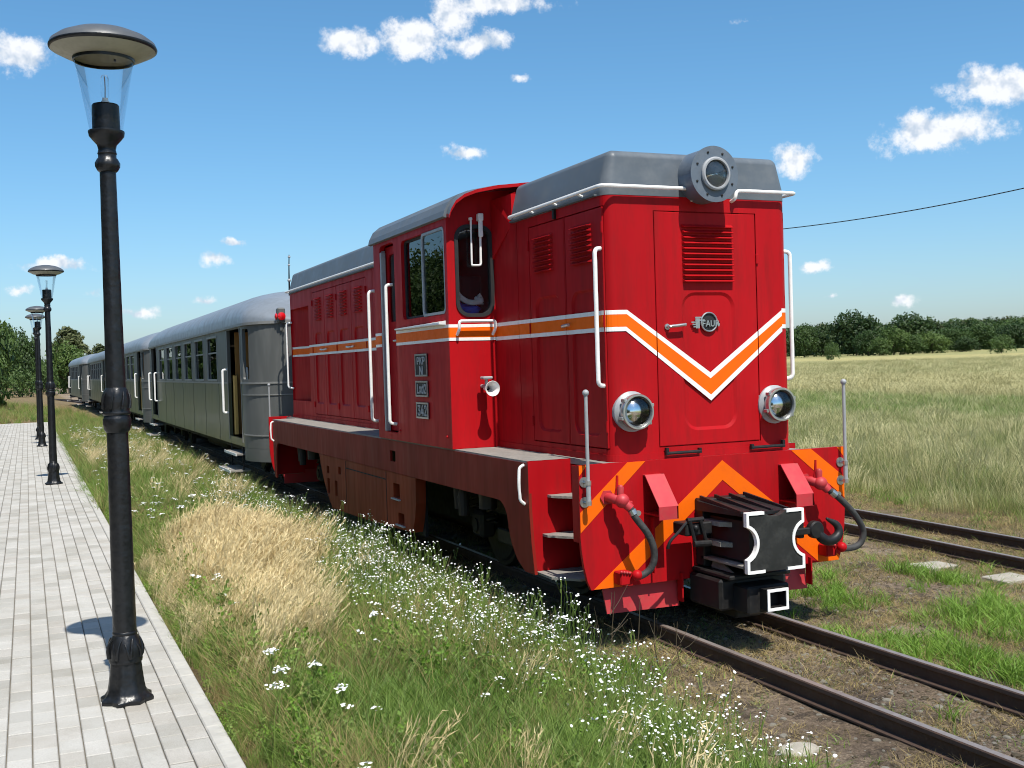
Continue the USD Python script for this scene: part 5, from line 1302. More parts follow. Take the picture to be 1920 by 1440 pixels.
# ---------------------------------------------------------------- trees
def leaf_cloud(lobes, n_clump, per, spread, size, rg):
    """Leaf sprays gathered in clumps over lobes (centre, radii)."""
    vol = np.array([l[1][0] * l[1][1] * l[1][2] for l in lobes]) ** .67
    pick = rg.choice(len(lobes), n_clump, p=vol / vol.sum())
    d = rg.normal(size=(n_clump, 3)); d /= np.linalg.norm(d, axis=1, keepdims=True)
    d[:, 2] = np.where(d[:, 2] < -.45, -d[:, 2] * .6, d[:, 2]); 
    rad = rg.uniform(.62, 1.06, n_clump) ** .6
    cen = np.array([lobes[k][0] for k in pick]) + d * np.array([lobes[k][1] for k in pick]) * rad[:, None]
    c = np.repeat(cen, per, 0) + rg.normal(size=(n_clump * per, 3)) * spread
    n = len(c)
    nr = np.repeat(d, per, 0) * .9 + rg.normal(size=(n, 3)) * .75; nr[:, 2] += .35; nr /= np.linalg.norm(nr, axis=1, keepdims=True)
    a = rg.normal(size=(n, 3)); u = np.cross(nr, a); u /= np.linalg.norm(u, axis=1, keepdims=True); w = np.cross(nr, u)
    s = size * rg.uniform(.6, 1.25, n)[:, None]
    V = np.stack([c - u * s, c - w * s * .62 + nr * s * .1, c + u * s, c + w * s * .62 + nr * s * .1], 1).reshape(-1, 3)
    k = np.arange(n) * 4
    F = np.vstack([np.stack([k, k + 1, k + 2], 1), np.stack([k, k + 2, k + 3], 1)])
    return trimesh.Trimesh(V, F, process=False)
def make_tree(name, label, cat, loc, mat_, seed, h, w, lobes_n, shape='round', group=None, trunk_h=.18, nclump=520, per=9, sz=.030):
    rg = np.random.default_rng(seed)
    t = thing(name, label, cat, loc, 0, group)
    o = np.array(loc, float)
    lobes = []
    for k in range(lobes_n):
        a = k * 2.4 + rg.uniform(0, 1); f = (k + .5) / lobes_n
        zc = h * (trunk_h + .12 + (1 - trunk_h - .30) * f)
        rr = w * .5 * (.60 * math.sin(PI * (.18 + .72 * f)) if shape == 'round' else .62 * (1 - f * .75))
        lr = w * .5 * (rg.uniform(.42, .62) if shape == 'round' else rg.uniform(.34, .5) * (1.1 - .5 * f))
        lobes.append((o + np.array([rr * math.cos(a), rr * math.sin(a), zc]), (lr, lr, lr * rg.uniform(.72, 1.0) * min(1.4, h / w))))
    lobes.append((o + np.array([0, 0, h * .55]), (w * .33, w * .33, h * .36)))
    st = [tube([o + (0, 0, -.2), o + (0.01 * w, 0, h * .25), o + (-.01 * w, .01 * w, h * .5), o + (0, 0, h * .8)], (h * .022, h * .018, h * .012, h * .004), 8)]
    for c, r in lobes[:-1]:
        z0 = max(h * .12, (c[2] - o[2]) * .55)
        b = o + np.array([0, 0, z0])
        st.append(tube([b, b * .5 + c * .5 + np.array([0, 0, .03 * h]), c], (h * .010, h * .006, h * .002), 5))
    obj(t, 'trunk', st, 'bark', smooth=40)
    obj(t, 'crown', leaf_cloud(lobes, nclump, per, w * .035, sz * max(h, w), rg), mat_, smooth=False)
    return t
TREES = [
    ('dark', 157.40, 179.31, 1.29, 9.45, 11.12, 'large round dark green tree at the meadow edge, the taller one nearer the locomotive', 'trees at the edge of the meadow'),
    ('dark', 172.29, 178.21, 1.44, 8.65, 12.05, 'second large dark round tree at the meadow edge, right of the taller one', 'trees at the edge of the meadow'),
    ('light', 150.29, 160.59, 1.22, 5.52, 6.02, 'lighter green rounded tree in front, between the two big dark trees', 'trees at the edge of the meadow'),
    ('mid', 149.22, 166.52, 1.21, 5.17, 5.52, 'mid green tree at the foot of the big dark tree nearest the locomotive', 'trees at the edge of the meadow'),
    ('mid', 154.45, 159.85, 1.26, 3.93, 4.80, 'low dense green tree below the second big dark tree', 'trees at the edge of the meadow'),
    ('light', 162.39, 162.91, 1.34, 4.26, 6.86, 'yellowish green sloping shrub tree right of the big dark trees', 'trees at the edge of the meadow'),
    ('mid', 145.70, 159.33, 1.17, 3.53, 4.09, 'short bushy green tree in the gap between the two big dark trees', 'trees at the edge of the meadow'),
    ('mid', 180.56, 174.57, 1.52, 5.17, 6.95, 'mid green tree right of the sloping yellowish one', 'trees at the edge of the meadow'),
    ('dark', 171.00, 162.39, 1.42, 3.04, 5.00, 'low dark bushy tree on the right part of the wood edge', 'trees at the edge of the meadow'),
    ('mid', 193.12, 179.96, 1.65, 5.81, 7.73, 'taller mid green tree left of the lone meadow bush', 'trees at the edge of the meadow'),
    ('dark', 204.84, 180.27, 1.73, 5.83, 8.62, 'dark tree at the right edge of the photo behind the lone bush', 'trees at the edge of the meadow'),
    ('mid', 153.68, 191.87, 1.25, 7.51, 6.62, 'mid green tree right beside the locomotive nose at the wood edge', 'trees at the edge of the meadow'),
    ('dark', 160.98, 194.12, 1.32, 7.32, 6.52, 'dark tree between the locomotive nose and the tallest round tree', 'trees at the edge of the meadow'),
    ('bush', 129.08, 115.31, 1.01, 2.95, 3.66, 'lone dark bush standing out in the meadow at the right', None),
    ('bush', 102.56, 121.52, 0.74, 2.81, 2.32, 'small lone bush in the meadow left of the big dark trees', None),
    ('olive', 1.90, 171.32, -0.22, 9.98, 5.58, 'tall olive green tree behind the far end of the train', 'trees beyond the platform end'),
    ('light', 0.24, 131.63, -0.22, 6.07, 5.19, 'bright green round tree beside the last coach', 'trees beyond the platform end'),
    ('dark', -4.66, 146.90, -0.22, 8.13, 5.00, 'dark green tree behind the far lamp posts', 'trees beyond the platform end'),
    ('mid', -7.25, 126.19, -0.22, 8.37, 5.21, 'dark bushy tree cut by the left edge of the photo', 'trees beyond the platform end'),
    ('bush', -4.65, 108.65, -0.22, 2.92, 3.14, 'low dark shrub under the trees behind the far lamp posts', None),
    ('bush', -2.40, 121.87, -0.22, 4.00, 2.85, 'green shrub between the two far lamp posts and the last coach', None),
    ('mid', -7.60, 62.98, -0.22, 8.59, 4.94, 'near leafy tree whose branch tips reach in from the left edge', None),
    ('olive', 8.86, 217.42, -0.22, 8.56, 4.46, 'small far tree showing just over the roof of the last coach', 'trees beyond the platform end'),
]
protos = {}
KINDS = {'dark': ('leaf_dark', 10, 10, 12, 'round', -.02), 'mid': ('leaf_mid', 9, 10, 11, 'round', -.06), 'light': ('leaf_light', 7, 9, 10, 'round', -.08), 'olive': ('leaf_olive', 10, 8, 10, 'round', .05), 'bush': ('leaf_mid', 3, 4, 8, 'round', -.08), 'pine': ('leaf_dark', 12, 7, 12, 'cone', .12)}
for kind, x, y, z, h, w, label, group in TREES:
    m_, ph, pw, ln, shp, th_ = KINDS[kind]
    cat = 'bush' if kind == 'bush' else 'tree'
    if kind not in protos:
        protos[kind] = make_tree(cat, label, cat, (x, y, z), m_, 11 + len(protos), h, w, ln, shp, group, th_, 620 if kind != 'bush' else 300)
        protos[kind + 'hw'] = (h, w)
    else:
        ph, pw = protos[kind + 'hw']
        copy_thing(cat, protos[kind], (x, y, z), label, cat, group, rz=(x * 1.7 + y) % 6.28, scale=(w / pw, w / pw, h / ph))
# the far wood behind: reads as one mass
rg = np.random.default_rng(21)
def crown_proto(seed, h, w, fine=False):
    r2 = np.random.default_rng(seed); lobes = []
    for k in range(8):
        a = k * 2.4; f = (k + .5) / 8
        lobes.append((np.array([w * .28 * math.cos(a), w * .28 * math.sin(a), h * (.04 + .78 * f)]), (w * .32, w * .32, h * .2)))
    lobes.append((np.array([0, 0, h * .45]), (w * .4, w * .4, h * .42)))
    return leaf_cloud(lobes, *((300, 7) if not fine else (900, 8)), w * .04, (.042 if not fine else .016) * h, r2)
pos, idx_, sc_, yaw_ = [], [], [], []
WOOD = [
    (171.7, 227.8, 0.75, 0),
    (179.1, 238.6, 0.86, 0),
    (199.6, 265.3, 0.98, 0),
    (174.8, 231.3, 0.75, 0),
    (186.3, 245.1, 0.71, 1),
    (204.6, 270.0, 0.92, 0),
    (173.1, 226.9, 0.66, 2),
    (179.5, 235.8, 0.79, 1),
    (202.8, 264.6, 0.82, 2),
    (176.0, 228.8, 0.65, 0),
    (186.7, 242.1, 0.72, 0),
    (198.9, 259.0, 0.81, 2),
    (174.8, 224.2, 0.70, 0),
    (185.9, 238.4, 0.86, 0),
    (202.1, 260.8, 0.99, 0),
    (181.2, 231.4, 0.73, 0),
    (188.9, 241.8, 0.70, 0),
    (210.0, 267.2, 0.81, 0),
    (179.4, 226.4, 0.61, 1),
    (188.6, 240.1, 0.79, 1),
    (207.2, 263.7, 0.84, 0),
    (180.0, 226.3, 0.67, 1),
    (185.0, 233.4, 0.69, 0),
    (203.7, 255.9, 0.92, 0),
    (181.0, 225.3, 0.74, 1),
    (185.4, 231.8, 0.83, 0),
    (209.6, 260.3, 0.84, 1),
    (178.4, 220.9, 0.62, 0),
    (194.8, 239.3, 0.86, 1),
    (207.3, 257.4, 0.88, 2),
    (182.6, 223.7, 0.72, 0),
    (193.4, 236.1, 0.79, 1),
    (207.6, 254.2, 0.97, 2),
    (182.3, 220.4, 0.68, 1),
    (195.6, 238.6, 0.69, 2),
    (217.4, 264.8, 0.81, 1),
    (190.2, 228.0, 0.69, 1),
    (196.9, 237.3, 0.76, 2),
    (213.5, 256.3, 0.95, 0),
    (188.3, 223.7, 0.62, 1),
    (197.4, 234.9, 0.87, 0),
    (213.9, 255.9, 0.82, 0),
    (191.2, 225.6, 0.68, 1),
    (199.3, 234.7, 0.69, 1),
    (218.0, 259.5, 1.00, 0),
    (183.3, 214.1, 0.74, 0),
    (196.4, 229.6, 0.76, 0),
    (220.1, 259.9, 0.94, 0),
    (186.6, 216.8, 0.73, 0),
    (203.6, 236.8, 0.80, 1),
    (222.3, 258.1, 0.96, 0),
    (190.8, 219.3, 0.73, 1),
    (205.7, 236.9, 0.70, 1),
    (224.0, 259.4, 0.81, 0),
    (194.1, 223.1, 0.62, 0),
    (200.6, 229.0, 0.87, 1),
    (225.9, 257.7, 1.00, 1),
    (192.5, 219.0, 0.74, 2),
    (199.7, 227.4, 0.73, 1),
    (225.2, 256.8, 0.83, 1),
    (197.9, 223.6, 0.62, 0),
    (206.9, 234.0, 0.71, 0),
    (224.7, 252.0, 0.91, 1),
    (199.1, 222.5, 0.57, 0),
    (207.1, 231.6, 0.84, 0),
    (222.5, 249.9, 0.83, 1),
    (201.0, 222.2, 0.64, 0),
    (210.2, 234.0, 0.88, 2),
    (232.1, 256.9, 0.89, 1),
    (199.6, 219.8, 0.70, 1),
    (210.1, 230.2, 0.73, 0),
    (225.0, 248.0, 0.98, 1),
    (203.3, 221.2, 0.71, 1),
    (211.8, 230.9, 0.89, 0),
    (235.5, 256.6, 0.81, 0),
    (203.7, 220.4, 0.66, 0),
    (210.4, 226.5, 0.77, 0),
    (236.7, 256.5, 0.86, 1),
    (195.3, 208.6, 0.69, 0),
    (215.2, 231.0, 0.76, 1),
    (233.4, 251.3, 0.93, 1),
    (204.0, 217.6, 0.59, 0),
    (212.8, 225.9, 0.70, 1),
    (230.9, 245.0, 0.98, 0),
    (204.6, 215.1, 0.61, 0),
    (212.6, 224.8, 0.79, 1),
    (231.6, 246.0, 0.79, 1),
    (205.2, 215.8, 0.58, 1),
    (214.6, 225.2, 0.84, 0),
    (241.8, 253.2, 0.93, 1),
    (209.8, 217.7, 0.57, 2),
    (220.5, 229.4, 0.69, 0),
    (238.8, 248.4, 0.98, 0),
    (207.2, 214.3, 0.59, 2),
    (210.8, 218.1, 0.82, 0),
    (235.3, 241.9, 0.88, 1),
    (201.9, 206.6, 0.66, 0),
    (222.4, 228.8, 0.73, 0),
    (244.0, 251.3, 0.96, 1),
    (206.1, 208.6, 0.67, 1),
    (221.8, 226.0, 0.85, 1),
    (236.4, 240.0, 0.84, 0),
    (214.3, 216.3, 0.74, 0),
    (217.2, 218.7, 0.82, 2),
    (241.2, 244.2, 0.84, 1),
    (205.5, 204.8, 0.60, 0),
    (225.8, 224.8, 0.82, 2),
    (247.9, 248.5, 0.81, 0),
    (216.2, 213.6, 0.68, 0),
    (227.9, 226.7, 0.78, 0),
    (246.4, 245.5, 0.97, 0),
    (216.0, 213.3, 0.62, 0),
    (224.6, 221.0, 0.87, 0),
    (246.8, 243.0, 0.92, 2),
    (218.2, 214.1, 0.73, 0),
    (224.1, 220.2, 0.83, 0),
    (246.2, 241.6, 0.97, 1),
    (216.5, 209.5, 0.69, 0),
    (221.8, 215.1, 0.90, 0),
    (251.9, 243.8, 0.94, 1),
    (214.3, 206.1, 0.58, 1),
    (225.9, 217.2, 0.88, 2),
    (250.3, 241.5, 0.80, 1),
    (214.6, 205.5, 0.74, 0),
    (230.4, 219.2, 0.72, 1),
    (255.9, 244.5, 0.84, 0),
    (213.3, 202.8, 0.66, 0),
    (225.6, 214.8, 0.78, 0),
    (254.9, 243.1, 0.77, 0),
    (215.1, 201.4, 0.64, 0),
    (232.1, 217.7, 0.69, 1),
    (259.3, 243.2, 0.81, 2),
    (219.5, 204.5, 0.58, 1),
    (227.3, 213.1, 0.82, 1),
    (255.8, 238.9, 0.96, 1),
    (224.2, 208.7, 0.71, 1),
    (237.2, 220.0, 0.68, 2),
    (258.7, 240.0, 0.92, 0),
    (219.5, 202.2, 0.59, 0),
    (241.6, 221.5, 0.83, 0),
    (262.7, 242.2, 0.87, 0),
    (221.7, 201.7, 0.58, 0),
    (243.1, 221.2, 0.72, 1),
    (261.6, 240.0, 0.78, 0),
    (220.7, 199.3, 0.66, 0),
    (241.6, 217.9, 0.74, 2),
    (257.3, 233.1, 0.82, 1),
    (221.1, 197.8, 0.67, 0),
    (232.5, 208.6, 0.84, 1),
    (262.8, 236.3, 0.92, 1),
    (224.8, 201.4, 0.60, 0),
    (238.7, 212.9, 0.85, 0),
    (258.8, 232.1, 0.77, 1),
    (227.1, 200.8, 0.69, 0),
    (235.1, 208.1, 0.75, 0),
    (268.0, 237.2, 0.96, 1),
    (225.2, 197.8, 0.62, 1),
    (245.1, 215.3, 0.70, 0),
    (261.7, 229.9, 0.88, 0),
    (226.0, 196.5, 0.70, 0),
    (239.2, 208.4, 0.81, 1),
    (272.0, 237.3, 0.90, 1),
    (227.3, 196.5, 0.69, 0),
    (244.0, 211.6, 0.70, 0),
    (271.6, 235.2, 0.87, 1),
    (232.7, 200.3, 0.64, 1),
    (249.2, 215.4, 0.68, 0),
    (267.9, 229.7, 0.84, 0),
    (230.5, 196.1, 0.64, 0),
    (247.2, 211.7, 0.76, 2),
    (274.9, 235.2, 0.76, 1),
    (232.9, 197.2, 0.67, 0),
    (250.4, 213.0, 0.78, 2),
    (279.6, 236.9, 0.96, 0),
    (239.8, 201.1, 0.60, 0),
    (253.1, 213.5, 0.76, 1),
    (276.4, 233.0, 0.86, 0),
    (239.4, 199.1, 0.57, 0),
    (257.4, 214.3, 0.79, 0),
    (273.6, 229.0, 0.87, 1),
    (244.7, 203.7, 0.60, 0),
    (249.9, 207.1, 0.84, 0),
    (272.3, 226.1, 0.96, 0),
    (237.0, 194.1, 0.67, 0),
    (251.7, 206.4, 0.81, 2),
    (277.9, 230.1, 0.97, 0),
    (241.9, 198.4, 0.72, 2),
    (250.0, 204.4, 0.68, 0),
    (280.7, 230.6, 0.93, 1),
    (248.6, 202.3, 0.71, 1),
    (262.1, 212.2, 0.76, 1),
    (279.9, 227.6, 1.00, 0),
    (247.8, 199.6, 0.69, 0),
    (253.4, 203.7, 0.79, 1),
    (277.7, 224.8, 0.97, 0),
    (243.2, 193.5, 0.75, 1),
    (263.1, 210.6, 0.70, 1),
    (287.6, 230.0, 0.83, 0),
    (252.4, 199.6, 0.62, 1),
    (255.4, 203.6, 0.90, 0),
    (288.8, 229.6, 0.96, 2),
    (249.5, 197.5, 0.69, 1),
    (264.8, 209.4, 0.76, 1),
    (285.6, 225.9, 1.00, 0),
    (242.5, 189.1, 0.74, 1),
    (265.3, 208.2, 0.85, 2),
    (292.2, 228.7, 0.85, 1),
    (249.6, 193.4, 0.61, 2),
    (266.9, 207.7, 0.69, 0),
    (292.2, 228.2, 0.85, 1),
    (247.7, 191.4, 0.63, 0),
    (264.2, 203.8, 0.88, 0),
    (295.3, 229.1, 0.99, 1),
    (251.0, 193.1, 0.60, 0),
    (258.5, 198.2, 0.79, 1),
    (285.7, 219.8, 0.90, 1),
    (255.0, 193.1, 0.60, 0),
    (259.4, 198.3, 0.86, 0),
    (288.7, 220.1, 0.91, 1),
    (256.7, 193.8, 0.57, 0),
    (263.1, 199.7, 0.68, 1),
    (298.8, 225.5, 0.82, 0),
    (250.3, 187.4, 0.62, 1),
    (266.8, 200.2, 0.73, 1),
    (294.2, 221.5, 0.89, 0),
    (253.8, 188.3, 0.71, 1),
    (261.9, 195.7, 0.78, 1),
    (300.7, 225.3, 0.80, 0),
    (251.4, 186.5, 0.68, 1),
    (275.0, 204.4, 0.80, 1),
    (292.8, 216.9, 0.99, 1),
    (254.6, 187.6, 0.60, 0),
    (278.4, 204.8, 0.83, 2),
    (295.2, 216.5, 0.94, 1),
    (259.6, 190.0, 0.70, 0),
    (280.5, 204.0, 0.90, 0),
    (295.8, 216.4, 0.78, 1),
    (262.5, 190.2, 0.71, 0),
    (280.3, 202.6, 0.90, 0),
    (308.5, 224.3, 0.97, 0),
    (268.5, 192.5, 0.71, 0),
    (268.4, 192.7, 0.80, 1),
    (301.0, 216.4, 0.87, 0),
    (260.2, 186.5, 0.69, 1),
    (269.1, 192.8, 0.87, 1),
    (305.4, 219.4, 0.81, 1),
    (262.2, 185.3, 0.71, 0),
    (275.7, 196.1, 0.78, 0),
    (303.2, 214.7, 0.79, 1),
    (267.1, 188.0, 0.64, 1),
    (275.4, 193.4, 0.78, 0),
    (305.2, 215.2, 0.84, 0),
    (267.5, 187.3, 0.58, 0),
    (278.0, 195.5, 0.71, 1),
    (315.6, 222.0, 0.93, 0),
    (273.1, 188.9, 0.59, 1),
    (274.5, 190.1, 0.70, 0),
    (311.6, 216.7, 0.77, 0),
    (266.6, 184.5, 0.62, 0),
    (283.5, 194.9, 0.76, 0),
    (318.2, 219.8, 0.86, 1),
    (272.5, 186.3, 0.68, 1),
    (278.2, 190.6, 0.82, 0),
    (309.3, 211.9, 0.93, 1),
    (273.6, 186.4, 0.75, 1),
    (286.2, 194.8, 0.68, 0),
    (308.6, 209.8, 0.82, 2),
    (271.7, 182.7, 0.59, 1),
    (287.0, 193.2, 0.85, 0),
    (308.2, 208.1, 0.99, 0),
    (275.5, 184.8, 0.65, 0),
    (288.3, 194.1, 0.88, 1),
    (318.8, 215.1, 0.96, 0),
    (273.8, 182.4, 0.68, 0),
    (288.6, 192.4, 0.86, 1),
    (317.2, 211.3, 0.90, 0),
    (282.7, 186.8, 0.70, 1),
    (296.5, 196.5, 0.83, 2),
    (321.2, 213.9, 0.83, 0),
    (278.4, 183.3, 0.58, 0),
    (290.7, 190.8, 0.78, 0),
    (317.6, 210.2, 0.94, 0),
    (275.1, 179.5, 0.60, 1),
    (291.9, 191.2, 0.73, 0),
    (317.1, 208.3, 0.92, 1),
    (282.7, 183.1, 0.75, 0),
    (297.7, 193.3, 0.68, 0),
    (325.7, 212.1, 0.75, 0),
    (275.0, 176.3, 0.71, 1),
    (287.4, 185.7, 0.84, 0),
    (329.3, 213.6, 0.82, 0),
    (277.1, 177.7, 0.74, 0),
    (292.6, 187.3, 0.68, 1),
    (321.7, 205.4, 0.91, 1),
    (283.1, 179.6, 0.69, 1),
    (294.1, 186.7, 0.87, 2),
    (323.3, 205.8, 0.78, 1),
    (276.2, 173.6, 0.64, 0),
    (293.6, 185.5, 0.70, 1),
    (321.8, 204.3, 0.88, 1),
    (286.9, 179.3, 0.67, 2),
    (306.5, 191.4, 0.87, 0),
    (326.9, 205.5, 0.82, 0),
    (285.0, 178.1, 0.67, 1),
    (295.5, 183.9, 0.78, 1),
    (335.7, 210.1, 0.80, 0),
    (291.2, 179.4, 0.72, 0),
    (298.6, 184.3, 0.77, 1),
    (326.7, 201.9, 0.99, 0),
    (283.8, 173.7, 0.59, 2),
    (308.6, 189.9, 0.76, 0),
    (334.2, 206.2, 0.99, 0),
    (281.0, 171.4, 0.66, 0),
    (305.7, 186.9, 0.86, 0),
    (335.3, 205.3, 0.96, 1),
    (296.9, 180.6, 0.61, 1),
    (298.1, 180.1, 0.84, 1),
    (338.1, 205.1, 0.80, 2),
    (297.7, 180.0, 0.72, 2),
    (312.5, 189.1, 0.86, 1),
    (332.7, 201.1, 0.77, 1),
    (286.1, 170.4, 0.59, 0),
    (306.5, 183.8, 0.83, 1),
    (336.6, 202.4, 0.76, 0),
    (285.6, 170.0, 0.62, 0),
    (302.0, 180.0, 0.82, 0),
    (344.9, 205.9, 0.84, 0),
    (303.1, 178.1, 0.65, 0),
    (316.8, 186.6, 0.77, 1),
    (333.9, 196.7, 0.99, 0),
    (302.1, 177.3, 0.74, 0),
    (315.5, 185.2, 0.89, 1),
    (350.6, 206.2, 0.85, 0),
    (293.7, 170.1, 0.57, 0),
    (314.2, 182.6, 0.68, 0),
    (350.1, 203.7, 0.86, 0),
    (290.0, 167.3, 0.65, 1),
    (310.3, 179.0, 0.68, 0),
    (346.3, 200.6, 0.79, 0),
    (293.4, 168.4, 0.64, 0),
    (312.9, 179.8, 0.88, 1),
    (342.4, 198.0, 0.78, 0),
    (291.7, 166.5, 0.61, 0),
    (319.4, 181.7, 0.79, 0),
    (340.4, 194.0, 0.98, 2),
    (292.7, 166.2, 0.67, 1),
    (321.2, 182.2, 0.86, 0),
    (343.2, 194.8, 0.99, 1),
    (300.4, 168.8, 0.69, 0),
    (312.2, 175.5, 0.77, 0),
    (347.1, 195.4, 0.84, 0),
    (296.1, 165.4, 0.68, 0),
    (324.9, 181.7, 0.86, 0),
    (352.9, 197.5, 0.76, 0),
    (455.8, 442.6, 1.04, 1),
    (519.7, 502.8, 1.37, 1),
    (469.1, 448.3, 1.11, 1),
    (520.2, 498.2, 1.26, 1),
    (471.2, 448.3, 1.17, 1),
    (531.9, 504.2, 1.32, 0),
    (469.7, 440.5, 1.18, 2),
    (534.7, 504.6, 1.35, 1),
    (469.7, 438.6, 1.10, 1),
    (532.8, 493.9, 1.27, 0),
    (481.3, 441.2, 0.99, 1),
    (536.3, 495.9, 1.39, 0),
    (475.4, 435.2, 1.06, 0),
    (544.5, 497.5, 1.16, 1),
    (482.4, 434.3, 1.12, 0),
    (544.3, 492.1, 1.34, 2),
    (485.2, 433.9, 1.11, 1),
    (546.3, 486.9, 1.39, 0),
    (485.2, 428.7, 1.15, 1),
    (555.9, 492.5, 1.13, 2),
    (497.8, 436.3, 0.97, 1),
    (555.7, 486.1, 1.13, 1),
    (500.2, 434.5, 1.16, 1),
    (556.3, 485.1, 1.38, 2),
    (499.0, 427.0, 0.96, 1),
    (564.6, 483.8, 1.38, 1),
    (503.2, 430.4, 0.98, 2),
    (571.8, 487.2, 1.13, 2),
    (499.6, 420.4, 1.07, 2),
    (572.1, 481.3, 1.15, 1),
    (501.6, 418.2, 0.99, 0),
    (569.9, 476.3, 1.15, 1),
    (513.8, 423.9, 1.04, 0),
    (582.3, 483.5, 1.15, 2),
    (516.0, 421.2, 1.05, 1),
    (579.8, 477.2, 1.32, 0),
    (517.1, 419.1, 1.01, 0),
    (582.3, 474.0, 1.32, 2),
    (518.7, 416.7, 1.03, 2),
    (584.4, 470.2, 1.21, 2),
    (519.3, 411.7, 1.10, 0),
    (593.2, 471.5, 1.33, 0),
    (529.2, 416.1, 0.97, 1),
    (601.0, 474.8, 1.19, 0),
    (524.5, 411.1, 1.08, 2),
    (603.6, 470.1, 1.35, 2),
    (535.8, 413.1, 1.18, 2),
    (605.0, 468.7, 1.16, 1),
    (538.0, 414.2, 0.97, 2),
    (608.3, 464.8, 1.32, 1),
    (536.7, 408.2, 1.12, 0),
    (613.4, 467.8, 1.21, 2),
    (540.2, 408.5, 1.13, 2),
    (618.9, 465.6, 1.25, 1),
    (544.3, 405.4, 1.19, 1),
    (622.8, 467.0, 1.36, 2),
    (549.7, 404.8, 0.98, 2),
    (621.3, 459.9, 1.17, 2),
    (553.1, 403.1, 1.01, 1),
    (630.3, 460.3, 1.37, 1),
    (562.8, 406.8, 1.16, 1),
    (632.2, 458.8, 1.27, 2),
    (562.3, 404.8, 0.98, 2),
    (630.5, 455.5, 1.25, 2),
    (565.0, 401.4, 1.03, 1),
    (637.9, 453.1, 1.30, 2),
    (567.4, 398.8, 1.17, 1),
    (645.3, 457.5, 1.24, 0),
    (567.1, 396.6, 1.03, 2),
    (653.5, 455.5, 1.16, 1),
    (571.5, 395.9, 0.99, 1),
    (642.1, 446.2, 1.34, 0),
    (577.7, 395.4, 1.20, 2),
    (652.4, 449.6, 1.19, 2),
    (577.3, 392.6, 1.10, 0),
    (653.6, 443.8, 1.13, 2),
    (579.6, 390.3, 1.11, 1),
    (652.4, 441.8, 1.20, 1),
    (582.0, 387.9, 1.20, 0),
    (663.3, 442.1, 1.25, 2),
    (587.5, 390.7, 1.17, 1),
    (671.2, 445.0, 1.35, 0),
    (589.2, 386.0, 1.02, 2),
    (670.9, 442.4, 1.23, 0),
    (600.5, 389.8, 0.96, 1),
    (673.7, 438.3, 1.30, 0),
    (593.3, 381.0, 1.08, 2),
    (675.7, 436.2, 1.12, 0),
    (604.4, 386.9, 1.08, 1),
    (684.6, 438.0, 1.15, 1),
    (596.2, 377.3, 1.15, 2),
    (681.0, 432.6, 1.31, 1),
    (611.8, 382.7, 1.20, 2),
    (687.5, 433.1, 1.15, 0),
    (610.7, 380.9, 1.17, 2),
    (697.1, 435.9, 1.34, 2),
    (614.9, 378.7, 1.05, 1),
    (689.7, 424.8, 1.36, 0),
    (617.9, 377.5, 1.12, 0),
    (697.0, 428.2, 1.15, 2),
    (625.5, 380.1, 0.97, 0),
    (705.2, 426.3, 1.15, 0),
    (624.0, 373.1, 1.19, 1),
    (699.7, 419.8, 1.16, 0),
    (621.7, 370.7, 1.04, 2),
    (702.4, 419.5, 1.23, 0),
    (620.5, 366.5, 0.98, 0),
    (705.5, 417.5, 1.35, 1),
    (636.0, 372.7, 1.03, 0),
    (712.2, 417.0, 1.13, 0),
    (628.4, 365.6, 1.15, 1),
    (717.4, 415.5, 1.19, 1),
    (647.1, 370.4, 1.02, 1),
    (719.5, 414.4, 1.32, 2),
    (643.2, 365.8, 1.15, 2),
    (728.6, 413.8, 1.38, 0),
    (645.3, 363.1, 1.06, 1),
    (725.5, 408.9, 1.12, 2),
    (644.8, 361.2, 0.97, 2),
    (736.7, 411.1, 1.22, 2),
    (642.0, 357.1, 1.08, 1),
    (729.8, 404.9, 1.35, 0),
    (653.2, 359.7, 1.14, 0),
    (733.8, 405.4, 1.34, 2),
    (651.9, 356.3, 1.06, 1),
    (745.2, 406.6, 1.16, 1),
    (662.7, 357.1, 1.19, 0),
    (744.6, 401.8, 1.28, 1),
    (655.9, 351.7, 1.20, 0),
    (754.2, 405.2, 1.34, 2),
    (661.6, 352.0, 1.17, 1),
    (761.0, 404.4, 1.26, 1),
    (667.6, 350.9, 1.18, 0),
    (765.0, 403.2, 1.38, 2),
    (-72.7, 251.6, 0.51, 1),
    (-81.8, 283.3, 0.55, 1),
    (-75.4, 266.3, 0.59, 2),
    (-78.7, 278.7, 0.57, 0),
    (-71.7, 254.2, 0.51, 1),
    (-81.0, 292.7, 0.64, 1),
    (-71.2, 258.8, 0.49, 1),
    (-77.7, 286.9, 0.51, 0),
    (-70.4, 262.6, 0.51, 2),
    (-75.4, 283.0, 0.51, 1),
    (-69.5, 264.5, 0.50, 0),
    (-75.0, 285.9, 0.60, 0),
    (-68.0, 263.6, 0.45, 2),
    (-71.3, 277.0, 0.68, 1),
    (-67.0, 264.6, 0.46, 0),
    (-72.1, 285.0, 0.63, 0),
    (-63.6, 256.7, 0.58, 0),
    (-66.8, 269.8, 0.47, 1),
    (-60.7, 250.0, 0.40, 2),
    (-69.3, 287.1, 0.69, 1),
    (-59.6, 249.5, 0.40, 1),
    (-65.7, 280.4, 0.58, 1),
    (-57.5, 247.5, 0.51, 0),
    (-62.4, 272.1, 0.69, 1),
    (-57.4, 255.2, 0.47, 2),
    (-63.3, 283.8, 0.55, 0),
    (-56.4, 253.0, 0.40, 2),
    (-62.2, 281.9, 0.65, 1),
    (-51.8, 241.1, 0.53, 1),
    (-59.2, 277.3, 0.52, 1),
    (-53.7, 258.5, 0.38, 0),
    (-56.6, 270.9, 0.42, 1),
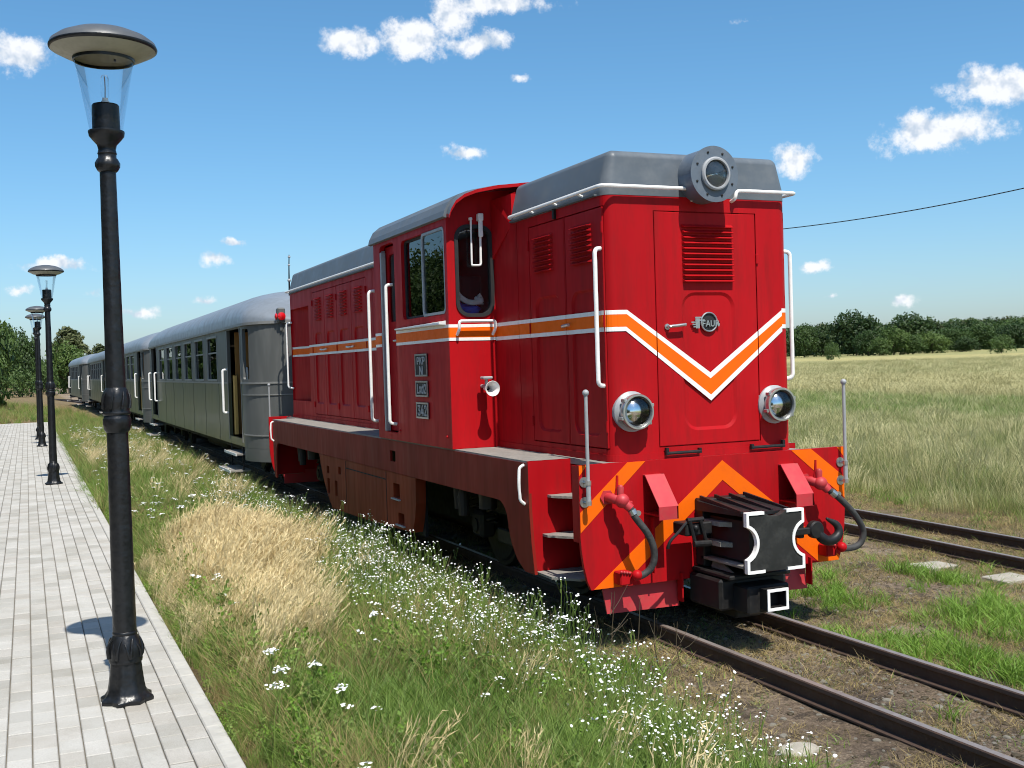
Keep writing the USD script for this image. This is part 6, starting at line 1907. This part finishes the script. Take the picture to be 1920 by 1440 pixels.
    (-52.7, 256.6, 0.58, 0),
    (-55.4, 274.5, 0.54, 1),
    (-49.2, 245.4, 0.56, 1),
    (-54.3, 274.1, 0.44, 0),
    (-49.6, 256.7, 0.55, 1),
    (-51.8, 272.4, 0.69, 0),
    (-44.7, 239.3, 0.45, 2),
    (-49.3, 262.0, 0.58, 0),
    (-44.2, 239.2, 0.45, 0),
    (-47.2, 263.5, 0.65, 0),
    (-42.5, 237.5, 0.58, 0),
    (-47.4, 269.1, 0.70, 1),
    (-42.6, 247.6, 0.51, 1),
    (-46.0, 270.2, 0.65, 1),
    (-41.7, 251.0, 0.51, 1),
    (-45.1, 275.1, 0.63, 2),
    (-37.9, 240.2, 0.44, 0),
    (-42.3, 265.7, 0.55, 1),
    (-38.6, 248.7, 0.46, 1),
    (-40.2, 267.4, 0.47, 1),
    (-35.2, 234.9, 0.61, 1),
    (-38.3, 262.7, 0.59, 0),
    (-33.3, 236.7, 0.59, 0),
    (-36.7, 258.4, 0.59, 1),
    (-31.8, 235.3, 0.60, 2),
    (-34.7, 262.7, 0.49, 1),
    (-30.4, 236.7, 0.43, 0),
    (-33.1, 259.6, 0.58, 1),
    (-30.0, 237.9, 0.46, 1),
    (-32.3, 269.6, 0.61, 2),
    (-28.5, 247.1, 0.56, 1),
    (-30.3, 256.4, 0.60, 0),
    (-26.8, 234.3, 0.52, 2),
    (-28.4, 256.1, 0.51, 0),
    (-25.9, 242.6, 0.40, 0),
    (-26.4, 253.7, 0.60, 2),
    (-22.5, 228.4, 0.55, 1),
    (-25.2, 255.8, 0.55, 0),
    (-23.1, 241.2, 0.57, 2),
    (-24.5, 261.0, 0.65, 1),
    (-19.8, 230.8, 0.44, 2),
    (-22.3, 252.9, 0.58, 1),
    (-18.6, 229.5, 0.49, 1),
    (-20.4, 253.9, 0.57, 2),
    (-18.3, 240.9, 0.49, 1),
    (-19.1, 264.0, 0.63, 1),
    (-16.9, 240.8, 0.59, 1),
    (-16.8, 252.0, 0.63, 1),
    (-14.8, 241.6, 0.61, 0),
    (-15.9, 259.1, 0.56, 1),
    (-13.5, 233.3, 0.61, 0),
    (-14.2, 261.2, 0.55, 0),
    (-12.0, 237.7, 0.48, 1),
    (-12.3, 245.7, 0.44, 1),
    (-10.0, 224.9, 0.62, 0),
    (-10.9, 252.3, 0.44, 0),
    (-8.4, 237.7, 0.60, 1),
    (-9.5, 260.7, 0.56, 1),
    (-6.8, 232.2, 0.55, 0),
    (-7.0, 249.0, 0.51, 2),
    (-5.9, 222.0, 0.55, 0),
    (-5.2, 255.3, 0.48, 0),
    (-3.8, 232.2, 0.46, 2),
    (-3.6, 243.4, 0.63, 2),
    (-2.2, 234.6, 0.56, 0),
    (-1.8, 242.6, 0.48, 2),
    (-0.6, 224.6, 0.57, 1),
    (-0.9, 246.7, 0.52, 2),
    (0.9, 230.2, 0.62, 0),
    (1.4, 241.8, 0.56, 1),
    (1.6, 221.1, 0.54, 1),
    (2.4, 243.9, 0.60, 1),
    (3.9, 229.5, 0.44, 1),
    (4.1, 247.1, 0.54, 1),
    (4.7, 218.1, 0.38, 1),
    (6.2, 242.6, 0.46, 1),
    (7.2, 230.9, 0.57, 1),
    (7.5, 244.8, 0.47, 0),
    (7.4, 216.6, 0.46, 2),
    (9.0, 237.2, 0.69, 1),
    (10.0, 228.4, 0.48, 1),
    (10.9, 250.9, 0.66, 2),
    (11.6, 228.9, 0.50, 1),
    (13.5, 246.1, 0.46, 2),
    (12.0, 216.4, 0.52, 1),
    (14.9, 240.7, 0.56, 0),
    (15.1, 225.4, 0.61, 1),
    (15.3, 234.9, 0.65, 0),
    (15.2, 219.1, 0.58, 0),
    (18.4, 243.5, 0.65, 0),
    (17.4, 218.2, 0.52, 0),
    (18.5, 234.1, 0.61, 0),
    (17.8, 213.1, 0.47, 1),
    (20.5, 235.4, 0.57, 2),
    (20.2, 220.5, 0.52, 1),
    (22.0, 238.0, 0.59, 1),
    (21.2, 212.6, 0.51, 1),
    (24.3, 237.5, 0.52, 1),
    (48.9, 437.7, 0.99, 2),
    (55.7, 443.4, 0.95, 2),
    (62.0, 445.0, 0.82, 0),
    (62.0, 406.2, 0.87, 1),
    (67.0, 401.7, 0.91, 1),
    (77.6, 427.1, 0.80, 0),
    (83.4, 425.0, 0.93, 2),
    (89.2, 422.9, 0.99, 2),
    (96.1, 425.7, 0.95, 1),
    (94.7, 394.2, 0.92, 2),
    (105.1, 411.0, 0.91, 2),
    (113.0, 416.7, 0.97, 0),
    (118.8, 414.0, 0.96, 0),
    (117.6, 388.9, 0.92, 1),
    (129.7, 407.1, 0.86, 2),
    (135.8, 405.8, 0.94, 2),
    (138.6, 394.8, 0.81, 0),
    (145.9, 397.1, 0.93, 0),
    (146.5, 381.5, 0.95, 0),
    (151.8, 378.3, 0.82, 1),
    (165.2, 394.7, 0.81, 2),
    (170.2, 390.4, 0.85, 2),
    (175.6, 387.2, 1.00, 1),
    (173.8, 368.7, 0.88, 1),
    (186.0, 380.0, 0.81, 1),
    (178.1, 350.7, 0.94, 0),
    (201.0, 381.7, 0.96, 1),
    (189.6, 347.8, 0.95, 2),
    (212.0, 375.5, 0.92, 2),
    (215.6, 369.3, 0.92, 1),
    (215.0, 356.3, 0.99, 2),
    (218.9, 351.1, 0.94, 2),
    (227.3, 353.1, 0.94, 1),
    (240.8, 362.6, 0.96, 2),
    (247.3, 361.1, 0.83, 1),
    (236.9, 335.6, 0.99, 1),
    (243.2, 334.3, 0.89, 2),
]
for x, y, s, k in WOOD:
    pos.append((x, y, float(ground_z(x, y)) - .5)); idx_.append(k); sc_.append((s * rg.uniform(.9, 1.2), s * rg.uniform(.9, 1.2), s)); yaw_.append(rg.uniform(0, 6.28))
instancer('far_wood', 'dense dark green wood closing the meadow at the horizon', 'wood', [(crown_proto(5, 10, 9), 'leaf_dark'), (crown_proto(6, 10, 8), 'leaf_mid'), (crown_proto(8, 10, 7), 'leaf_olive')], pos, idx_, sc_, yaw_)

# leafy belt on the other side of the platform, mirrored in the coach windows
r2 = np.random.default_rng(77); pos, idx_, sc_, yaw_ = [], [], [], []
for k in range(70):
    y = -22 + 84 * k / 70 + r2.uniform(-.8, .8); x = -15.5 - 1.2 * (k % 3) + r2.uniform(-.8, .8) - .05 * max(0, y)
    pos.append((x, y, -.5)); idx_.append(int(r2.integers(0, 3))); s_ = r2.uniform(.75, 1.05); sc_.append((s_ * .9, s_ * .9, s_)); yaw_.append(r2.uniform(0, 6.28))
instancer('tree_belt', 'belt of leafy trees along the far side of the platform, left of the photo', 'trees', [(crown_proto(15, 9.5, 8, True), 'leaf_dark'), (crown_proto(16, 9, 7, True), 'leaf_mid'), (crown_proto(18, 8, 7, True), 'leaf_light')], pos, idx_, sc_, yaw_)

# ---------------------------------------------------------------- grasses
def blades(n, r, h0, h1, w, lean, seed, curl=.35, dirx=None, segs=3):
    rg = np.random.default_rng(seed); V, F = [], []
    for i in range(n):
        a, q = rg.uniform(0, 2 * PI), r * math.sqrt(rg.uniform())
        b = np.array([q * math.cos(a), q * math.sin(a), -.02]); h = rg.uniform(h0, h1)
        d = rg.uniform(0, 2 * PI) if dirx is None else dirx + rg.normal(0, .5)
        L_ = lean * rg.uniform(.4, 1.4) * h; dv = np.array([math.cos(d), math.sin(d), 0])
        fa = rg.uniform(0, PI); sv = np.array([math.cos(fa), math.sin(fa), 0]) * w * rg.uniform(.7, 1.3) / 2
        k = len(V)
        for j in range(segs + 1):
            t = j / segs
            p = b + dv * L_ * t ** (1 + curl * 2) + np.array([0, 0, h * (t - .18 * curl * t * t)])
            if j < segs: V += [p - sv * (1 - .55 * t), p + sv * (1 - .55 * t)]
            else: V.append(p)
        for j in range(segs - 1): F += [(k + 2*j, k + 2*j + 1, k + 2*j + 3), (k + 2*j, k + 2*j + 3, k + 2*j + 2)]
        j = segs - 1; F.append((k + 2*j, k + 2*j + 1, k + 2*j + 2))
    return trimesh.Trimesh(np.array(V), np.array(F), process=False)
def stalks(n, r, h0, h1, seed, lean=.30, head=.13, dirx=0.0, w=.0032):
    """Ripe bent-grass: thin stalks, loose drooping heads, all blown the same way."""
    rg = np.random.default_rng(seed); V, F = [], []
    for i in range(n):
        a, q = rg.uniform(0, 2 * PI), r * math.sqrt(rg.uniform())
        b = np.array([q * math.cos(a), q * math.sin(a), -.02]); h = rg.uniform(h0, h1)
        d = dirx + rg.normal(0, .55); dv = np.array([math.cos(d), math.sin(d), 0]); L_ = lean * h * rg.uniform(.5, 1.4)
        f = lambda t: b + dv * L_ * t ** 1.8 + np.array([0, 0, h * (t - .10 * t ** 3)])
        fa = rg.uniform(0, PI); sv = np.array([math.cos(fa), math.sin(fa), 0]) * w / 2
        k = len(V)
        for t in (0, .4, .75, 1.0): V += [f(t) - sv, f(t) + sv]
        for j in range(3): F += [(k + 2*j, k + 2*j + 1, k + 2*j + 3), (k + 2*j, k + 2*j + 3, k + 2*j + 2)]
        hd = head * rg.uniform(.7, 1.3)
        for m in range(7):
            t = 1 - hd / h * (m / 6.5)
            c = f(t); e = rg.normal(size=3) * .012; e[2] += .022; e += dv * .010
            s2 = np.cross(e, rg.normal(size=3)); s2 = s2 / (np.linalg.norm(s2) + 1e-9) * .0034
            k = len(V); V += [c - s2, c + s2, c + e]; F.append((k, k + 1, k + 2))
            k = len(V); V += [c + e * .3 - s2 * .8, c + e * .3 + s2 * .8, c + e * 1.35 + dv * .008]; F.append((k, k + 1, k + 2))
    return trimesh.Trimesh(np.array(V), np.array(F), process=False)
def disc(c, r, tilt, rg, n=6):
    a = np.arange(n) / n * 2 * PI + rg.uniform(0, 1)
    nrm = np.array([rg.normal() * tilt, rg.normal() * tilt, 1.0]); nrm /= np.linalg.norm(nrm)
    u = np.cross(nrm, (1, 0, 0)); u /= np.linalg.norm(u); w = np.cross(nrm, u)
    V = np.vstack([c + nrm * r * .35, c + r * (np.cos(a)[:, None] * u + np.sin(a)[:, None] * w)])
    return V, [(0, j + 1, (j + 1) % n + 1) for j in range(n)]
def flower_heads(n, r, h0, h1, seed, kind):
    """Heads only (their stems are a mesh of their own with the same seed)."""
    rg = np.random.default_rng(seed); V, F, S = [], [], []
    for i in range(n):
        a, q = rg.uniform(0, 2 * PI), r * math.sqrt(rg.uniform())
        b = np.array([q * math.cos(a), q * math.sin(a), -.02]); h = rg.uniform(h0, h1); tip = b + np.array([rg.normal() * .06, rg.normal() * .06, h])
        S.append((b, tip))
        if kind == 'umbel':
            for m in range(12):
                e = rg.normal(size=2) * .018; c = tip + np.array([e[0], e[1], .008 - 8 * (e @ e)])
                v, f = disc(c, rg.uniform(.006, .011), .35, rg); F += [tuple(x + len(V) for x in t) for t in f]; V += list(v)
                S.append((tip - np.array([0, 0, .035]), c))
        else:
            for m in range(rg.integers(1, 5)):
                c = tip + np.array([rg.normal() * .03, rg.normal() * .03, rg.normal() * .025])
                v, f = disc(c, rg.uniform(.0048, .0085), .7, rg, 7); F += [tuple(x + len(V) for x in t) for t in f]; V += list(v)
                S.append((tip - np.array([0, 0, .08]), c))
    heads = trimesh.Trimesh(np.array(V), np.array(F), process=False)
    SV, SF = [], []
    for p, q in S:
        d = np.array([rg.normal(), rg.normal(), 0]); d = d / (np.linalg.norm(d) + 1e-9) * .0016
        k = len(SV); SV += [p - d, p + d, q + d, q - d]; SF += [(k, k + 1, k + 2), (k, k + 2, k + 3)]
    return heads, trimesh.Trimesh(np.array(SV), np.array(SF), process=False)

def herb(seed):
    """Low leafy weeds between the grass."""
    rg = np.random.default_rng(seed)
    return leaf_cloud([(np.array([.06 * math.cos(a), .06 * math.sin(a), zz]), (.07, .07, .07)) for a, zz in ((0, .06), (2, .12), (4, .09), (1, .19))], 34, 5, .016, .015, rg)
def scatter(n, x0, x1, y0, y1, keep, rg):
    x, y = rg.uniform(x0, x1, n), rg.uniform(y0, y1, n)
    k = keep(x, y) > rg.uniform(0, 1, n)
    x, y = x[k], y[k]
    return x, y, np.stack([x, y, ground_z(x, y)], 1)
def spread(name, label, cat, protos_, parts, rg, tilt=.10):
    pos = np.vstack([p[0] for p in parts]); idx = np.concatenate([p[1] for p in parts]); sc = np.concatenate([p[2] for p in parts]); yaw = np.concatenate([p[3] for p in parts])
    instancer(name, label, cat, protos_, pos, idx, np.stack([sc, sc, sc * rg.uniform(.8, 1.2, len(sc))], 1), yaw, rg.normal(0, tilt, (len(sc), 2)))
def nz(x, y, s, seed, o=3): return meshkit.fbm(np.stack([x * s, y * s, 0 * x], -1), o, seed)

rg = np.random.default_rng(33)
def bank_edge(x, y):
    """1 on the grown bank between paving and track."""
    r = -1.10 - .25 * sstep(.6, -1.2, y) + .35 * (nz(x, y, .9, 3) - .5)
    return ((x > -3.40 + .05 * np.sin(y * 3.1)) & (x < r)).astype(float)
straw_f = lambda x, y: np.clip(1.25 - 1.05 * np.hypot((x + 2.84 - .08 * (y - 2.7)) / .67, (y - 2.6) / 2.5) ** 1.3 + 1.5 * (nz(x, y, 1.9, 8) - .5), 0, 1)
# green sward of the bank
parts = []
x, y, P = scatter(20000, -3.42, -.85, -3.4, 9, lambda x, y: bank_edge(x, y) * np.clip(1 - .30 * straw_f(x, y), 0, 1) * np.where(y < 3, .80, .55), rg)
edge = np.clip((x + 3.42) / .25, .45, 1) * np.clip((-.95 - x) / .45, .4, 1)
n = len(x); parts.append((P, np.where(rg.uniform(size=n) < .72 - .9 * (nz(x, y, 1.1, 12) - .5) - .25 * np.clip((-2.75 - x) / .6, 0, 1), rg.integers(0, 3, n), np.where(rg.uniform(size=n) < .72, rg.integers(3, 5, n), rg.integers(5, 7, n))), rg.uniform(.65, 1.05, n) * edge * np.where(y < -1.0, .85, 1.0) * (1 + .35 * straw_f(x, y)), rg.uniform(0, 6.28, n)))
x, y, P = scatter(14000, -3.42, -1.0, 9, 42, lambda x, y: bank_edge(x, y) * np.clip(1.0 - (y - 9) / 60, 0, 1) * .48, rg)
n = len(x); parts.append((P, rg.choice(5, n, p=[.28, .28, .22, .11, .11]), rg.uniform(.8, 1.25, n), rg.uniform(0, 6.28, n)))
x, y, P = scatter(9000, -34, -1.2, 41, 110, lambda x, y: ((x < -1.6 - .004 * (y - 40) ** 2 * .6)).astype(float) * np.clip(1.2 - (y - 40) / 80, .2, 1), rg)
n = len(x); parts.append((P, rg.choice(5, n, p=[.24, .24, .16, .18, .18]), rg.uniform(1.0, 1.6, n), rg.uniform(0, 6.28, n)))
GREEN = [(blades(36, .10, .14, .38, .0060, .55, 1, .5), 'grass_green'), (blades(34, .11, .10, .32, .0065, .8, 2, .6), 'grass_green'), (blades(30, .10, .08, .26, .0080, .9, 3, .7), 'grass_fresh'),
         (blades(22, .10, .16, .40, .0042, .55, 4, .5), 'grass_dry'), (blades(14, .11, .20, .46, .0036, .65, 5, .5), 'grass_dry'), (herb(51), 'grass_green'), (herb(52), 'grass_fresh')]
spread('bank_grass', 'tall green grass growing on the bank between the paving and the track', 'grass', GREEN, parts, rg)
# ripe straw-coloured grass
parts = []
x, y, P = scatter(11000, -3.38, -1.2, -2.2, 6.5, lambda x, y: bank_edge(x, y) * np.clip(straw_f(x, y) ** 1.4 * .75, 0, 1), rg)
n = len(x); parts.append((P, rg.integers(0, 3, n), rg.uniform(.62, 1.12, n) * np.clip((x + 3.5) / .45, .6, 1) * (.72 + .28 * straw_f(x, y)), rg.normal(0, .6, n)))
x, y, P = scatter(2600, -3.3, -1.35, -3.2, 30, lambda x, y: bank_edge(x, y) * np.clip(nz(x, y, .8, 15) * 2.2 - 1.0, 0, 1) * np.where(y < .6, .17, .42), rg)
n = len(x); parts.append((P, rg.integers(0, 3, n), rg.uniform(.5, .9, n), rg.normal(0, 1.2, n)))
STRAW = [(stalks(22, .12, .40, .60, 21, .42), 'straw'), (stalks(20, .12, .36, .58, 22, .48), 'straw'), (stalks(18, .13, .30, .52, 23, .36), 'straw')]
spread('ripe_grass', 'straw coloured ripe grass leaning to the right beside the lamp post', 'grass', STRAW, parts, rg, .06)
# white flowers
flo = lambda x, y: bank_edge(x, y + 0) * np.clip(1.15 - np.abs((x + 1.62 + .12 * np.sin(y)) / .48) ** 2, 0, 1) * np.where(y > 4.6, .25, 1) * np.clip(nz(x, y, 1.8, 31) * 2.8 - .80, 0, 1) * np.where(y < -.9, .6, 1.0)
parts = []
x, y, P = scatter(2350, -2.4, -1.0, -3.0, 9, flo, rg)
n = len(x); parts.append((P, rg.integers(0, 2, n), rg.uniform(.7, 1.1, n), rg.uniform(0, 6.28, n)))
x, y, P = scatter(420, -3.3, -1.2, -2.6, 30, lambda x, y: bank_edge(x, y) * np.where(y > 5, .6, .30), rg)
n = len(x); parts.append((P, np.full(n, 2), rg.uniform(.55, .85, n), rg.uniform(0, 6.28, n)))
h1, s1 = flower_heads(4, .12, .22, .46, 41, 'daisy'); h2, s2 = flower_heads(5, .13, .20, .40, 42, 'daisy'); h3, s3 = flower_heads(2, .10, .40, .62, 43, 'umbel')
keep_ = (parts, rg.bit_generator.state)
st_ = rg.bit_generator.state
spread('white_flowers', 'small white flower heads scattered over the bank beside the locomotive', 'flowers', [(h1, 'flower_white'), (h2, 'flower_white'), (h3, 'flower_white')], parts, rg, .08)
rg.bit_generator.state = st_
spread('flower_stems', 'thin green stems under the white flowers on the bank', 'flower stems', [(s1, 'grass_green'), (s2, 'grass_green'), (s3, 'grass_green')], parts, rg, .08)
# single yarrow plants in the foreground
def yarrow(name, label, x, y, h, r, seed):
    z = float(ground_z(x, y)); t = thing(name, label, 'flower', (x, y, z), 0)
    r2 = np.random.default_rng(seed); V, F, st = [], [], []
    tip = np.array([x + .02, y, z + h])
    st.append(tube([(x, y, z - .02), (x + .005, y, z + h * .6), tip - (0, 0, .05)], (.003, .0026, .002), 6))
    for m in range(26):
        a = m * 2.4; q = r * math.sqrt((m + .5) / 26); c = tip + np.array([q * math.cos(a), q * math.sin(a), .012 - 5 * q * q + r2.normal() * .006]) + r2.normal(size=3) * .003
        v, f = disc(c, r2.uniform(.0045, .0085), .5, r2, 8); F += [tuple(k + len(V) for k in tt) for tt in f]; V += list(v)
        if m % 2 == 0: st.append(tube([tip - (0, 0, .05), c - (0, 0, .002)], (.0016, .001), 4))
    obj(t, 'stem', st, 'grass_green', smooth=40)
    obj(t, 'flower_head', trimesh.Trimesh(np.array(V), np.array(F), process=False), 'flower_white', smooth=True)
    lv = blades(10, .02, .06, .16, .008, .8, seed); lv.apply_translation((x, y, z)); obj(t, 'leaf_tuft', lv, 'grass_fresh', smooth=False)
for k, (x, y, h, r, lb) in enumerate(((-3.285, -1.30, .37, .048, 'broad white yarrow head at the bottom by the kerb, lowest of the yarrows'), (-3.20, -1.00, .37, .040, 'white yarrow head beside the kerb, right behind the lowest one'), (-3.17, -.60, .36, .036, 'white yarrow head above the two by the kerb, near the lamp base'),
                                      (-3.02, -.92, .35, .034, 'white yarrow in the grass right of the kerb flowers, the upper one of a pair'), (-2.97, -1.22, .30, .030, 'small white yarrow in the grass, the lower one of a pair right of the kerb'), (-2.52, -.25, .40, .026, 'lone white yarrow in the middle of the bank right of the straw coloured grass'),
                                      (-3.05, 3.9, .60, .036, 'white yarrow standing among the straw coloured grass behind the lamp post'), (-2.86, 4.6, .62, .034, 'farther white yarrow rising over the straw coloured grass'))):
    yarrow('yarrow_plant', lb, x, y, h, r, 60 + k)
# dark dry weeds in the shade before the locomotive's steps
def weed(x, y, h, lb, seed):
    z = float(ground_z(x, y)); t = thing('dry_weed', lb, 'weed', (x, y, z), 0); r2 = np.random.default_rng(seed)
    b = np.array([x, y, z - .02]); m = [tube([b, b + (r2.normal() * .02, 0, h * .5), b + (r2.normal() * .05, 0, h)], (.0035, .003, .0015), 6)]
    for k in range(5):
        q = b + np.array([0, 0, h * r2.uniform(.2, .75)]); e = q + np.array([r2.normal() * .10, r2.normal() * .05, h * r2.uniform(.15, .35)])
        m.append(tube([q, (q + e) / 2 + (0, 0, -.01), e], (.0022, .0018, .001), 5)); m.append(sphere(e, .004, 0))
    obj(t, 'stem', m, 'weed_stem', smooth=40)
for k, (x, y, h, lb) in enumerate(((-1.10, -.28, .42, 'leftmost bare dark weed stem in front of the locomotive steps'), (-.98, -.22, .48, 'second bare dark weed from the left before the headstock'), (-.86, -.30, .44, 'tall bare weed below the left end of the orange striped headstock'), (-.76, -.42, .36, 'bare weed standing left of the red plough plate'), (-.62, -.45, .30, 'short bare weed just in front of the red plough plate'))):
    weed(x, y, h, lb, 80 + k)

# fresh tufts between the tracks
def tuft(x, y):
    a = np.clip(1.3 - np.abs((x - .86 - .06 * np.sin(y * 2)) / .34) ** 2, 0, 1) * (y < .45) + np.clip(1.3 - np.abs((x - 1.78 + .10 * np.sin(y * 1.7)) / .50) ** 2, 0, 1) * (y < 1.5) + np.clip(1.1 - np.hypot((x - 2.60) / .22, (y - .95) / .30) ** 2, 0, 1) + np.clip(1.1 - np.hypot((x - 2.62) / .20, (y - .55) / .2) ** 2, 0, 1)
    a = a + np.clip(1.1 - np.hypot((x - .05) / .10, (y + 2.0) / .13) ** 2, 0, 1) + np.clip(1.1 - np.hypot((x + .02) / .12, (y + 2.4) / .2) ** 2, 0, 1) + np.clip(1 - np.hypot((x - 5.75) / .22, (y - 4.5) / .28) ** 2, 0, 1) * 1.2
    a = a + np.clip(1.1 - np.hypot((x + 1.25) / .28, (y + 2.45) / .35) ** 2, 0, 1) + .8 * np.clip(1.1 - np.hypot((x + .98) / .2, (y + .45) / .25) ** 2, 0, 1)
    a = a + .06 * (x > .5) * (x < 3.2)
    return a * np.clip(nz(x, y, 2.2, 51) * 4.2 - 1.65, 0, 1)
x, y, P = scatter(19000, -1.6, 6.2, -3.6, 5.5, lambda x, y: tuft(x, y) * ((np.abs(np.abs(x) - .4) > .05)) * .75, rg)
n = len(x)
FRESH = [(blades(26, .075, .05, .17, .0075, .75, 61, .6), 'grass_fresh'), (blades(22, .07, .06, .20, .008, .7, 62, .6), 'grass_fresh'), (blades(18, .07, .04, .13, .006, .8, 63, .5), 'grass_green')]
spread('fresh_grass', 'bright green low grass growing in tufts between the two tracks', 'grass', FRESH, [(P, rg.choice(3, n, p=[.45, .35, .2]), rg.uniform(.6, 1.1, n), rg.uniform(0, 6.28, n))], rg, .2)
# thin dry turf and litter over the soil
def turf(x, y):
    on = (np.abs(np.abs(x) - .4) > .045) & (np.abs(x - 3.775 - .055 * y) < 9)
    return on * np.clip(nz(x, y, 1.9, 71) * 3.2 - .85, 0, 1) * np.where(np.abs(x) < .4, .75, 1.0)
x, y, P = scatter(52000, -1.5, 7.0, -3.6, 9.0, turf, rg)
n = len(x)
TURF = [(blades(22, .09, .015, .065, .005, 1.6, 71, .8, segs=2), 'grass_dry'), (blades(18, .08, .015, .06, .005, 1.5, 72, .8, segs=2), 'weed_stem'), (blades(16, .08, .02, .08, .006, 1.0, 73, .6, segs=2), 'grass_green')]
spread('dry_turf', 'thin dry brown turf on the soil around the rails', 'turf', TURF, [(P, rg.choice(3, n, p=[.62, .26, .12]), rg.uniform(.7, 1.3, n), rg.uniform(0, 6.28, n))], rg, .15)
# cinders and small stones in the track
V = np.array(trimesh.creation.icosphere(1, 1.0).vertices); peb = trimesh.Trimesh(V * (1, .8, .55) * (1 + .35 * (meshkit.noise(V * 1.7, 3)[:, None] - .5)), trimesh.creation.icosphere(1, 1.0).faces, process=False)
x, y, P = scatter(26000, -1.6, 3.3, -3.6, 2.6, lambda x, y: np.where(np.abs(x) < .36, .95, .30) * ((np.abs(np.abs(x) - .4) > .04)), rg)
n = len(x); s = rg.gamma(2.0, .0032, n) + .0025
instancer('track_stones', 'small cinders and stones lying between and beside the rails', 'stones', [(peb, 'concrete_slab'), (peb, 'weed_stem')], P, (rg.uniform(size=n) < .62).astype(int), np.stack([s, s, s], 1), rg.uniform(0, 6.28, n))

# meadow beyond the second track
FIELD = [(blades(46, .26, .20, .55, .0075, .4, 91), 'field_grass'), (blades(42, .28, .15, .45, .008, .5, 92), 'grass_green'), (blades(34, .26, .30, .65, .007, .3, 93), 'field_straw'), (stalks(26, .26, .45, .75, 94, .25, .14, 0.0, .006), 'field_straw')]
cx, cy = -4.241, -6.241
pos_, id_, sc2, yw = [], [], [], []
n = 90000
d = np.sqrt(rg.uniform(8.0 ** 1.15, 125.0 ** 1.15, n) ** (2 / 1.15)); a = np.radians(rg.uniform(33, 54, n))
x, y = cx + d * np.sin(a), cy + d * np.cos(a)
band_x = x + (nz(x, y, .08, 55) - .5) * 6
grow = np.clip((x - 5.2 - .8 * (nz(x, y, .9, 52) - .5)) / 1.6, 0, 1)
k = rg.uniform(size=n) < grow * np.where(d < 30, .72, .55)
x, y, d, band_x = x[k], y[k], d[k], band_x[k]; n = len(x)
u = rg.uniform(size=n)
typ = np.where(band_x < 17.5, np.where(u < .52, 0, np.where(u < .80, 1, np.where(u < .95, 2, 3))),
      np.where(band_x < 25, np.where(u < .25, 0, np.where(u < .9, 1, 2)),
      np.where(band_x < 38, np.where(u < .35, 0, np.where(u < .60, 2, 3)), np.where(u < .80, 0, np.where(u < .92, 2, 3)))))
s = rg.uniform(.55, 1.0, n) * np.clip(.55 + (x - 5.2) / 5, .5, 1.0) * np.clip(d / 22, 1, 2.2)
P = np.stack([x, y, ground_z(x, y)], 1)
instancer('meadow_grass', 'tall mixed meadow grass in green and straw bands beyond the second track', 'grass', FIELD, P, typ, np.stack([s, s, s * np.clip(20 / np.maximum(d, 20), .45, 1) * .88], 1), rg.uniform(0, 6.28, n), rg.normal(0, .08, (n, 2)))
